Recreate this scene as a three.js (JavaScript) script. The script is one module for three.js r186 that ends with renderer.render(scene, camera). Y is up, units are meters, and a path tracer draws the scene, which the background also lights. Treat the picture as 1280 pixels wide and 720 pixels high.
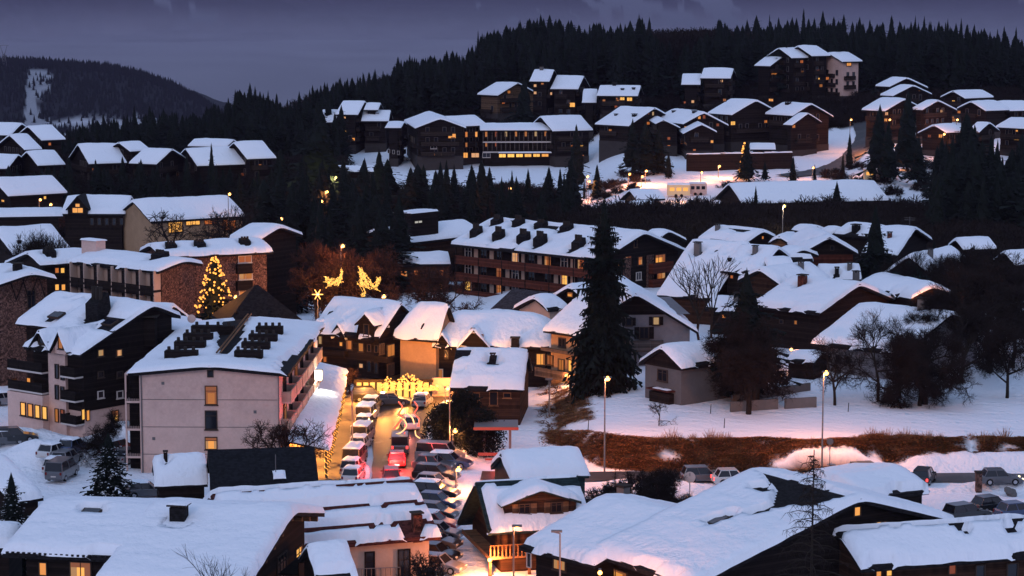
import * as THREE from 'three';
import { mergeGeometries } from 'three/addons/utils/BufferGeometryUtils.js';

// ---------------------------------------------------------------- camera, sky, sun, exposure
const scene = new THREE.Scene();
const F = 3000, YC = 47.2, HOR = -15, PITCH = Math.atan((360 - HOR) / F);   // focal length and horizon in photo pixels
const camera = new THREE.PerspectiveCamera(2 * Math.atan(360 / F) * 180 / Math.PI, 16 / 9, 1, 70000);
camera.position.set(0, YC, 0);
camera.rotation.x = -PITCH;
const renderer = new THREE.WebGLRenderer({ antialias: true });
renderer.toneMapping = THREE.LinearToneMapping;
renderer.toneMappingExposure = .86;
renderer.shadowMap.enabled = true;
{ // clear dusk sky after sunset: violet blue overhead, a paler rose band low down, a little brighter to the west behind the camera
  const w = 128, h = 64, d = new Float32Array(w * h * 4);
  for (let j = 0; j < h; j++) for (let i = 0; i < w; i++) {
    const el = ((j + .5) / h - .5) * Math.PI, az = ((i + .5) / w) * 2 * Math.PI - Math.PI;
    const e = Math.max(0, Math.sin(el)), low = Math.exp(-e * 4.0);
    const west = .5 + .5 * Math.sin(az);                       // +z lies behind the camera
    const k = .82 + .3 * west;
    const r = (.39 + .17 * low + .12 * low * west) * k, g = (.555 + .03 * low + .03 * low * west) * k, b = (.87 + .00 * low) * k;
    d.set([r, g, b, 1], (j * w + i) * 4);
  }
  const t = new THREE.DataTexture(d, w, h, THREE.RGBAFormat, THREE.FloatType);
  t.mapping = THREE.EquirectangularReflectionMapping; t.magFilter = THREE.LinearFilter; t.minFilter = THREE.LinearFilter; t.needsUpdate = true;
  scene.background = t; scene.environment = t; scene.backgroundIntensity = 1; scene.environmentIntensity = 1;
}
const sun = new THREE.DirectionalLight(new THREE.Color(1, .86, .92), .6);   // the last glow in the west
sun.position.set(-120, 190, 140); sun.target.position.set(0, 0, -260);
sun.castShadow = true; sun.shadow.radius = 30; sun.shadow.mapSize.set(2048, 2048);
Object.assign(sun.shadow.camera, { left: -300, right: 300, top: 400, bottom: -400, near: 1, far: 1500 });
scene.add(sun, sun.target);
scene.fog = new THREE.FogExp2(new THREE.Color(.70, .60, 1), 0.000026);

// ---------------------------------------------------------------- helpers
const V = (x, y, z) => new THREE.Vector3(x, y, z);
const rngOf = s => () => { s |= 0; s = s + 0x6D2B79F5 | 0; let t = Math.imul(s ^ s >>> 15, 1 | s); t = t + Math.imul(t ^ t >>> 7, 61 | t) ^ t; return ((t ^ t >>> 14) >>> 0) / 4294967296; };
const rnd = rngOf(7), rr = (a, b, r = rnd) => a + (b - a) * r();
const clamp = (x, a = 0, b = 1) => Math.min(b, Math.max(a, x)), lerp = (a, b, t) => a + (b - a) * t;
const smooth = (a, b, x) => { const t = clamp((x - a) / (b - a)); return t * t * (3 - 2 * t); };
const hash = (x, y) => { let h = Math.imul(x | 0, 374761393) + Math.imul(y | 0, 668265263) | 0; h = Math.imul(h ^ h >>> 13, 1274126177); return ((h ^ h >>> 16) >>> 0) / 4294967296; };
function noise(x, y) { const i = Math.floor(x), j = Math.floor(y), u = x - i, v = y - j, a = u * u * (3 - 2 * u), b = v * v * (3 - 2 * v);
  return lerp(lerp(hash(i, j), hash(i + 1, j), a), lerp(hash(i, j + 1), hash(i + 1, j + 1), a), b) * 2 - 1; }
const fbm = (x, y, n = 4) => { let s = 0, a = .5; for (let k = 0; k < n; k++) { s += a * noise(x, y); x = x * 2.03 + 17; y = y * 2.03 + 5; a *= .5; } return s; };
const tab = (pts, x) => { if (x <= pts[0][0]) return pts[0][1]; for (let k = 1; k < pts.length; k++) if (x <= pts[k][0]) return lerp(pts[k - 1][1], pts[k][1], (x - pts[k - 1][0]) / (pts[k][0] - pts[k - 1][0])); return pts[pts.length - 1][1]; };
const SP = Math.sin(PITCH), CP = Math.cos(PITCH);
function ray(px, py) { const x = (px - 640) / F, y = -(py - 360) / F; return V(x, CP * y - SP, -SP * y - CP); }
const at = (px, py, D) => { const r = ray(px, py), t = -D / r.z; return V(r.x * t, YC + r.y * t, -D); };
function project(x, y, z) { const b = y - YC, yc = CP * b - SP * z, zc = SP * b + CP * z; return [640 + F * x / -zc, 360 - F * yc / -zc]; }
const taken = {};
const numbered = n => { const k = taken[n] = (taken[n] ?? -1) + 1; return k ? `${n}_${String(k).padStart(3, '0')}` : n; };
function tag(o, label, category, group, kind) { if (label) o.userData.label = label; if (category) o.userData.category = category; if (group) o.userData.group = group; if (kind) o.userData.kind = kind; return o; }
function thing(name, label, category, pos, turn = 0, group) { const g = new THREE.Group(); g.name = numbered(name); g.position.copy(pos); g.rotation.y = turn; scene.add(g); return tag(g, label, category, group); }
const shadow = m => { m.castShadow = m.receiveShadow = true; return m; };
function addMesh(name, geo, mat, parent) { const m = shadow(new THREE.Mesh(geo, mat)); m.name = parent ? name : numbered(name); (parent || scene).add(m); return m; }

class MB {                                   // collects flat faces into one geometry, uv in metres
  constructor() { this.p = []; this.n = []; this.u = []; }
  tri(a, b, c) { const n = b.clone().sub(a).cross(c.clone().sub(a)).normalize(); const ax = Math.abs(n.x), ay = Math.abs(n.y), az = Math.abs(n.z);
    for (const q of [a, b, c]) { this.p.push(q.x, q.y, q.z); this.n.push(n.x, n.y, n.z); if (ay > ax && ay > az) this.u.push(q.x, q.z); else if (ax > az) this.u.push(q.z, q.y); else this.u.push(q.x, q.y); } return this; }
  quad(a, b, c, d) { this.tri(a, b, c); return this.tri(a, c, d); }
  poly(pts) { for (let k = 1; k + 1 < pts.length; k++) this.tri(pts[0], pts[k], pts[k + 1]); return this; }
  ob(c, u, v, n, su, sv, sn) { const U = u.clone().multiplyScalar(su / 2), W = v.clone().multiplyScalar(sv / 2), N = n.clone().multiplyScalar(sn / 2);
    const P = (a, b, d) => c.clone().addScaledVector(U, a).addScaledVector(W, b).addScaledVector(N, d);
    this.quad(P(-1, -1, 1), P(1, -1, 1), P(1, 1, 1), P(-1, 1, 1)); this.quad(P(1, -1, -1), P(-1, -1, -1), P(-1, 1, -1), P(1, 1, -1));
    this.quad(P(1, -1, 1), P(1, -1, -1), P(1, 1, -1), P(1, 1, 1)); this.quad(P(-1, -1, -1), P(-1, -1, 1), P(-1, 1, 1), P(-1, 1, -1));
    this.quad(P(-1, 1, 1), P(1, 1, 1), P(1, 1, -1), P(-1, 1, -1)); this.quad(P(-1, -1, -1), P(1, -1, -1), P(1, -1, 1), P(-1, -1, 1)); return this; }
  box(x, y, z, sx, sy, sz) { return this.ob(V(x, y, z), V(1, 0, 0), V(0, 1, 0), V(0, 0, 1), sx, sy, sz); }
  bar(a, b, r, r2 = r, seg = 4) { const d = b.clone().sub(a), l = d.length(); if (l < 1e-5) return this; d.divideScalar(l); const s = Math.abs(d.y) < .9 ? V(0, 1, 0) : V(1, 0, 0), u = d.clone().cross(s).normalize(), w = d.clone().cross(u);
    const ring = (c, q, k) => { const t = k / seg * 2 * Math.PI + .4; return c.clone().addScaledVector(u, Math.cos(t) * q).addScaledVector(w, Math.sin(t) * q); };
    for (let k = 0; k < seg; k++) { this.quad(ring(a, r, k), ring(b, r2, k), ring(b, r2, k + 1), ring(a, r, k + 1)); }
    if (seg > 4) for (let k = 1; k + 1 < seg; k++) { this.tri(ring(b, r2, 0), ring(b, r2, k + 1), ring(b, r2, k)); }
    return this; }
  geo(M) { const g = new THREE.BufferGeometry(); g.setAttribute('position', new THREE.Float32BufferAttribute(this.p, 3)); g.setAttribute('normal', new THREE.Float32BufferAttribute(this.n, 3)); g.setAttribute('uv', new THREE.Float32BufferAttribute(this.u, 2)); if (M) g.applyMatrix4(M); return g; }
  build(name, mat, parent, M) { return this.p.length ? addMesh(name, this.geo(M), mat, parent) : null; }
}

// ---------------------------------------------------------------- materials
function noiseTex(size, f, rgb) { const d = new Uint8Array(size * size * 4); for (let j = 0; j < size; j++) for (let i = 0; i < size; i++) { const v = f(i / size, j / size); d.set(rgb ? v : [v, v, v, 255], (j * size + i) * 4); }
  const t = new THREE.DataTexture(d, size, size); t.wrapS = t.wrapT = THREE.RepeatWrapping; t.magFilter = THREE.LinearFilter; t.minFilter = THREE.LinearMipmapLinearFilter; t.generateMipmaps = true; t.needsUpdate = true; return t; }
const tile = (u, v, s, n) => { // tileable fbm
  const N = (x, y) => fbm(x * s, y * s, n); const a = N(u, v), b = N(u - 1, v), c = N(u, v - 1), d = N(u - 1, v - 1); return lerp(lerp(a, b, u), lerp(c, d, u), v); };
const T = {
  grain: noiseTex(256, (u, v) => clamp(.5 + .9 * tile(u, v, 9, 5)) * 255),
  blotch: noiseTex(256, (u, v) => clamp(.93 + .13 * tile(u, v, 5, 5) + .06 * tile(u, v, 40, 2)) * 255),
  stone: noiseTex(256, (u, v) => clamp(.72 + .9 * tile(u, v, 26, 3)) * 255),
  wood: noiseTex(256, (u, v) => { const b = Math.floor(v * 12), e = Math.abs((v * 12) % 1 - .5); return clamp((.72 + .3 * hash(b, 3) + .25 * tile(u, v, 6, 4)) * (e > .46 ? .45 : 1)) * 255; }),
  slush: noiseTex(512, (u, v) => { const a = tile(u, v, 7, 5), b = tile(u, v * .35, 22, 4); return clamp(.36 + .55 * a + (a + b > .16 ? .45 * smooth(.16, .5, a + b) : 0)) * 255; }),
  shingle: noiseTex(256, (u, v) => { const j = Math.floor(v * 16), i = Math.floor(u * 12 + (j % 2) * .5), e = (v * 16) % 1; return clamp((.7 + .5 * hash(i % 12, j)) * (e < .12 ? .5 : 1)) * 255; }),
};
for (const k of ['slush', 'wood', 'blotch', 'shingle', 'stone']) T[k].colorSpace = THREE.SRGBColorSpace;
const rep = (t, s) => { const c = t.clone(); c.repeat.set(s, s); c.needsUpdate = true; return c; };
const std = (c, o = {}) => new THREE.MeshPhysicalMaterial({ color: new THREE.Color(...c), roughness: .9, specularIntensity: .2, ...o });
const woodMap = rep(T.wood, .4), blotchMap = rep(T.blotch, .12), stoneMap = rep(T.stone, .3), shingleMap = rep(T.shingle, .35), grainMap = rep(T.grain, .5), snowBump = rep(T.grain, .22);
const M = {
  snow: std([.80, .83, .88], { roughness: .9, bumpMap: snowBump, bumpScale: .12 }),
  dark: std([.020, .0135, .0115], { map: woodMap }), black: std([.016, .0115, .0105], { map: woodMap }), brown: std([.052, .026, .017], { map: woodMap }), red: std([.115, .034, .022], { map: woodMap }),
  tan: std([.15, .09, .055], { map: woodMap }), honey: std([.22, .11, .055], { map: woodMap }),
  cream: std([.50, .36, .29], { map: blotchMap }), white: std([.66, .46, .40], { map: blotchMap }), grey: std([.22, .20, .21], { map: blotchMap }), ochre: std([.36, .23, .14], { map: blotchMap }),
  stone: std([.19, .105, .085], { map: stoneMap, bumpMap: stoneMap, bumpScale: .03 }), barnStone: std([.12, .118, .122], { map: blotchMap }), concrete: std([.15, .14, .135], { map: blotchMap }),
  roof: std([.017, .0155, .017], { map: shingleMap }), slate: std([.012, .0125, .016], { map: shingleMap, roughness: .7 }), blue: std([.035, .042, .055], { map: shingleMap }), rust: std([.10, .028, .022], { map: shingleMap }), green: std([.02, .035, .037], { map: shingleMap }),
  trim: std([.03, .025, .022]), frame: std([.05, .035, .028]), paleFrame: std([.5, .45, .42]), rail: std([.11, .085, .075], { map: woodMap }), fascia: std([.10, .07, .055]),
  farRail: std([.034, .024, .02], { map: woodMap }), farFrame: std([.11, .095, .09]), farBase: std([.05, .042, .04], { map: blotchMap }),
  metal: std([.16, .15, .15], { metalness: .6, roughness: .5 }), pole: std([.22, .2, .19], { metalness: .3, roughness: .5 }), brick: std([.18, .06, .04], { map: stoneMap }),
  glass: new THREE.MeshPhysicalMaterial({ color: new THREE.Color(.012, .013, .018), roughness: .08, metalness: 0 }),
  bark: std([.028, .022, .018], { map: blotchMap }), twig: std([.016, .012, .011]), twigRed: std([.034, .018, .015]), needle: std([.0075, .0110, .0098], { roughness: .95, side: THREE.DoubleSide }), needleFar: null,
  leaf: std([.10, .05, .025], { side: THREE.DoubleSide }),
  asphalt: std([.105, .092, .098], { roughness: .5, specularIntensity: .8, map: rep(T.slush, .06) }), tyre: std([.012, .012, .013]), rim: std([.4, .4, .42], { metalness: .7, roughness: .35 }),
  grass: std([.25, .12, .055], { side: THREE.DoubleSide, roughness: 1 }), teal: std([.03, .12, .12]),
};
M.needleFar = M.pine = M.needle;
const emis = (c, s) => new THREE.MeshStandardMaterial({ color: new THREE.Color(.02, .015, .01), emissive: new THREE.Color(...c), emissiveIntensity: s, roughness: .4 });
const LIT = [null, [[.25, .5], [.21, .34], [.28, .62], [.33, .42], [.2, .22]], [[.36, .95], [.31, .7], [.39, 1.05], [.5, .8], [.33, .5], [.62, .45]], [[.45, 1.3], [.41, 1.1], [.5, 1.2], [.38, .9]], [[.54, 1.5], [.5, 1.3]]].map(a => a && a.map(([g, s]) => emis([1, g, g > .48 && s < .9 ? g * .45 : g * .2], s)));
const curtainLit = emis([1, .3, .09], .28), curtainPale = emis([1, .5, .2], .5);  // curtain cloth glows by itself, for room light shining through
// ---------------------------------------------------------------- the lie of the land
const RISE = [[0, -2], [150, -1], [215, 0], [400, 0], [450, 1], [520, 3], [600, 6], [650, 10], [700, 16], [760, 22], [790, 23], [850, 15], [1000, -12], [1300, -90], [1700, -150], [3000, -200], [14000, -200]];
const RISEL = [[0, -2], [150, -1], [215, 0], [400, 0], [560, .3], [620, 1.2], [650, 4], [690, 9.5], [720, 14], [760, 21], [790, 22], [850, 14], [1000, -12], [1300, -90], [1700, -150], [3000, -200], [14000, -200]];
const bankFront = x => tab([[-20, 262], [0, 262], [5, 250], [9, 240], [14, 236], [24, 236.5], [40, 237], [70, 236], [130, 236]], x) + 2.0 * fbm(x * .3, 3.3, 3);   // top edge of the cut bank, metres ahead
const MOUNDS = [[-47, 237, 5, 3.2, 2.2], [-51, 246, 6, 2.5, 1.6], [-43.5, 243, 4, 2, 1.3], [-41, 247, 2.6, 2, 2.2], [-38.6, 244, 1.6, 1.4, 1.0], [29, 233.2, 3, 1, 1.2], [34, 233.4, 2.4, 1, .9], [41, 233, 3, 1.2, 1.2], [47, 233.4, 4, 1.3, 1.5], [53, 233, 4, 1.2, 1.4], [45, 224, 3, 1, .9], [50, 223, 4, 1.2, 1.1], [40, 216, 2, 1.4, .6], [11, 226, 2.4, 1, .7], [15, 225, 2.2, .9, .6], [19, 223.6, 3.2, 1.2, .5], [23, 225, 2, 1, .6], [13, 220, 3, 1.6, .5], [-5, 262, 3, 2, .8], [-4.5, 252, 2, 3, .9], [-5.2, 240, 1.2, 4, .5]];
function moundH(x, D) { let mh = 0; for (const [bx, bd, sx, sd, bh] of MOUNDS) { const u = (x - bx) / sx, v = (D - bd) / sd, r2 = u * u + v * v; if (r2 < 6) mh += bh * Math.exp(-r2 * 1.2) * (1 + .5 * fbm(x * .7, D * .7, 3)); } return mh; }
function ground(x, z) {
  const D = -z, q = x / Math.max(D, 60) * F + 640;
  let h = lerp(tab(RISEL, D), tab(RISE, D), smooth(720, 790, q)); if (q > 1040 && D > 480 && D < 700) h += 3 * smooth(1040, 1120, q) * smooth(480, 560, D) * (1 - smooth(640, 700, D));
  if (D > 420 && D < 1300) { const k = lerp(0, 1, smooth(150, 620, q)); h = h > 0 ? h * k : h; h -= 60 * smooth(720, 1100, D) * (1 - smooth(300, 500, q)); }
  const bf = bankFront(x);
  let pl = 0;
  if (x > -4) { const e = D - bf; pl = 2.5 * smooth(-5.2, .4, e) * smooth(3.0, 9.5, x + Math.max(0, D - 285) * .1) * (1 - smooth(330, 420, D)); pl += .55 * fbm(x * .55, D * .55, 3) * smooth(-5, -3.4, e) * (1 - smooth(-.6, .6, e)) * smooth(6, 10, x); pl += .8 * smooth(0, 40, e) * smooth(9, 16, x) * (1 - smooth(330, 420, D)); }
  h += pl;
  h += moundH(x, D);
  const n = smooth(120, 200, D) * (1 - .6 * streetness(x, D));
  return h + n * (.22 * fbm(x * .11, z * .11, 3) + .1 * fbm(x * .5, z * .5, 2)) * (D > 430 ? 1.6 : 1);
}
function streetness(x, D) { if (D > 300 || D < 150) return 0; const c = streetX(D); return 1 - smooth(7, 13, Math.abs(x - c)); }
const streetX = D => tab([[150, -7], [200, -9.5], [232, -11.2], [262, -12.3], [285, -10], [300, -8]], D);
const groundAt = (px, D) => { const r = ray(px, 300), x = r.x * D / -r.z; return V(x, ground(x, -D), -D); };
function hitGround(px, py) { const r = ray(px, py); let a = 110, b = 110; const f = D => { const t = -D / r.z; return YC + r.y * t - ground(r.x * t, -D); };
  for (; b < 1500; b += 2) if (f(b) < 0) { a = b - 2; break; } for (let k = 0; k < 24; k++) { const m = (a + b) / 2; if (f(m) < 0) b = m; else a = m; } const t = -b / r.z; return V(r.x * t, ground(r.x * t, -b), -b); }

{ // terrain sheet
  const xs = [], zs = []; const seq = (a, b, s, o) => { for (let v = a; v < b - 1e-6; v += s) o.push(v); };
  seq(-3000, -700, 230, xs); seq(-700, -220, 24, xs); seq(-220, -95, 4, xs); seq(-95, 95, 1, xs); seq(95, 220, 4, xs); seq(220, 700, 24, xs); seq(700, 3001, 230, xs);
  seq(-60, 140, 20, zs); seq(140, 300, 1, zs); seq(300, 460, 2.5, zs); seq(460, 900, 6, zs); seq(900, 1800, 40, zs); seq(1800, 12001, 600, zs);
  const nx = xs.length, nz = zs.length, p = new Float32Array(nx * nz * 3), c = new Float32Array(nx * nz * 3), uv = new Float32Array(nx * nz * 2), idx = [];
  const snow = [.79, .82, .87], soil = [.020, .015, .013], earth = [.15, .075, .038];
  for (let j = 0; j < nz; j++) for (let i = 0; i < nx; i++) {
    const x = xs[i], D = zs[j], k = j * nx + i, y = ground(x, -D), q = x / Math.max(D, 60) * F + 640; p.set([x, y, -D], k * 3); uv.set([x, D], k * 2);
    let col = snow; const nn = fbm(x * .15 + 9, D * .15, 4);
    const e = D - bankFront(x), left = x > 4.2 && x < 8.4 && D > 240 && D < 276;
    let brown = (x > 3.5 && e > -5.2 && e < .2 + .8 * nn) ? 1 : 0; if (left && nn > -.06 && e > -6) brown = 1; if (x > 62 && e < -3.2 + 1.4 * nn && D < 236) brown = 0;
    if (brown && (fbm(x * .5, D * .5, 2) > .36 || moundH(x, D) > .25)) brown = 0;
    if (brown) col = earth;
    let wood = 0;                                             // floor of the woods: litter and soil, with tree shade put into the colour
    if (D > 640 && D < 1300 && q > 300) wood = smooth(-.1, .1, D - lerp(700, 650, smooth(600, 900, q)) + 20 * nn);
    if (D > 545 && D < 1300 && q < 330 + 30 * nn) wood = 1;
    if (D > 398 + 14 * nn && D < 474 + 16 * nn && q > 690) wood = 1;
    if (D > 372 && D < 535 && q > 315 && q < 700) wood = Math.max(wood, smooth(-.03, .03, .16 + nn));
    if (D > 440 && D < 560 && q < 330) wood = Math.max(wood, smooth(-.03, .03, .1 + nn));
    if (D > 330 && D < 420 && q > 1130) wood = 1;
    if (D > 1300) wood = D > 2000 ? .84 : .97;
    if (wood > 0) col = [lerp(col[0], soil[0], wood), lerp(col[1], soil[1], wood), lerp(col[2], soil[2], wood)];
    if (D > 2000) { const v = .235 * (1 + .2 * fbm(x * .004, D * .003, 4)); col = [v * .93, v * .88, v]; }  // far valley floor: pale violet haze mixed into its colour
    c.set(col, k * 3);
    if (i && j) idx.push(k - nx - 1, k - nx, k - 1, k - nx, k, k - 1);
  }
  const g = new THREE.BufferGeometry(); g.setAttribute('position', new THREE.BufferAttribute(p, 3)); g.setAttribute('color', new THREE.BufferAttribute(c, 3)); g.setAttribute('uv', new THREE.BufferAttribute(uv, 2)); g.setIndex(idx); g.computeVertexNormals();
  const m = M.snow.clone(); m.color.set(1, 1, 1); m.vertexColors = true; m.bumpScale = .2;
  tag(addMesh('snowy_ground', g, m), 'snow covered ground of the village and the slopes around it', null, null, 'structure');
}
function strip(name, pts, w, mat, lift = .05, label) { // a road draped on the ground; pts are [x, D] or with their own width
  const P = [], uv = [], idx = []; const cur = new THREE.CatmullRomCurve3(pts.map(a => V(a[0], a[2] || w, -a[1]))); const n = pts.length * 14;
  for (let k = 0; k <= n; k++) { const c = cur.getPoint(k / n), t = cur.getTangent(k / n), l = Math.hypot(t.x, t.z), nx = -t.z / l, nz = t.x / l;
    for (let s = 0; s <= 6; s++) { const o = (s / 6 - .5) * c.y * (1 + .08 * noise(k * .7, s < 3 ? 1 : 9)), x = c.x + nx * o, z = c.z + nz * o; P.push(x, ground(x, z) + lift, z); uv.push(x, z); if (k && s) { const a = k * 7 + s; idx.push(a - 8, a - 7, a - 1, a - 7, a, a - 1); } } }
  const g = new THREE.BufferGeometry(); g.setAttribute('position', new THREE.Float32BufferAttribute(P, 3)); g.setAttribute('uv', new THREE.Float32BufferAttribute(uv, 2)); g.setIndex(idx); g.computeVertexNormals();
  return tag(addMesh(name, g, mat), label, null, null, 'structure');
}
strip('village_street', [[-6, 150], [-9.5, 200], [-11.0, 232], [-12.0, 255], [-11.5, 272, 7], [-10, 281, 13], [-8, 290, 7]], 5.8, M.asphalt, .12, 'wet asphalt village street between parked cars');
strip('side_road', [[-3, 229.5], [4, 229.3], [24, 229], [60, 228.6], [110, 228]], 4.4, M.asphalt, .12, 'road along the foot of the grassy bank');
{ const g = (px, py) => { const p = hitGround(px, py); return [p.x, -p.z]; };
  strip('hill_road', [g(1082, 150), g(1085, 172), g(1072, 190), g(1055, 204), g(1030, 214), g(985, 222)], 7, M.asphalt, .25, 'bare asphalt road winding up between the far chalets'); }

// ---------------------------------------------------------------- far hill and mountains
function ridge(name, label, D, prof, depth, col, seed, back = depth * .6) { // a ridge whose crest follows prof (photo columns and rows)
  const nx = D > 5000 ? 1100 : 200, nz = D > 5000 ? 110 : 40, x0 = prof[0][0], x1 = prof[prof.length - 1][0], p = [], c = [], idx = [];
  for (let j = 0; j <= nz; j++) for (let i = 0; i <= nx; i++) {
    const px = lerp(x0, x1, i / nx), t = D > 5000 ? Math.pow(j / nz, 1.9) : j / nz, top = at(px, tab(prof, px), D);
    const f = t < .6 ? t / .6 : 1 - (t - .6) / .4 * .5, z = t < .6 ? -D + depth * (1 - t / .6) : -D - back * (t - .6) / .4;
    const x = top.x * (t < .6 ? -z / D : 1); const base = -200, amp = (top.y - base) * .09; const y = base + (top.y - base) * Math.pow(f, D > 5000 ? 1.5 : .85) + amp * Math.sin(f * Math.PI) * fbm(x / (D * .03) + seed, z / (D * .03), 5) * 1.6;
    p.push(x, y, z); c.push(...col(px, t, x, z, y)); if (i && j) { const k = j * (nx + 1) + i; idx.push(k - nx - 2, k - 1, k - nx - 1, k - nx - 1, k - 1, k); } }
  const g = new THREE.BufferGeometry(); g.setAttribute('position', new THREE.Float32BufferAttribute(p, 3)); g.setAttribute('color', new THREE.Float32BufferAttribute(c, 3)); g.setIndex(idx); g.computeVertexNormals();
  return tag(addMesh(name, g, std([1, 1, 1], { vertexColors: true, roughness: 1, side: THREE.DoubleSide })), label, null, null, 'structure');
}
const hillClear = (px, t, n) => t > .30 && t < .56 && Math.abs(px - 42 - 16 * n - 30 * (t - .45)) < 9 + 20 * n + 14 * (.56 - t);
const hillProf = [[-160, 92], [-60, 80], [0, 77], [60, 79], [120, 83], [150, 87], [180, 95], [215, 107], [245, 122], [268, 137], [300, 158], [360, 190]];
const hill = ridge('wooded_hill', 'low wooded hill with a pale snowy clearing', 3200, hillProf, 900, (px, t, x, z) => {
  const n = fbm(x * .02, z * .02, 4); const clear = hillClear(px, t, n); const low = t < .36 && n > .02 || (px > 165 && px < 195 && t > .3 && t < .42 && n > -.1); return clear ? [.28, .29, .32] : low ? [.45, .46, .5] : [.016, .018, .02]; }, 3);
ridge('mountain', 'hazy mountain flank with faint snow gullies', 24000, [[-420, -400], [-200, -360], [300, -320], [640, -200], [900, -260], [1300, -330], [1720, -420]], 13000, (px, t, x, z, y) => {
  const n = fbm(x * .0005 + 3, y * .0006, 5), m = fbm(x * .0040 + 40 + n * 3, y * .0007, 4), f = fbm(x * .004, z * .004, 4); const g2 = fbm(x * .0028 + y * .004 + 11, y * .0022, 4), gy = fbm(x * .012 + y * .012, y * .02, 3); if (g2 + .5 * gy > .47 && y > -150) return [.15, .15, .17]; const p = clamp(1 - smooth(-225, 40, y + 22 * n + 16 * f)), v = lerp(.022, .215, p) * (1 + .16 * f + .10 * fbm(x * .02, y * .2, 2)); return [v * .93, v * .88, v]; }, 21, 1500);  // paler towards the foot: valley haze put into the colour
// ---------------------------------------------------------------- roofs read from the photograph
// A gable block: ridge along local x, slopes A (+z, towards the viewer at turn 0) and B. Corners R0 R1 (ridge), A0 A1, B0 B1 (eaves), each end 0 or 1.
function fitBlock(b) {
  const keys = ['R0', 'R1', 'A0', 'A1', 'B0', 'B1'].filter(k => b[k]);
  const j0 = b.j0 || 0, j1 = b.j1 || 0;
  const c0 = b.R0 && b.R1 ? [(b.R0[0] + b.R1[0]) / 2, (b.R0[1] + b.R1[1]) / 2] : (b.R0 || b.R1 || b.A0);
  const m = at(c0[0], c0[1], b.D), t0 = b.t || .42, wasB = b.B0 || b.B1 || b.wb;
  let p = [m.x, m.z, m.y, (b.yaw || 0) * Math.PI / 180, b.L || 14, b.wa || 6.5, b.wb || b.wa || 6.5, t0];
  const corner = (p, k) => { const [cx, cz, yR, a, L, wa, wb, t] = p, e = k[1] === '0' ? -1 : 1, s = k[0] === 'A' ? wa : k[0] === 'B' ? -wb : 0;
    const hl = k[0] === 'R' ? (e < 0 ? j0 : j1) * wa : 0, lx = e * (L / 2 - hl), lz = s, y = yR - t * Math.abs(s); return project(cx + lx * Math.cos(a) + lz * Math.sin(a), y, cz - lx * Math.sin(a) + lz * Math.cos(a)); };
  const res = p => { const r = []; for (const k of keys) { const q = corner(p, k); r.push((q[0] - b[k][0]) / 1.3, (q[1] - b[k][1]) / 1.0); }
    r.push((p[1] + b.D) / .6, (p[3] - (b.yaw || 0) * Math.PI / 180) / (b.sy || .45), (p[4] - (b.L || 14)) / (b.sL || 8), (p[5] - (b.wa || 6.5)) / (b.sw || 2.5), wasB ? (p[6] - (b.wb || 6.5)) / 2.5 : (p[6] - p[5]) / .05, (p[7] - t0) / (b.st || .06)); return r; };
  let lam = 1e-2, r = res(p), E = r.reduce((s, v) => s + v * v, 0);
  for (let it = 0; it < 80; it++) { const n = 8, J = r.map(() => new Array(n)); for (let k = 0; k < n; k++) { const q = p.slice(), h = 1e-4 * (1 + Math.abs(p[k])); q[k] += h; const s = res(q); for (let i = 0; i < r.length; i++) J[i][k] = (s[i] - r[i]) / h; }
    const A = [], g = []; for (let a = 0; a < n; a++) { A.push([]); g.push(0); for (let c = 0; c < n; c++) { let s = 0; for (let i = 0; i < r.length; i++) s += J[i][a] * J[i][c]; A[a].push(s); } for (let i = 0; i < r.length; i++) g[a] -= J[i][a] * r[i]; }
    for (let a = 0; a < n; a++) A[a][a] *= 1 + lam;
    const X = g.slice(); for (let a = 0; a < n; a++) { let pv = a; for (let c = a; c < n; c++) if (Math.abs(A[c][a]) > Math.abs(A[pv][a])) pv = c; [A[a], A[pv]] = [A[pv], A[a]];[X[a], X[pv]] = [X[pv], X[a]]; for (let c = a + 1; c < n; c++) { const f = A[c][a] / A[a][a]; for (let d = a; d < n; d++) A[c][d] -= f * A[a][d]; X[c] -= f * X[a]; } }
    for (let a = n - 1; a >= 0; a--) { for (let c = a + 1; c < n; c++) X[a] -= A[a][c] * X[c]; X[a] /= A[a][a]; }
    const q = p.map((v, k) => v + X[k]); q[4] = Math.max(3, q[4]); q[5] = Math.max(1.5, q[5]); q[6] = Math.max(1.2, q[6]); q[7] = clamp(q[7], .02, 1.6); const s = res(q), Eq = s.reduce((u, v) => u + v * v, 0);
    if (Eq < E) { p = q; r = s; E = Eq; lam *= .4; } else { lam *= 4; if (lam > 1e6) break; } }
  const [cx, cz, yR, yaw, L, wa, wb, t] = p; let pe = 0; for (const k of keys) { const q = corner(p, k); pe = Math.max(pe, Math.hypot(q[0] - b[k][0], q[1] - b[k][1])); }
  return { cx, cz, yR, yaw, L, wa, wb, t, j0, j1, err: pe };
}
const FITLOG = [];
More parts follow.
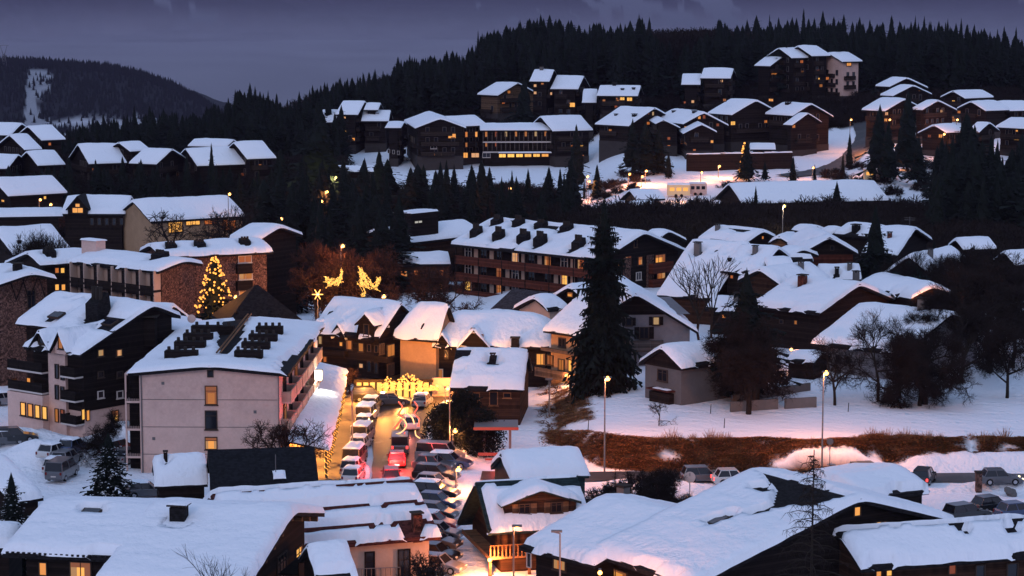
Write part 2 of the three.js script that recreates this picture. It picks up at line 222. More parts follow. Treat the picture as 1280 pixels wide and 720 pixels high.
class Block {
  constructor(spec, root) {
    Object.assign(this, { ov: .7, og: .7, th: .36 }, spec.P ? spec.P(root) : fitBlock(spec)); this.spec = spec;
    if (spec.ov !== undefined) this.ov = spec.ov; if (spec.og !== undefined) this.og = spec.og;
    this.M = new THREE.Matrix4().makeRotationY(this.yaw).setPosition(this.cx, 0, this.cz); this.I = this.M.clone().invert();
    let lo = 1e9, hi = -1e9; for (const x of [-.5, 0, .5]) for (const z of [-this.wb, 0, this.wa]) { const q = V(x * this.L, 0, z).applyMatrix4(this.M), g = ground(q.x, q.z); lo = Math.min(lo, g); hi = Math.max(hi, g); }
    this.gy = lo; this.base = spec.base !== undefined ? lo + spec.base : lo - .6; this.yE = this.yR - this.t * this.wa; this.yEB = this.yR - this.t * this.wb; this.ghi = hi;
    this.cam = V(0, YC, 0).applyMatrix4(this.I);
  }
  roofY(x, z) { const s = Math.abs(z), y = this.yR - this.t * s, e0 = x + this.L / 2, e1 = this.L / 2 - x; let h = y;
    const w = Math.min(this.wa, this.wb); if (this.j0) h = Math.min(h, this.yR - this.t * (this.j0 * this.wa) + this.t * e0); if (this.j1) h = Math.min(h, this.yR - this.t * (this.j1 * this.wa) + this.t * e1); return h; }
  lray(px, py) { const r = ray(px, py); return r.transformDirection(this.I); }
  faces() { const zA = this.wa - this.ov, zB = this.wb - this.ov, x = this.L / 2 - this.og; return { A: { o: V(0, 0, zA), n: V(0, 0, 1), u: V(1, 0, 0), h: x }, B: { o: V(0, 0, -zB), n: V(0, 0, -1), u: V(-1, 0, 0), h: x }, G1: { o: V(x, 0, 0), n: V(1, 0, 0), u: V(0, 0, -1), h: 99 }, G0: { o: V(-x, 0, 0), n: V(-1, 0, 0), u: V(0, 0, 1), h: 99 } }; }
  hit(face, px, py, off = 0) { const f = this.faces()[face], d = this.lray(px, py), den = d.dot(f.n); const o = f.o.clone().addScaledVector(f.n, off), s = o.sub(this.cam).dot(f.n) / den; return this.cam.clone().addScaledVector(d, s); }
  onRoof(px, py, lift = 0) { const d = this.lray(px, py); let best = null; for (const s of [1, -1]) { // plane y = yR - t*s*z
      const den = d.y + this.t * s * d.z, k = (this.yR + lift - this.cam.y - this.t * s * this.cam.z) / den, p = this.cam.clone().addScaledVector(d, k); if (p.z * s > -.05 && k > 0 && (!best || k < best.k) && Math.abs(p.z) < (s > 0 ? this.wa : this.wb) + 3) best = { k, p, s }; } return best && best.p; }
  pick(px, py) { let best = null; const fs = this.faces(); for (const k of Object.keys(fs)) { const f = fs[k], d = this.lray(px, py), den = d.dot(f.n); if (den > -.02) continue; const s = f.o.clone().sub(this.cam).dot(f.n) / den, p = this.cam.clone().addScaledVector(d, s), u = p.dot(f.u);
      const zA = this.wa - this.ov, zB = this.wb - this.ov, ok = k[0] === 'G' ? p.z < zA + .4 && p.z > -zB - .4 : Math.abs(p.x) < f.h + .4; const pen = k[0] === 'G' ? Math.max(0, p.z - zA, -zB - p.z) : Math.max(0, Math.abs(p.x) - f.h); if (!best || pen < best.pen) best = { k, pen }; } return best && best.k; }
}
function insidePoly(x, y, P) { let c = false; for (let i = 0, j = P.length - 1; i < P.length; j = i++) if ((P[i][1] > y) !== (P[j][1] > y) && x < (P[j][0] - P[i][0]) * (y - P[i][1]) / (P[j][1] - P[i][1]) + P[i][0]) c = !c; return c; }
function snowSheet(xa, xb, za, zb, roofY, T0, step, seed, holes = [], cut) { // lying snow: a height field over a roof, round at its edges, torn at its holes
  const nx = Math.max(6, Math.min(90, Math.round((xb - xa) / step))), nz = Math.max(8, Math.min(80, Math.round((zb - za) / step))), p = [], idx = [], uv = [], hs = [];
  const warp = (k, n) => { const t = k / n; return t; };
  for (let j = 0; j <= nz; j++) for (let i = 0; i <= nx; i++) {
    let u = i / nx, v = j / nz; const edge = (i === 0 || j === 0 || i === nx || j === nz);
    // pull the outer rows together so that the edges round off in a short distance
    const pin = (t, n) => { const e = Math.min(.49, .28 / Math.max(1, n)); const k = t * n; return t; };
    let x = lerp(xa, xb, u), z = lerp(za, zb, v);
    const ext = .07, wob = .10 * fbm(x * .9 + seed, z * .9, 2);
    if (i === 0) x -= ext - wob; if (i === nx) x += ext - wob; const wz = step < .6 ? .30 * Math.max(-.3, fbm(x * .7 + seed, 4.7, 3)) : .12; if (j === 0) z -= ext - wz; if (j === nz) z += ext - wz;
    if (i === 1) x = xa + .10; if (i === nx - 1) x = xb - .10; const wy = step < .6 ? .30 * Math.max(-.3, fbm(x * .7 + seed, 4.7, 3)) : 0; if (j === 1) z = za + .12 + Math.max(0, wy); if (j === nz - 1) z = zb - .12 - Math.max(0, wy);
    const d = Math.min(x - xa, xb - x, z - za, zb - z); let h = T0 * (1 + .42 * fbm(x * .22 + seed, z * .22, 3) + .16 * fbm(x * .9, z * .9 + seed, 2));
    if (step < .6) h += .035 * Math.sin((z + .9 * fbm(x * .25 + seed, z * .25, 2)) * 5.2) * (.5 + .5 * noise(x * .2 + seed, z * .3));
    h *= edge ? -.1 : Math.min(1, .62 + .38 * Math.sqrt(clamp(d / .55)));
    h -= T0 * .35 * Math.exp(-Math.abs(z) * 2.2);
    if (holes.length) { const wx = x + .35 * fbm(x * 1.3 + seed, z * 1.3, 2), wz = z + .35 * fbm(x * 1.3, z * 1.3 + 7 + seed, 2); for (const H of holes) if (insidePoly(wx, wz, H)) { h = -.25; break; } }
    if (cut && cut(x, z)) h = -.6;
    p.push(x, roofY(clamp(x, xa, xb), z) + h, z); uv.push(x, z); hs.push(h);
    if (i && j) { const k = j * (nx + 1) + i, a = k - nx - 2, b = k - nx - 1, c = k - 1; if (Math.max(hs[a], hs[b], hs[c], hs[k]) > -.2) idx.push(a, c, b, b, c, k); } }
  const g = new THREE.BufferGeometry(); g.setAttribute('position', new THREE.Float32BufferAttribute(p, 3)); g.setAttribute('uv', new THREE.Float32BufferAttribute(uv, 2)); g.setIndex(idx); g.computeVertexNormals(); return g;
}
function roofSlab(b, mat, root, rel, name = 'roof') {
  const mb = new MB(), { L, wa, wb, t, th, yR, j0, j1 } = b, X = L / 2; const P = (x, z) => V(x, b.roofY(x, z), z);
  const polys = []; const rx0 = -X + j0 * wa, rx1 = X - j1 * wa; const zj = (j, w) => Math.min(w, j * wa);
  for (const [s, w] of [[1, wa], [-1, wb]]) { const q = [V(-X, yR - t * w, s * w)]; q.push(V(X, yR - t * w, s * w)); if (j1) q.push(V(X, yR - t * zj(j1, w), s * zj(j1, w))); q.push(V(rx1, yR, 0), V(rx0, yR, 0)); if (j0) q.push(V(-X, yR - t * zj(j0, w), s * zj(j0, w)));
    const clean = q.filter((v, k) => k === 0 || v.distanceTo(q[k - 1]) > 1e-3); polys.push(s > 0 ? clean : clean.reverse()); }
  if (j0) polys.push([V(-X, yR - t * zj(j0, wb), -zj(j0, wb)), V(-X, yR - t * zj(j0, wa), zj(j0, wa)), V(rx0, yR, 0)]);
  if (j1) polys.push([V(X, yR - t * zj(j1, wa), zj(j1, wa)), V(X, yR - t * zj(j1, wb), -zj(j1, wb)), V(rx1, yR, 0)]);
  const dn = V(0, -th, 0);
  for (const q of polys) { mb.poly(q); mb.poly(q.map(v => v.clone().add(dn)).reverse()); for (let k = 0; k < q.length; k++) { const a = q[k], c = q[(k + 1) % q.length]; const out = v => Math.abs(Math.abs(v.x) - X) < 1e-3 ? 1 : 0, ez = v => (Math.abs(v.z - wa) < 1e-3 || Math.abs(v.z + wb) < 1e-3) ? 1 : 0; if ((out(a) && out(c) && Math.abs(a.x - c.x) < .01) || (ez(a) && ez(c))) mb.quad(a, a.clone().add(dn), c.clone().add(dn), c); } }
  return mb.build(name, mat, root, rel);
}
function wallShell(b, mat, root, rel, y0, y1, name = 'wall', grow = 0) { // outer walls from y0 up to the roof or to y1
  const mb = new MB(), x = b.L / 2 - b.og + grow, zA = b.wa - b.ov + grow, zB = b.wb - b.ov + grow; const top = (X, z) => Math.min(y1, b.roofY(clamp(X, -b.L / 2, b.L / 2), z) - b.th * .6);
  const wall = (pts, flip) => { const lo = pts.map(([X, z]) => V(X, y0, z)), hi = pts.map(([X, z]) => V(X, Math.max(y0 + .01, top(X, z)), z)); for (let k = 0; k + 1 < pts.length; k++) flip ? mb.quad(lo[k + 1], lo[k], hi[k], hi[k + 1]) : mb.quad(lo[k], lo[k + 1], hi[k + 1], hi[k]); };
  const zs = []; for (let k = 0; k <= 16; k++) zs.push(lerp(-zB, zA, k / 16)); zs.push(0, -(b.wb - b.ov) * .5); zs.sort((a, c) => a - c);
  wall(zs.map(z => [x, z]), true); wall(zs.map(z => [-x, z]), false); wall([[-x, zA], [x, zA]], false); wall([[-x, -zB], [x, -zB]], true);
  if (y1 < 900) mb.poly([V(-x, y1, zA), V(x, y1, zA), V(x, y1, -zB), V(-x, y1, -zB)]);
  return mb.build(name, mat, root, rel);
}
function windowAt(b, root, rel, face, cu, cv, w, h, lit, o = {}) { // frame, mullions and pane set on a wall
  const f = b.faces()[face], up = V(0, 1, 0), off = o.off || 0, c = f.o.clone().addScaledVector(f.u, cu).addScaledVector(f.n, off); c.y = cv; const fr = Math.min(.09, w * .12), fm = o.frame || M.frame;
  const mb = new MB(), bx = (du, dv, su, sv, sn = .12) => mb.ob(c.clone().addScaledVector(f.u, du).addScaledVector(up, dv).addScaledVector(f.n, sn / 2), f.u, up, f.n, su, sv, sn);
  bx(0, h / 2 - fr / 2, w, fr); bx(0, -h / 2 + fr / 2, w, fr); bx(-w / 2 + fr / 2, 0, fr, h - 2 * fr); bx(w / 2 - fr / 2, 0, fr, h - 2 * fr);
  const nm = o.m !== undefined ? o.m : w > 2.2 ? Math.round(w / .9) - 1 : w > 1 ? 1 : 0; for (let k = 1; k <= nm; k++) bx(-w / 2 + w * k / (nm + 1), 0, .06, h - 2 * fr, .10); if (o.bar || h > 1.7) bx(0, h * .22, w - 2 * fr, .05, .095);
  if (o.sill !== 0 && w > .7) bx(0, -h / 2 - .04, w + .16, .08, .2);
  const win = mb.build('window', fm, root, rel);
  const pn = new MB(); pn.ob(c.clone().addScaledVector(f.n, .025), f.u, up, f.n, w - 2 * fr, h - 2 * fr, .03);
  const mats = LIT[lit]; pn.build('pane', lit ? mats[Math.floor(rnd() * mats.length)] : M.glass, win, rel);
  if (lit && w > .85 && b.cz > -420) { const cw = w * (.14 + .14 * rnd()); for (const s of [-1, 1]) if (rnd() < .72) { const cb = new MB(); cb.ob(c.clone().addScaledVector(f.u, s * (w / 2 - fr - cw / 2)).addScaledVector(f.n, .048), f.u, up, f.n, cw, h - 2 * fr - .04, .012); cb.build('curtain', rnd() < .5 ? curtainLit : curtainPale, win, rel); } if (rnd() < .35) { const cb = new MB(), ch = h * (.18 + .2 * rnd()); cb.ob(c.clone().addScaledVector(up, h / 2 - fr - ch / 2).addScaledVector(f.n, .058), f.u, up, f.n, w - 2 * fr - .03, ch, .012); cb.build('blind', curtainLit, win, rel); } }
  if (o.shut) for (const s of [-1, 1]) { const sh = new MB(); sh.ob(c.clone().addScaledVector(f.u, s * (w / 2 + w * .26 + .03)).addScaledVector(f.n, .04), f.u, up, f.n, w * .5, h, .06); sh.build('shutter', o.shut, win, rel); }
  return win;
}
function balconyAt(b, root, rel, face, x0, x1, yTop, yBot, dep, mat, o = {}) {
  const f = b.faces()[face], up = V(0, 1, 0), off = o.off || 0, mid = (x0 + x1) / 2, w = x1 - x0; const C = (du, y, dn) => { const c = f.o.clone().addScaledVector(f.u, mid + du).addScaledVector(f.n, off + dn); c.y = y; return c; };
  const slab = new MB(); slab.ob(C(0, yBot - .09, dep / 2), f.u, up, f.n, w, .18, dep); const s = slab.build('balcony', o.slab || mat, root, rel);
  const h = yTop - yBot, rl = new MB();
  if (o.open) { const n = Math.max(2, Math.round(w / .35)); for (let k = 0; k <= n; k++) rl.ob(C(-w / 2 + .03 + (w - .06) * k / n, yBot + h / 2, dep - .04), f.u, up, f.n, .05, h, .05); rl.ob(C(0, yTop, dep - .04), f.u, up, f.n, w, .08, .09); for (const sd of [-1, 1]) rl.ob(C(sd * (w / 2 - .03), yTop, dep / 2), f.u, up, f.n, .05, .06, dep - .1); }
  else { const n = Math.max(1, Math.round(w / 1.6)); for (let k = 0; k < n; k++) rl.ob(C(-w / 2 + w * (k + .5) / n, yBot + h / 2, dep - .05 - (k % 2) * .012), f.u, up, f.n, w / n - .03, h, .06); rl.ob(C(0, yTop + .03, dep - .05), f.u, up, f.n, w, .07, .14); for (const sd of [-1, 1]) rl.ob(C(sd * (w / 2 - .035), yBot + h / 2, dep / 2 - .06), f.u, up, f.n, .05, h, dep - .12); }
  rl.build('railing', mat, s, rel);
}
function chimneyAt(b, root, rel, px, py, w, h, kind = 'box', mat = M.concrete) { // px, py: where its foot meets the roof
  const p = b.onRoof(px, py); if (!p) return; const y = b.roofY(p.x, p.z), mb = new MB();
  if (kind === 'vent') { mb.box(p.x, y + h * .4, p.z, w, h * 1.1, w * .8); for (const k of [-1, 0, 1]) mb.box(p.x + k * w * .3, y + h * 1.08, p.z, w * .2, h * .34, w * .3); const c = mb.build('chimney', M.roof, root, rel); const cap = new MB(); cap.poly([V(p.x - w * .6, y + h * .96, p.z + w * .5), V(p.x + w * .6, y + h * .96, p.z + w * .5), V(p.x + w * .6, y + h * .99, p.z - w * .5), V(p.x - w * .6, y + h * .99, p.z - w * .5)]); cap.build('cap', M.trim, c, rel); return; }
  if (kind === 'shed') { const a = .5 * w, d = .45 * w, q = (x, yy, z) => V(p.x + x, y + yy, p.z + z); const f = [q(-a, -1, d), q(a, -1, d), q(a, h * .55, d), q(-a, h * .55, d)], k = [q(-a, -1, -d * 1.5), q(a, -1, -d * 1.5), q(a, h, -d), q(-a, h, -d)];
    mb.quad(...f); mb.quad(f[1], k[1], k[2], f[2]); mb.quad(k[0], f[0], f[3], k[3]); mb.quad(f[3], f[2], k[2], k[3]); mb.quad(k[1], k[0], k[3], k[2]); const c = mb.build('chimney', M.roof, root, rel); const pots = new MB(); for (let n = 0; n < 3; n++) pots.bar(q(-a * .6 + n * a * .6, h * .6, 0), q(-a * .6 + n * a * .6, h * 1.25, 0), w * .12, w * .12, 6); pots.build('flue', M.trim, c, rel); return; }
  mb.box(p.x, y + h / 2 - .5, p.z, w, h + 1, w * .9); const c = mb.build('chimney', mat, root, rel); const cap = new MB(); cap.box(p.x, y + h + .17, p.z, w * 1.3, .12, w * 1.2); for (const sx of [-1, 1]) for (const sz of [-1, 1]) cap.box(p.x + sx * w * .38, y + h + .055, p.z + sz * w * .34, .1, .11, .1); cap.build('cap', M.trim, c, rel);
  if (kind !== 'bare') { const sn = snowSheet(p.x - w * .62, p.x + w * .62, p.z - w * .56, p.z + w * .56, () => y + h + .23, .16, .2, px); sn.applyMatrix4(rel); addMesh('snow_cap', sn, M.snow, c); }
}
function skylightAt(b, root, rel, px, py, w, l) { const p = b.onRoof(px, py); if (!p) return; const s = p.z > 0 ? 1 : -1, n = V(0, 1, s * b.t).normalize(), d = V(0, -s * b.t * s, s).normalize(); const dd = V(0, -b.t, s).normalize(), u = V(1, 0, 0); p.y = b.roofY(p.x, p.z); const mb = new MB(); mb.ob(p.clone().addScaledVector(n, .1), u, dd, n, w, l, .2); const g = mb.build('skylight', M.frame, root, rel); const q = new MB(); q.ob(p.clone().addScaledVector(n, .205), u, dd, n, w * .84, l * .84, .02); q.build('pane', M.glass, g, rel); }
function dormerAt(b, root, rel, d, wallMat, roofMat) { // a front gable read from its apex and eave corners on a plane off metres before the wall
  const side = d.side || 'A', off = d.off || .5; const ap = b.hit(side, ...d.apex, off), le = b.hit(side, ...d.left, off), ri = b.hit(side, ...d.right, off); const s = side === 'A' ? 1 : -1;
  const zf = ap.z, hw = d.hw || Math.abs(ri.x - le.x) / 2, cx = d.hw ? ap.x : (le.x + ri.x) / 2, ya = ap.y, ye = Math.min(le.y, ri.y, ya - .4), tt = (ya - ye) / hw; const back = y => s * clamp((b.yR - y) / b.t, 0, 99);
  const wb = new MB(), wi = hw - .35, yb = d.bottom !== undefined ? b.hit(side, ...d.bottom, off).y : b.yE - .3; const zw = zf - s * .45; const yw = ya - tt * wi - .15, zb = back(yb);
  const fl = q => s > 0 ? q : q.reverse(); wb.poly(fl([V(cx - wi, yb, zw), V(cx + wi, yb, zw), V(cx + wi, yw, zw), V(cx, ya - .2, zw), V(cx - wi, yw, zw)])); for (const k of [-1, 1]) wb.poly(fl(k > 0 ? [V(cx + wi, yb, zw), V(cx + wi, yb, back(yb)), V(cx + wi, yw, back(yw)), V(cx + wi, yw, zw)] : [V(cx - wi, yb, back(yb)), V(cx - wi, yb, zw), V(cx - wi, yw, zw), V(cx - wi, yw, back(yw))]));
  if (d.wallBase) { wb.poly(fl([V(cx - wi, yb, zw), V(cx - wi, yb, back(b.yE)), V(cx + wi, yb, back(b.yE)), V(cx + wi, yb, zw)])); }
  const w = wb.build('dormer', d.wall || wallMat, root, rel); const rf = new MB(), th = .2;
  for (const k of [-1, 1]) { const e = V(cx + k * hw, ye, zf), a = V(cx, ya, zf), e2 = V(cx + k * hw, ye, back(ye) - s * .05), a2 = V(cx, ya, back(ya) - s * .05), q = [e, a, a2, e2], dn = V(0, -th, 0), low = q.map(v => v.clone().add(dn)); rf.quad(...(k * s > 0 ? q : q.slice().reverse())); rf.quad(...(k * s > 0 ? low.slice().reverse() : low)); rf.quad(q[0], q[1], low[1], low[0]); rf.quad(q[3], q[0], low[0], low[3]); }
  rf.build('dormer_roof', roofMat, w, rel);
  if (d.snow !== 0) { const z0 = s > 0 ? back(ye) - .2 : zf, z1 = s > 0 ? zf : back(ye) + .2; const lo = Math.min(back(ya), zf), hi = Math.max(back(ya), zf); const g = snowSheet(-hw, hw, lo, hi, (x, z) => ya - tt * Math.abs(x), (d.T || .42), Math.min(.45, b.step || .45), d.apex[0], [], (x, z) => b.roofY(cx + x, z) > ya - tt * Math.abs(x) + .25); g.translate(cx, 0, 0); g.applyMatrix4(rel); addMesh('dormer_snow', g, M.snow, w); }
  if (d.win) for (const [u, v, ww, hh, l, o] of d.win) { const f = b.faces()[side]; windowAt(b, w, rel, side, (cx + u) * s, yb + v, ww, hh, l, { ...o, off: off - .45 }); }
}
function house(name, label, category, o) {
  const bs = []; for (const s of o.blocks) bs.push(new Block(s, bs)); const b0 = bs[0]; const root = thing(name, label, category, V(b0.cx, b0.gy, b0.cz), b0.yaw, o.group); root.updateMatrixWorld(true); const inv = root.matrixWorld.clone().invert();
  bs.forEach((b, n) => { const s = b.spec, rel = inv.clone().multiply(b.M), wm = M[s.wall || o.wall || 'dark'], rm = M[s.roof || o.roof || 'roof']; b.rel = rel; const D = -b.cz; b.step = s.step || (D < 230 ? .36 : D < 330 ? .5 : D < 450 ? .7 : .95);
    FITLOG.push([label.slice(0, 40), n, 'D', D.toFixed(0), 'L', b.L.toFixed(1), 'wa', b.wa.toFixed(1), 'wb', b.wb.toFixed(1), 't', b.t.toFixed(2), 'yaw', (b.yaw * 57.3).toFixed(0), 'eave', (b.yE - b.gy).toFixed(1), 'ridge', (b.yR - b.gy).toFixed(1), 'err', (b.err || 0).toFixed(1)].join(' '));
    if (s.noWall !== 1) { const split = s.split; if (split) { const ys = b.hit(split[0], split[1], split[2]).y; wallShell(b, M[split[3]], root, rel, b.base, ys, 'wall'); wallShell(b, wm, root, rel, ys - .02, 999, 'upper_wall', .06); } else wallShell(b, wm, root, rel, b.base, 999); }
    roofSlab(b, rm, root, rel);
    const holes = (s.holes || []).map(h => { const m = b.onRoof(h.reduce((a, q) => a + q[0], 0) / h.length, h.reduce((a, q) => a + q[1], 0) / h.length, .2), sd = m && m.z < 0 ? -1 : 1; return h.map(q => { const d = b.lray(q[0], q[1]), k = (b.yR + .2 - b.cam.y - b.t * sd * b.cam.z) / (d.y + b.t * sd * d.z); return [b.cam.x + d.x * k, b.cam.z + d.z * k]; }); });
    for (const c of s.chim || []) { const p = b.onRoof(c[0], c[1]); if (!p || D > 450) continue; const q = []; for (let k = 0; k < 9; k++) { const a = k / 9 * 6.283, r = c[2] * (.6 + .3 * hash(k, c[0] | 0)) + .08; q.push([p.x + Math.cos(a) * r, p.z + Math.sin(a) * r * 1.15 + (p.z > 0 ? .25 : -.25)]); } holes.push(q); }
    if (D < 420 && s.T !== 0 && !s.noWall) { const R = rngOf(Math.abs(b.cx * 31 + b.cz) | 0), n = Math.floor(R() * 3.2); for (let k = 0; k < n; k++) { const x = (R() - .5) * b.L * .9, w = .6 + 1.6 * R(), z1 = b.wa + .3, z0 = b.wa - .25 - .7 * R(); holes.push([[x - w, z1], [x - w * .7, z0 + .2], [x, z0], [x + w * .6, z0 + .25], [x + w, z1]]); } }
    const T0 = s.T !== undefined ? s.T : .5;
    if (T0 > 0) { const g = snowSheet(-b.L / 2, b.L / 2, -b.wb, b.wa, (x, z) => b.roofY(x, z), T0, b.step, Math.abs(b.cx * 7 + n) % 100, holes, s.cut); g.applyMatrix4(rel); addMesh('roof_snow', g, M.snow, root); }
    for (const c of s.chim || []) chimneyAt(b, root, rel, ...c);
    for (const c of s.sky || []) skylightAt(b, root, rel, ...c);
    for (const d of s.dorm || []) dormerAt(b, root, rel, d, wm, rm);
    for (const [f, x0, y0, x1, y1, dep, mat, oo] of s.balc || []) { const p = b.hit(f, x0, y0, dep), q = b.hit(f, x1, y1, dep), fu = b.faces()[f].u, u0 = p.dot(fu), u1 = q.dot(fu); balconyAt(b, root, rel, f, Math.min(u0, u1), Math.max(u0, u1), Math.max(p.y, q.y), Math.min(p.y, q.y), dep, M[mat || 'rail'], oo); }
    for (const w of s.win || []) { let [cx, cy, ww, hh, lit = 0, oo = {}] = w; const f = oo.f || b.pick(cx, cy); if (!f) continue; const p = b.hit(f, cx, cy, oo.off || 0), e = b.hit(f, cx + ww / 2, cy + hh / 2, oo.off || 0), fu = b.faces()[f].u; const W = oo.w || clamp(2 * Math.abs(e.dot(fu) - p.dot(fu)), .5, 9), H = oo.h || clamp(2 * Math.abs(e.y - p.y), .5, 4); windowAt(b, root, rel, f, p.dot(fu), p.y, W, H, lit, s.split ? { ...oo, off: (oo.off || 0) + .065 } : oo); }
    for (const r of s.rows || []) { const { f, y0, n, w = 1.1, h = 1.2, dy = 2.7, floors = 1, lit = .15, from = -.42, to = .42 } = r, ln = f[0] === 'G' ? (b.wa + b.wb) - 2 * b.ov : b.L - 2 * b.og; for (let k = 0; k < floors; k++) for (let c = 0; c < n; c++) { const u = lerp(from, to, n > 1 ? c / (n - 1) : .5) * ln + (f === 'G1' ? (b.wb - b.wa) / 2 : f === 'G0' ? (b.wa - b.wb) / 2 : 0) * 1, y = b.yE - y0 - k * dy; if (y < b.ghi + .6) continue; windowAt(b, root, rel, f, u, y, w, h, rnd() < lit ? (rnd() < .5 ? 2 : 1) : 0); } }
    if (s.extra) s.extra(b, root, rel);
  });
  if (o.extra) o.extra(bs, root);
  return { root, bs };
}
// ---------------------------------------------------------------- the buildings, near to far
const S = { shut: M.tan, sill: 1 };
const ln = (face, n, x0, y0, x1, y1, w, h, lits, o = {}) => { const r = []; for (let k = 0; k < n; k++) { const t = n > 1 ? k / (n - 1) : 0, l = lits ? +lits[k] : 0; r.push([lerp(x0, x1, t), lerp(y0, y1, t), w, h, l, { ...o, f: face }]); } return r; };

// --- foreground
house('chalet', 'foreground chalet with wide smooth snowy roof, square dark chimney and lit windows under the eave', 'chalet', { wall: 'dark', blocks: [
  { D: 179, yaw: -22, R0: [56, 630], R1: [374, 638], A0: [4, 693], A1: [321, 702], t: .42, st: .03, wa: 7, L: 19, sy: 1, T: .55, ov: 1.3, og: 1.3,
    chim: [[224, 658, 1.15, 1.5, 'box', M.roof]], sky: [[115, 641, 1.5, .9]], holes: [[[103, 634], [130, 634], [128, 645], [101, 645]]],
    win: [[54, 711, 11, 18, 2, { f: 'A' }], [101, 712, 28, 22, 3, { f: 'A', m: 1 }], [373, 698, 9, 22, 3, { f: 'G1', m: 1, bar: 1 }], [352, 712, 12, 30, 0, { f: 'G1' }]],
    extra(b, root, rel) { for (const k of [0, .3, .55, .8]) for (const s of [1, -1]) { if (!k && s < 0) continue; const z = s * k * (s > 0 ? b.wa : b.wb); new MB().box(b.L / 2 - .6, b.roofY(0, z) - .55, z, 1.0, .32, .3).build('purlin', M.honey, root, rel); }
      for (let k = 0; k < 19; k++) new MB().box(-b.L / 2 + .4 + k * .42, b.yE + .03, b.wa - .02, .2, .16, .2).build('snow_guard', M.roof, root, rel);
      const bal = new MB(); bal.box(b.L / 2 + .1, b.yE - 2.4, -1.5, 1.6, .14, 7); bal.box(b.L / 2 + .85, b.yE - 1.9, -1.5, .06, .9, 7); bal.build('balcony', M.black, root, rel); } },
  { P: bs => { const b = bs[0], x = b.hit('A', 150, 700, 0).x, c = V((x + b.L / 2) / 2, 0, 0).applyMatrix4(b.M); return { ...b, cx: c.x, cz: c.z, L: b.L / 2 - x + .02, wa: b.wa + 4, wb: b.wb - .05, yR: b.yR + .03 }; }, T: .6, ov: 1.3, og: 1.3, noWall: 1 },
] });
house('lean_to', 'small snowy lean-to porch roof beside the gable with pale rafter ends', 'lean-to', { wall: 'dark', blocks: [{ D: 172, yaw: 12, R0: [394, 681], R1: [426, 680], A0: [402, 722], A1: [439, 722], t: .5, L: 3, wa: 3, sw: 1, T: .4, ov: .4, og: .3 }] });
house('row_house', 'cream building whose snowy roof breaks into three long bands', 'house', { wall: 'cream', roof: 'rust', blocks: [
  { D: 194, yaw: 9, R0: [262, 617], R1: [518, 599], A0: [298, 690], A1: [548, 670], t: .40, wa: 7.5, L: 18, T: .55, ov: .9, og: .7,
    holes: [[[200, 644], [545, 621], [545, 631], [200, 654]], [[200, 669], [548, 645], [548, 656], [200, 680]], [[250, 608], [519, 592], [519, 603.5], [250, 621]]],
    chim: [[521, 662, .75, 1.25, 'bare', M.brick]],
    win: [[462, 712, 13, 44, 0, { f: 'A', frame: M.dark }], [505, 710, 16, 46, 0, { f: 'A', frame: M.dark }]],
    extra(b, root, rel) { const p = b.hit('A', 428, 712, .4), q = b.hit('A', 500, 709, .4), mb = new MB(); mb.bar(p, q, .04); for (let k = 0; k <= 12; k++) { const c = p.clone().lerp(q, k / 12); mb.bar(c, c.clone().add(V(0, -1.3, 0)), .025); } mb.build('railing', M.metal, root, rel); } } ] });
house('row_house', 'house with broad dark shingle roof swept bare of snow', 'house', { wall: 'cream', roof: 'slate', blocks: [{ D: 210, yaw: -2, R0: [261, 562], R1: [392, 558], A0: [262, 612], A1: [400, 606], t: .62, L: 9, wa: 5.5, T: 0, ov: .5, og: .3,
  extra(b, root, rel) { const p = b.onRoof(349, 596); const mb = new MB(); mb.box(p.x, b.roofY(p.x, p.z), p.z, .5, .5, .5); mb.bar(V(p.x - .3, b.roofY(p.x, p.z), p.z), V(p.x - .3, b.roofY(p.x, p.z) + 2, p.z), .04); mb.build('antenna', M.metal, root, rel); addMesh('snow_patch', snowSheet(p.x - .5, p.x + .5, p.z - .4, p.z + .5, (x, z) => b.roofY(x, z) + .25, .25, .15, 4).applyMatrix4(rel), M.snow, root); } }] });
house('garage', 'small garage with square snow blanket on its roof, dark front', 'garage', { wall: 'dark', blocks: [{ D: 213, yaw: -2, R0: [190, 573], R1: [259, 570], A0: [195, 606], A1: [258, 604], t: .62, L: 5, wa: 3.6, T: .55, ov: .4, og: .3, chim: [[207, 577, .35, .8, 'bare', M.dark]] }] });
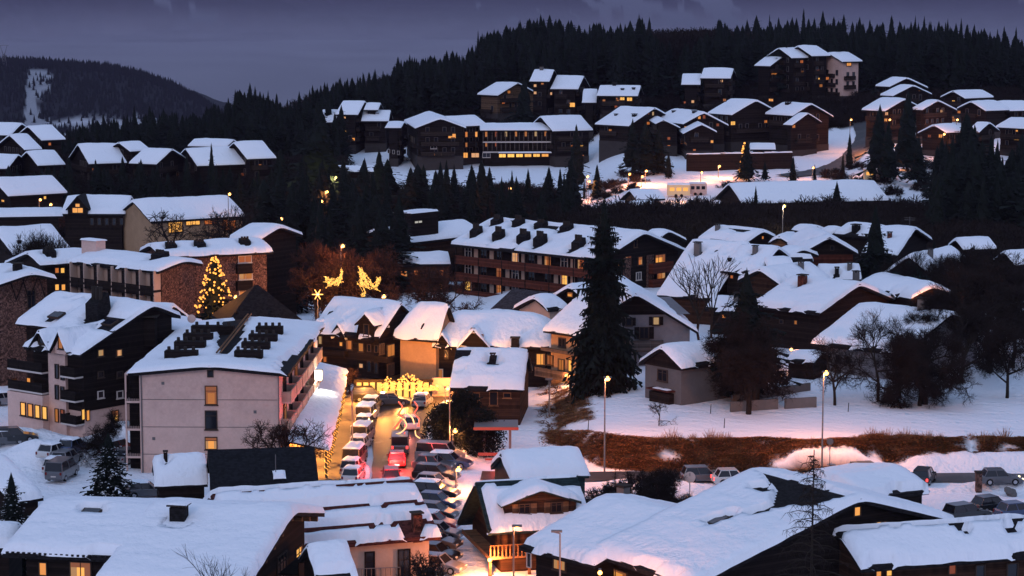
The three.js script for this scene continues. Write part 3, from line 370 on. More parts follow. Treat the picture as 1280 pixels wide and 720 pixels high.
house('chalet', 'wooden chalet with half bare green roof, shuttered dormer and balcony above the lit entrance', 'chalet', { wall: 'brown', roof: 'green', blocks: [
  { D: 197, yaw: 4, R0: [592, 601], R1: [722, 598], A0: [612, 664], B0: [572, 652], t: .75, st: .15, wa: 5, wb: 4.5, L: 8.5, sL: 2, T: .5, ov: .6, og: 1.2,
    holes: [[[590, 596], [735, 592], [735, 610], [603, 607], [612, 660], [607, 665], [598, 630]]],
    dorm: [{ apex: [680, 612], left: [627, 629], right: [727, 627], off: .1, bottom: [680, 652], T: .45, wall: M.brown, win: [[-1.35, 1.05, 1.0, .9, 0, { shut: M.tan, m: 1, bar: 1 }], [1.35, 1.05, 1.0, .9, 0, { shut: M.tan, m: 1, bar: 1 }]] }],
    balc: [['G0', 577, 664, 611, 696, 1.3, 'honey']],
    extra(b, root, rel) {
      const p0 = b.hit('A', 613, 690, 1.2), bal = new MB(), n = 10, w = 3.3; for (let k = 0; k <= n; k++) bal.box(p0.x + w * k / n, p0.y - .0, p0.z, .1, .95, .06); bal.box(p0.x + w / 2, p0.y + .5, p0.z, w, .08, .12); bal.box(p0.x + w / 2, p0.y - .55, p0.z - .6, w, .14, 1.3); bal.build('balcony', M.honey, root, rel);
      for (const k of [0, w]) new MB().box(p0.x + k, p0.y - 2.2, p0.z - .1, .22, 3.2, .22).build('post', M.honey, root, rel); } } ] });
house('chalet', 'dark green walled house under one thick smooth snow slab', 'house', { wall: 'green', roof: 'green', blocks: [{ D: 212, yaw: 4, R0: [628, 570], R1: [722, 558], A0: [636, 598], A1: [737, 594], t: .5, wa: 5, L: 7.5, T: .75, ov: .3, og: .3 }] });
house('chalet', 'largest foreground chalet with vast snowy roof, patchy bare tiles near its ridge', 'chalet', { wall: 'black', blocks: [
  { D: 180, yaw: -26, R0: [946, 590], R1: [1078, 619], A0: [735, 690], A1: [868, 730], B1: [1192, 655], t: .40, L: 14, wa: 13, wb: 7, sw: 4, T: .55, ov: 1.4, og: .9,
    holes: [[[876, 655], [915, 641], [922, 648], [888, 662]], [[950, 588], [990, 597], [1065, 619], [1020, 634], [985, 635], [968, 640], [966, 624], [972, 612], [960, 604]], [[936, 608], [962, 606], [966, 616], [943, 617]], [[926, 645], [965, 630], [975, 636], [940, 650]]],
    sky: [[897, 652, 1.3, 1.6]],
    win: [[1071, 639, 4, 6, 3, { f: 'G1', w: .7, h: .8 }], [1098, 657, 5, 6, 3, { f: 'G1', w: .6, h: .7 }], [1104, 657, 5, 6, 3, { f: 'G1', w: .6, h: .7 }], [770, 716, 30, 22, 3, { f: 'A', m: 1 }]] },
  { D: 184, yaw: -26, R0: [752, 624], R1: [852, 641], A0: [652, 682], A1: [740, 706], t: .40, L: 8, wa: 9, sw: 3, T: .55, ov: 1.2, og: .6, chim: [[779, 626, .8, 1.1, 'bare', M.concrete]], win: [[662, 700, 5, 20, 0, { f: 'A', frame: M.paleFrame }], [700, 706, 16, 18, 1, { f: 'A' }]] },
] });
house('chalet', 'low building with bluish snow roof and lit windows below the lot of parked cars', 'house', { wall: 'brown', blocks: [{ D: 176, yaw: 10, R0: [1048, 664], R1: [1290, 647], A0: [1076, 711], A1: [1322, 690], t: .45, L: 15, wa: 5.5, T: .6, ov: .8, og: .6,
  holes: [[[1040, 655], [1300, 638], [1300, 651], [1150, 659], [1040, 668]], [[1185, 656], [1214, 660], [1212, 670], [1196, 670]], [[1250, 655], [1268, 655], [1275, 668], [1264, 670]]],
  win: [[1098, 715, 7, 12, 3, { f: 'A' }], [1111, 714, 8, 12, 3, { f: 'A' }], [1190, 711, 10, 14, 1, { f: 'A' }], [1225, 715, 12, 18, 0, { f: 'A' }], [1265, 713, 14, 18, 0, { f: 'A' }]] }] });
house('garage', 'flat topped garage carrying deep rippled snow beside the road', 'garage', { wall: 'black', blocks: [{ D: 208, yaw: 8, R0: [1032, 598], R1: [1130, 588], A0: [1080, 622], A1: [1156, 614], t: .22, L: 7, wa: 4.5, T: .8, ov: .5, og: .4 }] });
house('garage', 'snowy garage roof with satellite dish at its edge behind the low chalet', 'garage', { wall: 'dark', blocks: [{ D: 205, yaw: 25, R0: [-30, 575], R1: [2, 572], A0: [12, 628], A1: [58, 620], t: .5, L: 6, wa: 7, T: .55, ov: .4, og: .3 }] });
house('shed', 'corner shed roof under snow at the very foot of the slope', 'shed', { wall: 'dark', blocks: [{ D: 183, yaw: 5, R0: [-25, 655], R1: [22, 655], A0: [-30, 690], A1: [10, 688], t: .45, L: 5, wa: 4, T: .5, ov: .4, og: .3 }] });

// --- the white apartment house and its neighbours
const apt = house('apartment_house', 'tall white apartment house with rows of black chimney stacks on a low snowy roof', 'apartment house', { wall: 'white', blocks: [
  { D: 248, yaw: 90, R0: [263, 458], R1: [316, 397], A0: [362, 465], A1: [404, 409], B0: [156, 467], B1: [234, 404], t: .1, st: .03, L: 30, wa: 8, wb: 8.2, T: .4, ov: 1.0, og: .6, step: .42,
    holes: [[[276, 400], [310, 396], [300, 422], [286, 440], [280, 444], [270, 430]], [[345, 462], [352, 452], [392, 420], [398, 416], [402, 418], [364, 466]]],
    win: [[264, 494, 16, 24, 2, { f: 'G0', m: 0, bar: 1 }], [264, 525, 16, 24, 0, { f: 'G0', m: 0, bar: 1 }], [264, 554, 16, 16, 2, { f: 'G0', m: 0, bar: 1 }], [263, 467, 8, 9, 0, { f: 'G0', m: 0 }]],
    extra(b, root, rel) {
      for (const [x0, y0, x1] of [[211, 451, 243], [223, 439, 253], [234, 429, 262], [246, 419, 287], [295, 451, 327], [304, 440, 336], [313, 430, 345], [322, 420, 352]]) { const p = b.onRoof(x0, y0), q = b.onRoof(x1, y0); const w = Math.hypot(q.x - p.x, q.z - p.z), c = p.clone().add(q).multiplyScalar(.5), y = b.roofY(c.x, c.z), mb = new MB(); mb.box(c.x, y + .3, c.z, 1.2, 1.5, w); const st = mb.build('chimney', M.black, root, rel); for (let k = 0; k < 4; k++) new MB().bar(V(c.x, y + .9, c.z - w * .38 + w * .25 * k), V(c.x, y + 1.45, c.z - w * .38 + w * .25 * k), .2, .16, 6).build('flue', M.trim, st, rel); }
      const p = b.onRoof(273, 447), q = b.onRoof(312, 398); const lad = new MB(); for (const k of [-.18, .18]) lad.bar(V(p.x, b.roofY(p.x, p.z) + .5, p.z + k), V(q.x, b.roofY(q.x, q.z) + .5, q.z + k), .09); lad.build('roof_ladder', M.honey, root, rel);
      const d = b.onRoof(240, 412), ds = new THREE.SphereGeometry(.6, 14, 6, 0, 6.3, 0, .9); ds.scale(1, .5, 1); ds.rotateZ(1.4); ds.translate(d.x, b.roofY(d.x, d.z) + 1.2, d.z); ds.applyMatrix4(rel); const dm = M.white.clone(); dm.side = THREE.DoubleSide; addMesh('satellite_dish', ds, dm, root);
      // balconies down the street side and window doors behind them
      for (let fl = 0; fl < 4; fl++) for (let k = 0; k < 6; k++) { const u = -12.5 + k * 5; balconyAt(b, root, rel, 'A', u - 2.2, u + 2.2, b.yE - 2.2 - fl * 2.7, b.yE - 3.2 - fl * 2.7, 1.0, M.cream, { slab: M.white }); windowAt(b, root, rel, 'A', u, b.yE - 2.0 - fl * 2.7, 2.2, 2.0, (k * 3 + fl) % 5 === 1 ? 1 : 0); }
      // the loggia bay at the far left of the gable wall
      const lg = new MB(), x = -b.L / 2 + 1.6, zl = -b.wb + .9; for (let fl = 0; fl < 5; fl++) lg.box(x + .6, b.yE - .3 - fl * 2.75, zl - .65, 2.4, .2, 1.5); lg.box(x - .4, b.yE - 6, zl - 1.35, .2, 11.5, .16); lg.build('loggia', M.white, root, rel);
      const rl = new MB(); for (let fl = 0; fl < 4; fl++) for (let k = 0; k < 8; k++) rl.box(x - .5, b.yE - 2.55 - fl * 2.75, zl - 1.25 + k * .17, .05, .95, .05); for (let fl = 0; fl < 4; fl++) rl.box(x + .9, b.yE - 1.7 - fl * 2.75, zl - .6, .2, 2.5, 1.3); rl.build('loggia_railing', M.black, root, rel);
      const pipe = new MB(); for (const z of [-b.wb + 1.2, b.wa - 1.05]) pipe.bar(V(-b.L / 2 + .5, b.yE - .2, z), V(-b.L / 2 + .5, b.base, z), .07, .07, 6); pipe.build('rain_pipe', M.metal, root, rel); const X0 = -b.L / 2 + b.og; for (let fl = 1; fl < 4; fl++) new MB().box(X0 - .015, b.yE - fl * 2.72, (b.wa - b.wb) / 2, .03, .05, b.wa + b.wb - 2.4).build('render_joint', M.concrete, root, rel); for (const [z, y] of [[-4.6, -1.1], [4.4, -3.9], [-5.6, -6.6], [3.2, -9.2]]) new MB().box(X0 - .03, b.yE + y, z, .06, .28, .28).build('wall_vent', M.metal, root, rel); } },
  { D: 264, yaw: 90, R0: [208, 404], R1: [222, 396], A0: [238, 420], B0: [177, 418], t: .08, st: .03, L: 9, wa: 3, wb: 3, sL: 1, T: .45, ov: .4, og: .3, chim: [[187, 420, 1.6, 2.0, 'bare', M.black]] } ] });
house('apartment_house', 'dark timber apartment house with two pointed dormers above white lower storeys', 'apartment house', { wall: 'black', roof: 'roof', blocks: [
  { D: 257, yaw: -33, R0: [120, 371], R1: [192, 382], A0: [30, 434], A1: [100, 441], t: .55, st: .12, L: 8, wa: 9, wb: 4, sw: 3, T: .5, ov: .9, og: .6, split: ['G1', 130, 510, 'white'],
    holes: [[[116, 413], [138, 394], [158, 397], [138, 414]], [[53, 398], [72, 386], [90, 389], [70, 404]]],
    sky: [[71, 395, 1.8, 1.2], [137, 404, 1.8, 1.2]], chim: [[122, 396, 1.9, 2.6, 'shed']],
    dorm: [{ apex: [48, 413], left: [36, 434], right: [61, 436], off: .9, T: .35, win: [[0, 1.3, .8, 1.2, 0]] }, { apex: [73, 415], left: [62, 437], right: [83, 440], off: 1.4, T: .35, wall: M.white, win: [[0, 1.3, .8, 1.5, 1]] }],
    win: [[125, 441, 8, 8, 2, { f: 'G1' }], [148, 441, 8, 8, 2, { f: 'G1' }], [125, 468, 8, 7, 0, { f: 'G1' }], [149, 468, 8, 7, 0, { f: 'G1' }], [125, 493, 8, 8, 0, { f: 'G1', frame: M.paleFrame }], [149, 493, 8, 8, 0, { f: 'G1', frame: M.paleFrame }], [143, 520, 9, 13, 3, { f: 'G1' }], [103, 518, 4, 13, 3, { f: 'G1' }], [109, 519, 4, 13, 3, { f: 'G1' }],
      ...ln('A', 2, 72, 464, 79, 466, 5, 19, '00', { off: .42 }), ...ln('A', 2, 72, 490, 79, 492, 5, 19, '00', { off: .42 }), ...ln('A', 2, 72, 519, 79, 520, 5, 18, '11', { off: .42 }),
      ...ln('A', 4, 30, 511, 57, 516, 7, 18, '3333', { off: 1.32 }), [37, 475, 6, 8, 2, { f: 'A' }]],
    extra(b, root, rel) { // the white stair bay, the terraces and the shop front
      const p = b.hit('A', 66, 540, .0), q = b.hit('A', 87, 540, .0), tw = new MB(); tw.box((p.x + q.x) / 2, (b.yE + b.base) / 2, b.wa - b.ov + .2, q.x - p.x, b.yE - b.base, .4); tw.build('stair_bay', M.white, root, rel);
      const s0 = b.hit('A', 22, 520, 0).x, sh = new MB(), y = b.hit('A', 45, 494, 1.3).y; sh.box((s0 + p.x) / 2, (y + b.base) / 2, b.wa - b.ov + .65, p.x - s0, y - b.base, 1.3); sh.build('shop_front', M.white, root, rel);
      for (let k = 0; k < 3; k++) { balconyAt(b, root, rel, 'A', s0, p.x - .1, b.yE - 1.6 - k * 2.2, b.yE - 2.5 - k * 2.2, 1.25, M.black, { slab: M.paleFrame }); balconyAt(b, root, rel, 'A', q.x + .1, b.L / 2 - .6, b.yE - 1.6 - k * 2.5, b.yE - 2.5 - k * 2.5, 1.25, M.black, { slab: M.paleFrame }); } } },
  { D: 263, yaw: -33, R0: [67, 367], R1: [124, 372], A0: [23, 403], A1: [72, 410], t: .5, st: .12, L: 6, wa: 6, wb: 4, T: .5, ov: .8, og: .6, holes: [[[55, 396], [72, 387], [88, 389], [70, 402]], [[86, 370], [118, 374], [118, 379], [86, 373]]] },
  { D: 272, yaw: -10, R0: [170, 380], R1: [214, 382], A0: [165, 404], A1: [205, 404], B1: [240, 398], t: .4, L: 6, wa: 4, wb: 4, T: .5, ov: .6, og: .6 } ] });
house('brick_building', 'brown stone building with dark roof brackets at the edge of the village', 'house', { wall: 'stone', blocks: [{ D: 288, yaw: -76, R0: [2, 331], R1: [42, 340], A1: [-14, 358], B1: [69, 350], t: .33, L: 12, wa: 5.5, wb: 3, T: .5, ov: .7, og: 1.2, win: [[39, 374, 11, 22, 0, { f: 'G1' }]], chim: [[22, 340, 1, .9, 'bare', M.roof]],
  extra(b, root, rel) { for (const px of [20, 36, 57]) { const p = b.hit('G1', px, 375, 0); for (const s of [-1, 1]) new MB().bar(V(p.x + .1, p.y, p.z), V(p.x + .6, p.y + 2.6, p.z + s * .9), .09).build('bracket', M.black, root, rel); } } }] });
house('apartment_house', 'long pale balconied building with stone gable and big white chimney block', 'apartment house', { wall: 'stone', blocks: [
  { D: 302, yaw: -30, R0: [118, 312], R1: [229, 328], A0: [88, 327], A1: [199, 341], B1: [254, 326], t: .2, st: .05, L: 14, wa: 6, T: .45, ov: .9, og: .5, chim: [[168, 316, 1.7, .8, 'shed'], [200, 323, 1.7, .9, 'shed']],
    extra(b, root, rel) { const p = b.onRoof(117, 316), mb = new MB(); mb.box(p.x, b.roofY(p.x, p.z) + .6, p.z, 2.8, 2.2, 1.6); const c = mb.build('chimney', M.white, root, rel); addMesh('snow_cap', snowSheet(p.x - 1.5, p.x + 1.5, p.z - .9, p.z + .9, () => b.roofY(p.x, p.z) + 1.7, .25, .25, 5).applyMatrix4(rel), M.snow, c);
      const X = b.L / 2 - b.og; const w = new MB(); w.box(0, b.yE - 3.6, b.wa - b.ov + .1, b.L - 2 * b.og - .3, 6.4, .16); w.build('facade', M.cream, root, rel);
      for (let fl = 0; fl < 3; fl++) { balconyAt(b, root, rel, 'A', -X, X, b.yE - 2.0 - fl * 2.7, b.yE - 3.0 - fl * 2.7, 1.3, M.dark); for (let k = 0; k < 6; k++) windowAt(b, root, rel, 'A', -X + 1.3 + k * (2 * X - 2.6) / 5, b.yE - 1.5 - fl * 2.7, 1.0, 2.0, 0, { off: .19 }); for (let k = 0; k < 7; k++) new MB().box(-X + .05 + k * (2 * X - .1) / 6, b.yE - 1.2 - fl * 2.7, b.wa - b.ov + .75, .12, 2.4, 1.1).build('partition', M.cream, root, rel); } } } ] });
house('house', 'stone house with deep eaves and windows trimmed in white beside the lit tree', 'house', { wall: 'stone', blocks: [{ D: 318, yaw: 10, R0: [185, 305], R1: [328, 300], A0: [205, 322], A1: [339, 314], t: .3, L: 15, wa: 5, T: .5, ov: .8, og: .6, chim: [[214, 311, 1.3, .9, 'shed'], [250, 309, 1.3, .9, 'shed'], [306, 306, 1.3, .9, 'shed']], win: [[306, 324, 17, 8, 1, { f: 'A', frame: M.paleFrame }], [307, 345, 17, 8, 1, { f: 'A', frame: M.paleFrame }], [307, 366, 17, 8, 2, { f: 'A', frame: M.paleFrame }]], balc: [['A', 297, 331, 316, 340, .8, 'black'], ['A', 297, 352, 316, 361, .8, 'black']] }] });
house('house', 'small peaked snowy roof with roof rails behind the stone house', 'house', { wall: 'dark', blocks: [{ D: 335, yaw: -20, R0: [318, 281], R1: [348, 283], A0: [283, 299], A1: [325, 299], t: .42, L: 5, wa: 5, T: .5, holes: [[[322, 283], [334, 282], [334, 285], [322, 286]]] }] });
house('house', 'house with two lit yellow windows under a rounded snowy gable', 'house', { wall: 'dark', blocks: [{ D: 315, yaw: 14, R0: [37, 318], R1: [104, 309], A0: [49, 332], A1: [118, 327], B0: [4, 328], t: .32, L: 8, wa: 4, wb: 3.5, T: .45, ov: .7, og: .8, chim: [[62, 319, 1.4, 1, 'shed']], win: [[71, 338, 6, 7, 1, { f: 'A' }], [78, 338, 6, 7, 3, { f: 'A' }], [71, 359, 6, 8, 3, { f: 'A' }], [79, 359, 6, 8, 3, { f: 'A' }]] }] });
house('house', 'broad snowy roof behind bare shrubs above the rounded gable', 'house', { wall: 'dark', blocks: [{ D: 348, yaw: 20, R0: [-6, 285], R1: [62, 283], A0: [15, 319], A1: [92, 313], t: .5, st: .12, L: 9, wa: 8, T: .5, chim: [[24, 305, .5, .3, 'bare', M.roof]] }] });
house('school', 'long low building with arched glowing triangular gable and shadowed wooden wall', 'public building', { wall: 'dark', blocks: [
  { D: 432, yaw: 2, R0: [92, 243], R1: [156, 248], A0: [68, 267], A1: [164, 268], t: .42, L: 13, wa: 8, T: .5, dorm: [{ apex: [98, 245], left: [82, 262], right: [111, 260], off: 1.5, T: .3, snow: 0, win: [[0, 1.0, 2.0, 1.0, 3], [0, 1.9, .9, .7, 3]] }], win: ln('A', 5, 115, 277, 152, 277, 5, 9, '00000') },
  { D: 428, yaw: 0, R0: [-12, 261], R1: [76, 262], A0: [-14, 270], A1: [80, 272], t: .2, L: 13, wa: 4, T: .5 } ] });
house('school', 'hall with four wide glowing windows beneath a long plain snowy roof', 'public building', { wall: 'ochre', blocks: [{ D: 428, yaw: 10, R0: [165, 251], R1: [284, 245], A0: [190, 276], A1: [307, 271], t: .5, L: 17, wa: 7, T: .5, ov: .6, og: .4, win: [[219, 283, 18, 14, 3, { f: 'A', bar: 1, m: 3 }], [241, 278, 18, 6, 3, { f: 'A' }], [263, 277, 16, 6, 1, { f: 'A' }], [286, 281, 18, 12, 1, { f: 'A', bar: 1, m: 3 }]] }] });
house('pavilion', 'pavilion with steep dark pyramid roof behind the white apartment house', 'pavilion', { wall: 'stone', roof: 'roof', blocks: [{ D: 286, yaw: 0, R0: [318, 356], R1: [322, 356], A0: [283, 403], A1: [380, 403], t: .9, st: .2, j0: 1, j1: 1, L: 9.4, wa: 4.6, T: 0, ov: .5, og: .5, dorm: [{ apex: [296, 388], left: [292, 396], right: [300, 396], off: -.6, snow: 0, win: [[0, .5, .4, .5, 3]] }, { apex: [339, 388], left: [334, 397], right: [344, 397], off: -.6, snow: 0, win: [[0, .5, .45, .5, 3]] }] }] });
// --- the row behind the street
house('apartment_house', 'ochre apartment house with hipped snowy roof and a tall dark dormer over the festive shop', 'apartment house', { wall: 'ochre', blocks: [
  { D: 289, yaw: -18, R0: [418, 375], R1: [500, 376], A0: [388, 411], A1: [475, 426], t: .55, st: .1, L: 9, wa: 7, T: .5, ov: .8, og: .5, split: ['A', 430, 470, 'ochre'], wall: 'dark',
    holes: [[[405, 392], [414, 387], [415, 389], [407, 394]], [[437, 394], [446, 390], [447, 392], [438, 396]]],
    dorm: [{ apex: [395, 402], left: [387, 413], right: [404, 414], off: .8, T: .35 }, { apex: [421, 405], left: [413, 417], right: [430, 419], off: .8, T: .35 }, { apex: [457, 393], left: [443, 405], right: [468, 406], off: 1.2, T: .45, bottom: [457, 428], wall: M.black, win: [[0, 1.4, .8, 1.5, 0]] }],
    win: [[401, 425, 5, 11, 2, { f: 'A' }], [401, 450, 5, 12, 2, { f: 'A' }], [407, 449, 5, 8, 1, { f: 'A' }], [427, 430, 4, 6, 2, { f: 'A' }], [437, 431, 8, 13, 1, { f: 'A' }], [452, 434, 7, 12, 2, { f: 'A' }], [462, 435, 5, 10, 0, { f: 'A' }], [471, 436, 5, 10, 0, { f: 'A' }], [452, 457, 6, 7, 2, { f: 'A' }], [462, 458, 5, 14, 0, { f: 'A' }], [471, 460, 5, 14, 0, { f: 'A' }]],
    balc: [['A', 467, 445, 486, 452, .9, 'black'], ['A', 467, 472, 486, 479, .9, 'black'], ['A', 392, 436, 430, 445, .9, 'black']] },
  { D: 285, yaw: 12, R0: [518, 373], R1: [568, 380], A0: [500, 427], A1: [540, 422], t: .62, st: .1, j0: .9, L: 11, wa: 7, T: .5, ov: .7, og: .6, holes: [[[524, 403], [529, 402], [529, 406], [526, 406]]], win: [[489, 438, 9, 13, 2, { f: 'G0' }], [489, 462, 9, 13, 0, { f: 'G0' }], [478, 436, 6, 12, 0, { f: 'G0' }]] } ] });
house('chalet', 'dark chalet with two pointed gables and a wide rosy snow roof', 'chalet', { wall: 'black', blocks: [{ D: 287, yaw: 0, R0: [577, 391], R1: [664, 392], A0: [541, 431], A1: [690, 434], t: .52, st: .08, j0: .55, j1: .5, L: 14, wa: 7, T: .5, ov: .8, og: .6, holes: [[[656, 415], [662, 414], [663, 417], [657, 418]]],
  dorm: [{ apex: [553, 418], left: [542, 432], right: [563, 433], off: 1, T: .35 }, { apex: [589, 413], left: [571, 434], right: [613, 436], off: 1.3, T: .45, win: [[-.1, 2.1, .55, .75, 2], [.9, 1.4, .5, .6, 1]] }], chim: [[644, 434, .9, 1, 'bare', M.roof]],
  win: [[550, 468, 8, 14, 1, { f: 'A', frame: M.paleFrame }], [558, 443, 6, 12, 0, { f: 'A' }], [676, 449, 12, 15, 2, { f: 'A' }]] }] });
house('shop', 'low wooden shop with a thick square snow blanket and a cross shaped bare patch', 'shop', { wall: 'brown', blocks: [{ D: 263, yaw: -4, R0: [573, 438], R1: [657, 438], A0: [559, 485], A1: [657, 486], t: .5, L: 8, wa: 5, T: .65, ov: .6, og: .4, chim: [[616, 456, .5, 1.1, 'bare', M.roof]], holes: [[[612, 442], [620, 442], [622, 452], [631, 456], [622, 461], [606, 456]], [[575, 461], [581, 460], [580, 463], [576, 465]], [[556, 434], [591, 434], [589, 449], [560, 452]]], win: [[595, 496, 10, 11, 0, { f: 'A', frame: M.honey }], [617, 498, 11, 18, 0, { f: 'A', frame: M.honey }], [634, 494, 10, 7, 0, { f: 'A', frame: M.honey }]] }] });
house('house', 'house with bare slate blue roof in front of the balconied hotel', 'house', { wall: 'cream', roof: 'blue', blocks: [{ D: 318, yaw: -20, R0: [641, 360], R1: [690, 366], A0: [613, 387], A1: [660, 392], t: .55, L: 6, wa: 5, T: 0 }] });
house('house', 'pink walled little house with snow capped gable beside the slate blue roof', 'house', { wall: 'cream', blocks: [{ D: 303, yaw: 28, R0: [668, 372], R1: [693, 368], A0: [686, 388], A1: [709, 384], B0: [641, 385], t: .45, L: 5, wa: 3.4, wb: 3, T: .5, ov: .5, og: .6 }, { D: 303, yaw: 28, R0: [608, 391], R1: [624, 388], A0: [622, 394], t: .3, L: 3, wa: 2, T: .4, ov: .3, og: .4 }] });
house('house', 'house with one glowing attic window half hidden by the great spruce', 'house', { wall: 'black', blocks: [{ D: 306, yaw: 30, R0: [711, 358], R1: [738, 352], A0: [735, 378], A1: [757, 372], B0: [690, 372], t: .5, L: 5, wa: 4, wb: 3.5, T: .5, og: .9, win: [[713, 368, 8, 6, 3, { f: 'G0', w: 1, h: .7 }]] }] });
const hotel = house('hotel', 'large village hotel with red wooden balconies on four floors and squat black chimneys', 'hotel', { wall: 'black', blocks: [
  { D: 366, yaw: -24, R0: [625, 274], R1: [797, 290], A0: [554, 303], A1: [762, 326], B1: [862, 316], t: .38, L: 26, wa: 10, wb: 9, T: .55, ov: 1.6, og: 1.0, step: .6,
    chim: [[595, 296, 1.5, 1.7, 'shed'], [623, 300, 1.5, 1.7, 'shed'], [654, 303, 1.6, 1.7, 'shed'], [675, 306, 1.6, 1.7, 'shed'], [723, 311, 1.6, 1.7, 'shed'], [621, 281, 1.5, 1.3, 'shed'], [648, 282, 1.5, 1.3, 'shed'], [708, 289, 1.6, 1.2, 'shed'], [676, 284, 1.6, 1.0, 'shed']],
    holes: [[[636, 273], [655, 275], [654, 280], [637, 278]], [[666, 277], [700, 282], [698, 288], [668, 285]]],
    win: [[785, 327, 9, 11, 1, { f: 'G1', w: 1.4, h: 1.6 }], [800, 326, 6, 10, 1, { f: 'G1', w: 1 }], [825, 323, 12, 9, 3, { f: 'G1', w: 2.4 }], [826, 345, 10, 10, 2, { f: 'G1', w: 2 }], [798, 345, 8, 9, 0, { f: 'G1', w: 1.2, frame: M.paleFrame }], [774, 308, 5, 5, 3, { f: 'G1', w: .9 }], [774, 329, 5, 6, 3, { f: 'G1', w: .9 }], [794, 304, 4, 10, 0, { f: 'G1', frame: M.tan }]],
    extra(b, root, rel) { const X = b.L / 2 - b.og, r = rngOf(5);
      for (let fl = 0; fl < 4; fl++) { const yt = b.yE - 1.75 - fl * 2.6; balconyAt(b, root, rel, 'A', -X - .2, X, yt, yt - 1.05, 1.5, M.red);
        for (let k = 0; k < 9; k++) { const u = -X + 1.3 + k * (2 * X - 2.6) / 8; const lit = { '0,3': 2, '0,5': 1, '0,8': 2, '1,6': 4, '1,2': 1, '2,0': 4, '2,2': 2, '0,7': 1 }[fl + ',' + k] || 0; windowAt(b, root, rel, 'A', u, yt - .1 + .35, 1.4, 2.0, lit, { frame: k % 3 === 0 ? M.paleFrame : M.frame });
          if (k < 8 && (k + fl) % 3 !== 2) { const pn = new MB(); pn.box(u + (X - 1.3) / 8, yt + .35, b.wa - b.ov + .03, .85, 2.0, .06); pn.build('panel', M.cream, root, rel); } } }
      for (let k = 0; k < 7; k++) { const x = -X + k * 2 * X / 6; new MB().box(x, b.yE - 5.5, b.wa - b.ov + 1.42, .18, 11, .16).build('post', M.dark, root, rel); }
      for (const px of [783, 812]) { const p = b.hit('G1', px, 335, 0), pl = new MB(); pl.box(p.x + .1, b.yE - 3.6, p.z, .24, 6.6, 1.5); pl.build('stone_pier', M.stone, root, rel); }
      for (const [x0, x1, y0, y1] of [[817, 842, 330, 338], [817, 838, 350, 358]]) { const p = b.hit('G1', x0, y0, 1.2), q = b.hit('G1', x1, y1, 1.2); balconyAt(b, root, rel, 'G1', Math.min(-p.z, -q.z), Math.max(-p.z, -q.z), p.y, q.y, 1.2, M.red); } } } ] });
house('house', 'building with a dark boxy rooftop tower left of the balconied hotel', 'building', { wall: 'brown', blocks: [
  { D: 396, yaw: 20, R0: [470, 285], R1: [580, 276], A0: [497, 309], A1: [605, 291], t: .22, L: 15, wa: 9, T: .5, ov: .8, og: .5,
    extra(b, root, rel) { const p = b.onRoof(520, 290), mb = new MB(); mb.box(p.x, b.roofY(p.x, p.z) + 1.4, p.z, 6.5, 4.0, 4); const t = mb.build('roof_tower', M.black, root, rel); const w = new MB(); w.box(p.x - 2, b.roofY(p.x, p.z) + 1.9, p.z + 2.03, .7, .3, .08); w.box(p.x - 1.1, b.roofY(p.x, p.z) + 1.9, p.z + 2.03, .7, .3, .08); w.build('window', emis([1, .95, .85], .5), t, rel); addMesh('snow_cap', snowSheet(p.x - 3.2, p.x + 3.2, p.z - 2, p.z + 2, () => b.roofY(p.x, p.z) + 3.4, .3, .5, 3).applyMatrix4(rel), M.snow, t); } },
  { D: 376, yaw: 4, R0: [492, 319], R1: [562, 315], A0: [494, 333], A1: [562, 328], t: .2, L: 9, wa: 5, T: .5, ov: .5, og: .3, win: [[505, 342, 9, 8, 1, { f: 'A' }], [520, 341, 6, 7, 1, { f: 'A' }], [493, 365, 12, 14, 0, { f: 'A', frame: M.paleFrame }], [552, 341, 6, 8, 1, { f: 'A' }], [551, 358, 4, 7, 1, { f: 'A' }]] } ] });
house('chalet', 'big plastered chalet with dark gable boards standing behind the great spruce', 'chalet', { wall: 'black', blocks: [
  { D: 285, yaw: 100, R0: [797, 366], R1: [770, 345], A0: [871, 416], A1: [845, 388], B0: [733, 404], t: .58, st: .1, L: 12, wa: 7, wb: 7, T: .55, ov: .8, og: 1.0, split: ['G0', 815, 393, 'grey'], win: [[820, 401, 6, 10, 2, { f: 'G0', w: .8, h: 1.0, shut: M.dark }], [805, 416, 9, 13, 0, { f: 'G0', w: 1.1, h: 1.4, shut: M.dark }], [786, 402, 8, 10, 0, { f: 'G0', shut: M.dark }]],
    extra(b, root, rel) { const p = b.hit('G0', 806, 432, 1), bal = new MB(); balconyAt(b, root, rel, 'G0', p.z - 4, p.z + 2.2, p.y + .5, p.y - .6, 1, M.rail); } },
  { D: 281, yaw: -14, R0: [722, 373], R1: [775, 384], A0: [677, 413], A1: [738, 420], t: .62, st: .1, L: 6, wa: 6, T: .55, ov: .8, og: .5, wall: 'ochre', balc: [['A', 676, 434, 735, 446, 1.3, 'rail'], ['A', 668, 459, 735, 480, 1.6, 'rail']], win: [[703, 428, 9, 13, 0, { f: 'A' }], [688, 450, 8, 14, 1, { f: 'A' }], [702, 456, 8, 16, 2, { f: 'A' }], [713, 457, 5, 16, 3, { f: 'A' }]] } ] });
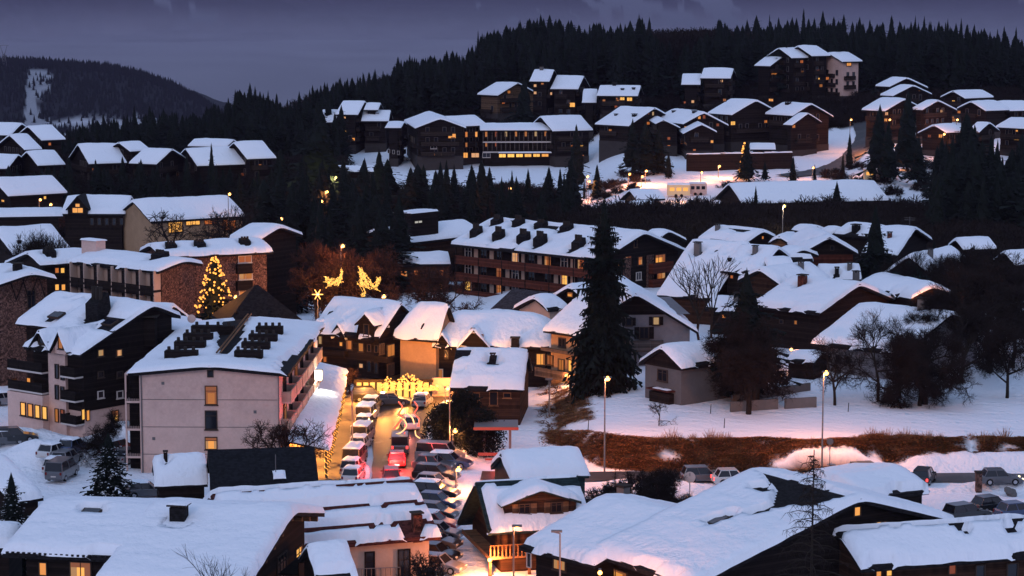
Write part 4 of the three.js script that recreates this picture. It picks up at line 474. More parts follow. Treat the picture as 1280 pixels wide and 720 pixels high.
house('barn', 'small grey stone barn with one window on the snowy meadow', 'barn', { wall: 'dark', blocks: [{ D: 258, yaw: 34, R0: [825, 433], R1: [906, 424], A0: [852, 459], A1: [931, 449], B0: [799, 453], t: .58, L: 9, wa: 3.6, wb: 3.6, T: .42, ov: .5, og: .5, split: ['G0', 830, 459, 'barnStone'], win: [[829, 469, 14, 15, 0, { f: 'G0', m: 1, bar: 1, w: 1.6, h: 1.3 }]],
  extra(b, root, rel) { const p = b.hit('G0', 826, 487, .5), mb = new MB(); mb.box(p.x, p.y, p.z, 1.1, .12, 3.6); const aw = mb.build('awning', M.rust, root, rel); addMesh('snow_strip', snowSheet(p.x - .2, p.x + .5, p.z - 1.2, p.z + 1.2, () => p.y + .06, .12, .2, 9).applyMatrix4(rel), M.snow, aw); const bs = new MB(); bs.box(p.x + .1, p.y - .9, p.z, .7, 1.2, 3.2); bs.build('lean_to', M.dark, root, rel); } }] });
house('chalet', 'wide chalet with joined roofs folded by a valley and thick smooth snow', 'chalet', { wall: 'dark', blocks: [
  { D: 296, yaw: -30, R0: [984, 348], R1: [1083, 354], A0: [948, 383], A1: [1017, 390], t: .42, L: 10, wa: 7, T: .6, ov: .9, og: .7, chim: [[1003, 358, .9, 1.3, 'bare', M.brick]], win: [[995, 403, 4, 6, 1, { f: 'A' }], [977, 402, 5, 6, 0, { f: 'A' }]] },
  { D: 300, yaw: -34, R0: [1098, 346], R1: [1168, 354], A0: [1076, 354], A1: [1137, 377], B1: [1190, 366], t: .4, L: 9, wa: 6, wb: 4, T: .6, ov: .8, og: .9, chim: [[1070, 351, .7, 1.1, 'bare', M.concrete]] } ] });
house('farmhouse', 'old plastered farmhouse with bare trees before its long sagging snow roof', 'farmhouse', { wall: 'grey', blocks: [{ D: 278, yaw: -24, R0: [1076, 383], R1: [1190, 389], A0: [1013, 429], A1: [1130, 440], B1: [1232, 411], t: .48, L: 12, wa: 8, wb: 5, T: .5, ov: .8, og: .6, win: [[1193, 402, 6, 7, 0, { f: 'G1' }], [1197, 436, 7, 8, 0, { f: 'G1' }], ...ln('A', 3, 1036, 446, 1060, 450, 7, 11, '000', { frame: M.rail })], chim: [[1153, 388, .9, 1.3, 'bare', M.concrete]] }] });
house('shed', 'little shed with grey snowy roof beside the farmhouse lamp', 'shed', { wall: 'dark', blocks: [{ D: 271, yaw: 5, R0: [998, 441], R1: [1024, 438], A0: [976, 453], A1: [1022, 449], t: .4, L: 4, wa: 2, T: .25, ov: .3, og: .2 }] });
// --- roofs of the old village, to the right of the hotel
const oldV = 'snowy roofs of the old village';
house('house', 'steep wide snow roof beside the pollarded trees, stone chimney at its ridge', 'house', { wall: 'brown', group: oldV, blocks: [{ D: 322, yaw: -18, R0: [866, 301], R1: [936, 303], A0: [821, 368], A1: [892, 373], t: .75, st: .2, L: 9, wa: 8, T: .5, chim: [[872, 318, .8, 1.5, 'bare', M.concrete]], holes: [[[848, 335], [857, 333], [857, 337], [850, 338]], [[893, 312], [899, 311], [899, 314], [893, 315]], [[907, 314], [914, 312], [914, 315], [907, 317]]] }] });
house('house', 'roof with a dark seam down its snow between the steep roof and the pines', 'house', { wall: 'dark', group: oldV, blocks: [{ D: 318, yaw: -16, R0: [928, 307], R1: [972, 309], A0: [899, 338], A1: [948, 341], t: .55, st: .12, L: 6, wa: 6, T: .5, chim: [[944, 317, .6, .9, 'bare', M.concrete], [912, 330, .4, .6, 'bare', M.roof]], win: [[915, 346, 4, 5, 1], [930, 348, 4, 5, 0]], holes: [[[930, 322], [932, 322], [923, 337], [921, 337]]] }, { D: 314, yaw: 10, R0: [956, 325], R1: [990, 320], A0: [960, 340], A1: [992, 331], t: .4, L: 5, wa: 4, T: .5 }] });
house('house', 'peaked roof with bare metal strip on its ridge, dark gable to the right', 'house', { wall: 'black', group: oldV, blocks: [{ D: 352, yaw: -20, R0: [900, 282], R1: [952, 289], A0: [867, 301], A1: [934, 302], B1: [969, 298], t: .45, L: 8, wa: 6, wb: 4, T: .5, chim: [[897, 290, .6, 1, 'bare', M.concrete]], win: [[953, 297, 3, 4, 2]], holes: [[[906, 283], [928, 284], [942, 289], [930, 292], [914, 289]]] }] });
house('house', 'narrow dark gable peeping up just right of the hotel', 'house', { wall: 'black', group: oldV, blocks: [{ D: 372, yaw: -40, R0: [814, 288], R1: [835, 288], A0: [804, 297], A1: [823, 299], B1: [859, 299], t: .42, L: 5, wa: 4, wb: 4, T: .45, ov: .5, og: .5 }] });
house('house', 'rosy snow roof cut off by a slanting brown bargeboard', 'house', { wall: 'brown', group: oldV, blocks: [{ D: 306, yaw: 22, R0: [952, 337], R1: [1008, 328], A0: [974, 356], A1: [1042, 349], t: .5, L: 8, wa: 4.5, T: .5, chim: [[1001, 337, .6, .9, 'bare', M.concrete]], holes: [[[981, 345], [987, 344], [988, 347], [983, 348]], [[1007, 340], [1012, 340], [1013, 343], [1008, 343]]] }] });
house('chalet', 'chalet with warm brown board gable facing the viewer among the village roofs', 'chalet', { wall: 'red', group: oldV, blocks: [{ D: 338, yaw: -82, R0: [1014, 285], R1: [1040, 294], A1: [999, 318], A0: [979, 300], B1: [1072, 318], t: .68, st: .15, L: 12, wa: 4.5, wb: 4.5, T: .45, ov: .6, og: 1.0, split: ['G1', 1040, 318, 'red'], wall: 'dark', win: [[1040, 310, 5, 6, 0, { f: 'G1' }]], holes: [[[1010, 297], [1017, 297], [1017, 300], [1010, 300]], [[1020, 296], [1027, 295], [1027, 298], [1020, 299]]] }] });
house('house', 'snowy roof with small square chimney above the brown board gable', 'house', { wall: 'dark', group: oldV, blocks: [{ D: 362, yaw: -12, R0: [1062, 280], R1: [1104, 283], A0: [1041, 292], A1: [1090, 296], t: .42, L: 6, wa: 5, T: .5, chim: [[1070, 290, 1, 1, 'bare', M.roof]] }, { D: 366, yaw: -20, R0: [1037, 283], R1: [1048, 285], A0: [1022, 291], A1: [1040, 293], t: .42, L: 3, wa: 4, T: .4 }] });
house('chalet', 'open boarded little gable with honey coloured posts', 'chalet', { wall: 'honey', group: oldV, blocks: [{ D: 346, yaw: -62, R0: [990, 290], R1: [973, 295], A1: [955, 307], B1: [998, 311], t: .6, st: .12, L: 6, wa: 3, wb: 3.4, T: .4, ov: .5, og: .8 }] });
house('house', 'low roofs with rounded snow tucked under the honey coloured gable', 'house', { wall: 'dark', group: oldV, blocks: [{ D: 326, yaw: -20, R0: [985, 309], R1: [1003, 311], A0: [963, 318], A1: [984, 321], t: .42, L: 3, wa: 3, T: .4 }, { D: 320, yaw: 8, R0: [990, 320], R1: [1012, 319], A0: [990, 325], A1: [1013, 324], t: .4, L: 3, wa: 1.5, T: .4 }] });
house('house', 'snow roof with ridge vents between the village pine and the brown gable', 'house', { wall: 'stone', group: oldV, blocks: [{ D: 318, yaw: 6, R0: [1024, 333], R1: [1074, 330], A0: [1024, 353], A1: [1078, 350], t: .45, L: 6, wa: 4.5, T: .5, chim: [[1046, 343, .5, .8, 'bare', M.roof], [1062, 339, .6, 1, 'bare', M.concrete]] }] });
house('house', 'roof with antenna and dark overhanging gable right of the village pine', 'house', { wall: 'black', group: oldV, blocks: [{ D: 352, yaw: -28, R0: [1098, 284], R1: [1141, 285], A0: [1078, 318], A1: [1122, 320], B1: [1168, 298], t: .55, st: .15, L: 7, wa: 7, wb: 5, T: .5, chim: [[1112, 300, .6, 1, 'bare', M.brick]], extra(b, root, rel) { const p = b.onRoof(1137, 285), mb = new MB(), y = b.yR; mb.bar(V(p.x, y, 0), V(p.x, y + 1.7, 0), .03); for (const k of [1.2, 1.5]) mb.bar(V(p.x - .8, y + k, 0), V(p.x + .8, y + k, 0), .02); mb.build('antenna', M.metal, root, rel); } }] });
house('house', 'house with teal painted gable and snow slope veiled by bare shrubs', 'house', { wall: 'teal', group: oldV, blocks: [{ D: 318, yaw: 40, R0: [1140, 321], R1: [1192, 308], A0: [1171, 353], A1: [1222, 340], B0: [1098, 344], t: .68, st: .12, L: 8, wa: 5.5, wb: 5, T: .45, ov: .7, og: .9, chim: [[1163, 322, .6, 1, 'bare', M.concrete]] }] });
house('house', 'snow patched roof breaking through the dark brush at the village edge', 'house', { wall: 'dark', group: oldV, blocks: [{ D: 322, yaw: 25, R0: [1257, 317], R1: [1300, 308], A0: [1268, 332], A1: [1312, 328], t: .5, L: 6, wa: 4, T: .4 }] });
house('house', 'hidden house with a snow roof showing low in the brush', 'house', { wall: 'dark', blocks: [{ D: 300, yaw: 20, R0: [1268, 380], R1: [1300, 376], A0: [1276, 392], A1: [1310, 390], t: .45, L: 5, wa: 4, T: .4 }] });
house('house', 'low snow roof wedged between the barn and the valley roofed chalet', 'house', { wall: 'dark', group: oldV, blocks: [{ D: 305, yaw: -14, R0: [893, 372], R1: [955, 374], A0: [880, 386], A1: [945, 389], t: .42, L: 7, wa: 4, T: .5, chim: [[920, 376, .5, .9, 'bare', M.concrete]], win: [[905, 395, 5, 6, 2], [930, 397, 5, 6, 0]] }] });
house('house', 'small snowy gable behind the brown board gable', 'house', { wall: 'brown', group: oldV, blocks: [{ D: 374, yaw: -30, R0: [1000, 281], R1: [1022, 283], A0: [985, 289], A1: [1008, 292], B1: [1036, 290], t: .42, L: 4, wa: 3.5, wb: 3, T: .45 }] });
house('house', 'snowy roof corner at the foot of the village brush', 'house', { wall: 'dark', group: oldV, blocks: [{ D: 345, yaw: 16, R0: [1196, 300], R1: [1236, 296], A0: [1204, 314], A1: [1246, 310], t: .45, L: 5, wa: 4, T: .45, win: [[1212, 320, 4, 4, 1]] }] });
// --- the far slope
const W = (...a) => a.map(([x, y, l = 2, w = 4, h = 4]) => [x, y, w, h, l]);
function farDetail(b, root, rel) { // balconies and stone footing of the far chalets
  const g = b.yaw < 0 ? 'G1' : 'G0'; for (const f of ['A', g]) { const half = f === 'A' ? b.L / 2 - b.og : Math.min(b.wa, b.wb) - b.ov; if (half < 1.8) continue; for (let k = 0; k < 4; k++) { const y = b.yE - (f === 'A' ? 1.5 : .9) - k * 2.6; if (y - 1 < b.ghi + .8) break; if (hash(Math.round(b.cx * 10) + k, f.length) < .25) continue; balconyAt(b, root, rel, f, -half * .86, half * (.3 + .56 * hash(Math.round(b.cz * 7), k)), y, y - .95, .9, M.farRail); const n = Math.max(1, Math.round(half * .7)); for (let c = 0; c < n; c++) if (hash(c + Math.round(b.cx * 3), k + 5) < .7) windowAt(b, root, rel, f, lerp(-half * .75, half * .75, (c + .5) / n), y + .35, 1.0, 1.6, 0, { frame: M.farFrame, sill: 0 }); } }
  wallShell(b, M.farBase, root, rel, b.base, Math.min(b.ghi + 1.1, b.yE - 1), 'footing', .08); }
function far(label, D, wall, blocks, o = {}) { return house(o.name || 'chalet', label, o.cat || 'chalet', { wall, group: o.group, blocks: blocks.map(b => ({ D, T: .45, ov: .8, og: .9, extra: farDetail, ...b })) }); }
const L1 = 'dark chalets on the far left slope';
far('chalet roof cut off at the left, topmost above the brush', 590, 'black', [{ yaw: -14, R0: [-22, 153], R1: [27, 155], A0: [-36, 169], A1: [13, 169], L: 9 }], { group: L1 });
far('chalet whose snow roof leans right beside the topmost one', 585, 'black', [{ yaw: 26, R0: [33, 157], R1: [66, 158], A0: [54, 174], A1: [81, 176], L: 7, win: W([62, 180, 1]) }], { group: L1 });
far('narrow lower roof tucked between two bigger chalet roofs', 575, 'black', [{ yaw: 26, R0: [12, 169], R1: [34, 168], A0: [31, 187], A1: [53, 187], L: 5 }], { group: L1 });
far('chalet with oblong snow roof under the narrow lower roof', 560, 'black', [{ yaw: 20, R0: [30, 188], R1: [71, 190], A0: [51, 206], A1: [79, 207], L: 8 }], { group: L1 });
far('chalet with short snow roof leaning left', 560, 'black', [{ yaw: -20, R0: [-16, 194], R1: [23, 192], A0: [-30, 211], A1: [9, 211], L: 8 }], { group: L1 });
far('double chalet with two staggered snow roofs and one red window', 560, 'black', [{ yaw: 16, R0: [97, 181], R1: [145, 178], A0: [112, 207], A1: [158, 202], L: 10, win: W([117, 212, 1]) }, { yaw: 22, R0: [148, 178], R1: [175, 176], A0: [164, 193], A1: [187, 185], L: 6 }], { group: L1 });
far('chalet with ragged tree-dotted roof leaning left beside the double one', 550, 'black', [{ yaw: -26, R0: [183, 185], R1: [214, 187], A0: [160, 204], A1: [196, 206], L: 7 }], { group: L1 });
far('pale thin roof showing over a larger chalet on the left slope', 600, 'black', [{ yaw: -12, R0: [245, 175], R1: [291, 174], A0: [233, 183], A1: [284, 183], L: 9 }], { group: L1 });
far('broad chalet with lit windows low in its wall', 555, 'black', [{ yaw: 12, R0: [232, 187], R1: [301, 182], A0: [247, 207], A1: [317, 206], L: 13, win: W([289, 219, 3], [303, 218, 1], [235, 211, 1], [236, 219, 1]) }, { yaw: 22, R0: [290, 178], R1: [331, 177], A0: [312, 200], A1: [343, 197], L: 8, win: W([325, 207, 1]) }], { group: L1 });
far('chalet with drooping snow roof just above the lit hall', 500, 'black', [{ yaw: 14, R0: [-8, 223], R1: [64, 219], A0: [10, 247], A1: [85, 240], L: 11, win: W([4, 251, 3], [56, 247, 3], [50, 250, 1]) }], { group: L1 });
far('dark condominium of four staggered snow roofs beneath the ridge', 655, 'black', [
  { yaw: -16, R0: [404, 136], R1: [423, 139], A0: [397, 152], A1: [419, 154], L: 4, base: -3 }, { yaw: -12, R0: [428, 127], R1: [457, 126], A0: [420, 143], A1: [446, 144], L: 6, win: W([431, 147, 2, 3, 3], [431, 165, 3], [414, 175, 3, 7, 5], [442, 174, 2], [420, 173, 2, 5, 5]) }, { yaw: -6, R0: [458, 129], R1: [476, 129], A0: [455, 137], A1: [472, 138], L: 4 }, { yaw: 0, R0: [456, 139], R1: [487, 137], A0: [450, 153], A1: [487, 150], L: 7 }], { name: 'condominium', cat: 'apartment house' });
const hh = far('long far hotel with rows of orange windows and a glowing restaurant floor', 628, 'black', [
  { yaw: -62, R0: [534, 139], R1: [552, 149], A0: [506, 152], A1: [517, 160], B1: [583, 160], L: 22, wa: 7, wb: 7, t: .4, T: .5, win: [[565, 170, 10, 6, 2, { f: 'G1' }], [545, 194, 8, 7, 2, { f: 'G1' }], [555, 194, 8, 7, 2, { f: 'G1' }], [564, 194, 7, 7, 2, { f: 'G1' }], [542, 183, 8, 6, 0, { f: 'G1', frame: M.paleFrame }]] },
  { yaw: 8, R0: [553, 147], R1: [597, 144], A0: [576, 158], A1: [606, 157], L: 9, wa: 7, win: [[575, 169, 4, 8, 2, { f: 'A' }]] },
  { yaw: 2, R0: [600, 156], R1: [690, 153], A0: [600, 164], A1: [692, 162], t: .18, wa: 6, L: 20, win: [...ln('A', 9, 583, 168, 682, 167, 3.5, 7, '222122121', {}), ...ln('A', 9, 583, 181, 682, 179, 3, 6, '101100000', {}), [582, 194, 6, 7, 3, { f: 'A' }], [594, 194, 10, 6, 2, { f: 'A' }], [608, 194, 10, 6, 0, { f: 'A', frame: M.paleFrame }], ...ln('A', 7, 628, 194, 692, 193, 9, 6, '4443433', {})],
    extra(b, root, rel) { const X = b.L / 2 - .6, mb = new MB(); for (let k = 0; k < 2; k++) mb.box(0, b.yE - 3.05 - k * 2.6, b.wa - b.ov + .4, 2 * X, .3, .9); mb.build('balcony', M.paleFrame, root, rel); for (let k = 0; k < 16; k++) new MB().box(-X + .1 + k * (2 * X - .2) / 15, b.yE - 2.9, b.wa - b.ov + .4, .2, 4.6, .8).build('partition', M.rail, root, rel); const cp = new MB(); cp.box(2, b.yE - 5.9, b.wa - b.ov + 1.3, 2 * X - 4, .25, 2.2); const c = cp.build('canopy', M.dark, root, rel); addMesh('canopy_snow', snowSheet(2 - X + 2, X, b.wa - b.ov + .3, b.wa - b.ov + 2.4, () => b.yE - 5.78, .3, .8, 6).applyMatrix4(rel), M.snow, c); } },
  { yaw: 14, R0: [677, 146], R1: [724, 144], A0: [690, 163], A1: [743, 164], L: 11, wa: 7, win: W([693, 164, 3], [727, 183, 3], [715, 183, 1], [728, 195, 1], [727, 163, 1]) },
  { yaw: -8, R0: [488, 153], R1: [503, 152], A0: [479, 159], A1: [503, 161], t: .2, L: 4, wa: 6, win: ln('A', 3, 486, 189, 498, 191, 3, 5, '000', { frame: M.paleFrame }) } ], { name: 'hotel', cat: 'hotel' });
far('tan house with steep snow roof against the forest', 690, 'tan', [{ yaw: -24, R0: [621, 102], R1: [648, 104], A0: [597, 118], A1: [621, 120], L: 6, wall: 'tan', win: W([636, 115, 2], [629, 128, 1]) }]);
far('tall twin chalet with chimney and lit stairs at the forest edge', 672, 'black', [{ yaw: -12, R0: [668, 87], R1: [693, 87], A0: [662, 101], A1: [686, 103], L: 6, chim: [[677, 89, 1, 1.2, 'bare', M.concrete]], win: W([669, 107, 2], [669, 116, 2], [678, 104, 1]) }, { yaw: -12, R0: [697, 95], R1: [729, 95], A0: [687, 111], A1: [723, 112], L: 7, win: W([689, 117, 2, 3, 4], [715, 131, 3, 8, 6], [681, 131, 1], [704, 133, 1]) }], { name: 'condominium', cat: 'apartment house' });
far('small grey blue roof squeezed beside the balconied chalet', 665, 'black', [{ yaw: -4, R0: [730, 112], R1: [746, 112], A0: [727, 128], A1: [746, 129], L: 4 }]);
far('chalet with lit balcony door and two ridge chimneys', 660, 'black', [{ yaw: -8, R0: [751, 107], R1: [800, 107], A0: [745, 120], A1: [798, 120], L: 10, chim: [[768, 108, 1, .8, 'bare', M.roof], [778, 114, .8, .6, 'bare', M.roof], [792, 113, .8, .6, 'bare', M.roof]], win: W([778, 123, 3, 6, 5], [787, 124, 3, 7, 5], [755, 126, 1], [770, 133, 1]) }]);
const L2 = 'row of large gabled chalets on the far slope';
const gab = (ax, ay, lx, ly, rx, ry) => ({ side: 'G1', apex: [ax, ay], left: [lx, ly], right: [rx, ry] });
far('largest gabled chalet of the row, dark firs before its front', 612, 'dark', [{ yaw: -36, R0: [779, 133], R1: [817, 135], A0: [741, 157], A1: [787, 156], B1: [848, 153], L: 12, wa: 9, wb: 6, chim: [[793, 147, 1, .8, 'bare', M.roof], [770, 146, .7, .6, 'bare', M.roof]], win: W([816, 142, 2, 3, 5], [810, 141, 1, 3, 4], [763, 163, 2], [810, 154, 1]) }, { D: 604, yaw: -60, R0: [818, 143], R1: [830, 150], A1: [819, 155], B1: [850, 161], L: 8, wa: 3, wb: 5, T: .3, win: W([836, 173, 1], [836, 183, 1], [852, 178, 1, 3, 4]) }], { group: L2 });
far('gabled chalet with a smaller porch gable and round lit window', 606, 'dark', [{ yaw: -40, R0: [838, 136], R1: [881, 140], A0: [822, 150], A1: [851, 158], B1: [912, 156], L: 11, wa: 6, wb: 6, chim: [[868, 143, 1, .8, 'bare', M.roof], [842, 142, .8, .6, 'bare', M.roof]], win: W([874, 147, 3, 4, 4], [880, 146, 1, 4, 5], [857, 159, 2, 4, 3], [897, 156, 1]) }, { D: 596, yaw: -66, R0: [868, 149], R1: [877, 155], A1: [854, 168], B1: [896, 166], L: 7, wa: 4, wb: 4, T: .3, win: W([857, 179, 2], [890, 177, 2], [854, 188, 3], [868, 188, 1]) }], { group: L2 });
far('gabled chalet with the longest snow slope, three lit windows in a column', 610, 'dark', [{ yaw: -38, R0: [915, 124], R1: [944, 125], A0: [884, 142], A1: [915, 144], B1: [990, 149], L: 10, wa: 8, wb: 8, win: W([916, 154, 3, 6, 5], [906, 125, 1], [957, 152, 2], [965, 152, 2]) }], { group: L2 });
far('gabled chalet at the end of the row, small gable in front', 606, 'dark', [{ yaw: -38, R0: [976, 128], R1: [1015, 129], A0: [960, 141], A1: [988, 148], B1: [1043, 145], L: 10, wa: 6, wb: 6, chim: [[985, 132, 1.2, .8, 'bare', M.roof]], win: W([964, 125, 2, 6, 4], [966, 152, 2, 5, 4]) }, { D: 598, yaw: -64, R0: [1000, 138], R1: [1009, 144], A1: [990, 157], B1: [1027, 153], L: 7, wa: 4, wb: 4, T: .3, win: W([992, 158, 2], [1010, 170, 0]) }], { group: L2 });
far('twin roofed chalet under the bare forest with small lit windows', 676, 'black', [{ yaw: -8, R0: [880, 88], R1: [917, 83], A0: [875, 98], A1: [913, 98], L: 8, win: W([902, 101, 2], [906, 125, 1]) }, { yaw: -6, R0: [855, 93], R1: [875, 92], A0: [850, 106], A1: [877, 106], L: 5, win: W([856, 128, 1, 3, 3], [866, 127, 2]) }], { name: 'condominium', cat: 'apartment house' });
far('tall pale walled condominium with four slanting snow roofs at the top of the slope', 690, 'black', [
  { yaw: -18, R0: [957, 71], R1: [977, 72], A0: [943, 82], A1: [962, 83], L: 5, win: W([968, 91, 2, 8, 5], [985, 91, 2, 8, 5]) }, { yaw: 20, R0: [974, 60], R1: [997, 60], A0: [990, 73], A1: [1014, 72], L: 6, win: W([1002, 77, 1], [1003, 90, 1]) }, { yaw: 20, R0: [997, 58], R1: [1021, 57], A0: [1016, 71], A1: [1038, 69], L: 6, win: W([1022, 89, 1], [1022, 99, 3, 5, 4], [1034, 98, 1], [1026, 107, 1]) },
  { yaw: 20, R0: [1034, 65], R1: [1060, 66], A0: [1054, 78], A1: [1078, 76], L: 6, wall: 'white', win: W([1061, 80, 3, 6, 5]) }], { name: 'condominium', cat: 'apartment house' });
{ const bs = []; }
const L3 = 'chalets on the far right slope';
far('chalet with two stacked snow roofs below the condominium', 650, 'black', [{ yaw: -44, R0: [1117, 97], R1: [1131, 97], A0: [1093, 108], A1: [1113, 109], B1: [1161, 109], L: 6, wa: 5, wb: 6 }, { D: 642, yaw: -44, R0: [1128, 106], R1: [1138, 107], A0: [1098, 119], A1: [1118, 121], B1: [1166, 117], L: 5, wa: 6, wb: 6, win: W([1150, 112, 1]) }], { group: L3 });
far('chalet behind the first tall spruce, lamp at its wall', 600, 'black', [{ yaw: -30, R0: [1105, 125], R1: [1129, 122], A0: [1074, 138], A1: [1108, 138], B1: [1150, 134], L: 7, win: W([1108, 142, 2], [1107, 150, 3]) }], { group: L3 });
far('dark chalet with two orange windows and snow topped gable', 600, 'black', [{ yaw: -38, R0: [1158, 125], R1: [1171, 126], A0: [1141, 138], A1: [1152, 138], B1: [1198, 136], L: 6, win: W([1177, 139, 2], [1163, 143, 1], [1192, 150, 1]) }], { group: L3 });
far('chalet at the forest edge with round snow lumps on its ridge', 640, 'black', [{ yaw: 30, R0: [1192, 114], R1: [1226, 112], A0: [1206, 124], A1: [1243, 121], L: 8, win: W([1192, 127, 3]) }], { group: L3 });
far('gabled chalet with smooth snow slope falling right', 610, 'black', [{ yaw: 28, R0: [1213, 127], R1: [1243, 126], A0: [1233, 138], A1: [1262, 138], B0: [1196, 136], L: 8, win: W([1199, 140, 1], [1191, 147, 1]) }], { group: L3 });
far('half hidden roof at the right end of the chalets', 615, 'black', [{ yaw: 20, R0: [1246, 127], R1: [1280, 126], A0: [1262, 139], A1: [1292, 138], L: 8 }], { group: L3 });
far('cream based chalet with bright snow roof and three lit windows', 570, 'black', [{ yaw: -16, R0: [1265, 148], R1: [1305, 149], A0: [1243, 160], A1: [1287, 160], L: 8, win: W([1271, 163, 3], [1271, 173, 3, 6, 5], [1262, 165, 0]) }], { group: L3 });
far('chalet with a glaring orange wall lamp', 566, 'dark', [{ yaw: 30, R0: [1168, 157], R1: [1192, 154], A0: [1184, 168], A1: [1205, 164], B0: [1146, 166], L: 6, win: W([1162, 170, 1], [1176, 170, 3, 5, 5]) }], { group: L3 });
far('small snowy gable between spruces beside the orange lamp', 562, 'dark', [{ yaw: -34, R0: [1222, 153], R1: [1234, 153], A0: [1212, 165], A1: [1222, 166], B1: [1250, 162], L: 5 }], { group: L3 });
// lower far meadow
far('long low roof like a white sheet across the dark brush', 486, 'dark', [{ yaw: 8, R0: [915, 232], R1: [1090, 223], A0: [925, 256], A1: [1113, 250], t: .3, L: 28, wa: 9, T: .5 }], { name: 'hall', cat: 'hall' });
far('small wooden hut with snow roof beside the lit trailer', 500, 'tan', [{ yaw: 16, R0: [787, 238], R1: [822, 236], A0: [796, 250], A1: [832, 248], B0: [776, 249], L: 6, wa: 3.5, wb: 3.5 }], { name: 'hut', cat: 'hut' });
far('brown hut with weathered gable under the small wooden one', 470, 'tan', [{ yaw: 16, R0: [789, 252], R1: [815, 250], A0: [801, 265], A1: [830, 263], B0: [775, 264], L: 6, wa: 3.5, wb: 3.5 }], { name: 'hut', cat: 'hut' });
far('narrow snow topped shed behind the retaining wall', 590, 'dark', [{ yaw: 4, R0: [938, 180], R1: [968, 179], A0: [937, 187], A1: [970, 187], L: 6, wa: 3, t: .3 }], { name: 'shed', cat: 'shed' });
far('flat garage roof under snow beside the yellow lamps', 560, 'dark', [{ yaw: 0, R0: [415, 210], R1: [480, 207], A0: [414, 216], A1: [484, 214], t: .1, L: 14, wa: 5, base: -.5 }], { name: 'garage', cat: 'garage' });
// ---------------------------------------------------------------- trees
function conifer(h, r, o = {}) { // trunk, and a crown of drooping feathered fronds round a dense dark heart
  const R = rngOf(o.seed || 1), mb = new MB(), rows = o.rows || 22, per = o.per || 8, twigs = o.twigs || 3, y0 = (o.y0 === undefined ? .06 : o.y0) * h; const pow = o.pow || .85, wf = o.wf || .34;
  const sn = o.snow ? new MB() : null; const rad = t => r * Math.pow(1 - t, pow) * (1 - .3 * Math.exp(-t * 14)) + .012 * r;
  for (let k = 0; k < rows; k++) { const t = (k + R() * .6) / rows, y = y0 + (h - y0) * t * .985; const n = Math.max(5, Math.round(per * (1 - .4 * t))); const band = o.vary ? .62 + .62 * R() : .82 + .36 * R();
    for (let q = 0; q < n; q++) { const a = (q + R()) / n * 6.283 + k * 2.4, L = rad(t) * (.68 + .5 * R()) * band, droop = (.16 + .32 * R()) * (1 - t * .7), lift = .12 + .25 * t; const dir = V(Math.cos(a), 0, Math.sin(a)), side = V(-dir.z, 0, dir.x);
      const P = s => V(dir.x * L * s, y + L * (lift * s - droop * s * s * 1.5), dir.z * L * s), wd = L * wf * (.8 + .5 * R());
      let prev = P(.02); for (let m = 1; m <= twigs; m++) { const s = m / twigs, c = P(s), w = wd * (1 - .62 * s) * (.8 + .5 * R()), b = prev.clone().lerp(c, .1), dn = -w * (.25 + .5 * R());
        const l = c.clone().addScaledVector(side, w * (.75 + .5 * R())).addScaledVector(dir, w * (R() - .35)), rr2 = c.clone().addScaledVector(side, -w * (.75 + .5 * R())).addScaledVector(dir, w * (R() - .35)); l.y += dn; rr2.y += dn; const tip = c.clone().addScaledVector(dir, w * .35);
        mb.tri(b, tip, l); mb.tri(b, rr2, tip); if (sn && R() < .5 && y < h * .8) { const u = V(0, h * .006, 0), cc = c.clone().lerp(b, .3).add(u); sn.tri(b.clone().add(u), cc, l.clone().lerp(cc, .35).add(u)); sn.tri(b.clone().add(u), rr2.clone().lerp(cc, .35).add(u), cc); } if (o.hang && m < twigs) { const d = c.clone(); d.y -= L * (.16 + .16 * R()); mb.tri(b, c, d); } prev = c; } } }
  const cr = 16, cs = 8, ring = []; for (let k = 0; k <= cr; k++) { const t = k / cr, q = []; for (let a = 0; a < cs; a++) { const u = rad(t) * (.42 + .26 * R()); q.push(V(Math.cos(a / cs * 6.283 + k) * u, y0 + (h - y0) * t - h * .02 * R(), Math.sin(a / cs * 6.283 + k) * u)); } ring.push(q); } for (let k = 0; k < cr; k++) for (let a = 0; a < cs; a++) { const b = (a + 1) % cs; mb.tri(ring[k][a], ring[k + 1][a], ring[k][b]); mb.tri(ring[k][b], ring[k + 1][a], ring[k + 1][b]); }
  mb.tri(V(-.03 * r, h * .93, 0), V(.03 * r, h * .93, 0), V(0, h * 1.01, 0)); mb.tri(V(0, h * .93, -.03 * r), V(0, h * .93, .03 * r), V(0, h * 1.01, 0));
  const tr = new MB(); tr.bar(V(0, -.03 * h, 0), V(0, h * .9, 0), h * .014, h * .002, 6); return { crown: mb.geo(), trunk: tr.geo(), snow: sn && sn.geo() };
}
const farKinds = [1, 2, 3, 4, 5, 6, 7, 8, 9].map(k => conifer(1, .15 + .035 * (k % 5), { seed: k * 13, rows: 17 + 2 * (k % 5), per: 8 + k % 3, y0: .05 + .05 * (k % 3), twigs: 2, wf: .36, vary: 1, pow: .75 + .08 * (k % 3) }));
const midKinds = [1, 2, 3, 4].map(k => conifer(1, .20 + .025 * (k % 3), { seed: 100 + k * 7, rows: 38, per: 13, twigs: 4, hang: 1, wf: .27, vary: 1, pow: .72 + .08 * (k % 3) }));
const bigKinds = [1, 2].map(k => conifer(1, .23, { seed: 300 + k, rows: 72, per: 22, twigs: 7, hang: 1, y0: .04, pow: .68, wf: .20, vary: 1 }));
const snowTwo = M.snow.clone(); snowTwo.side = THREE.DoubleSide;
const dustKinds = [conifer(1, .22, { seed: 401, rows: 36, per: 13, twigs: 4, hang: 1, wf: .27, vary: 1, pow: .72, snow: 1 })];
const GF = 'spruces of the forest ridge', GM = 'spruces scattered between the houses';
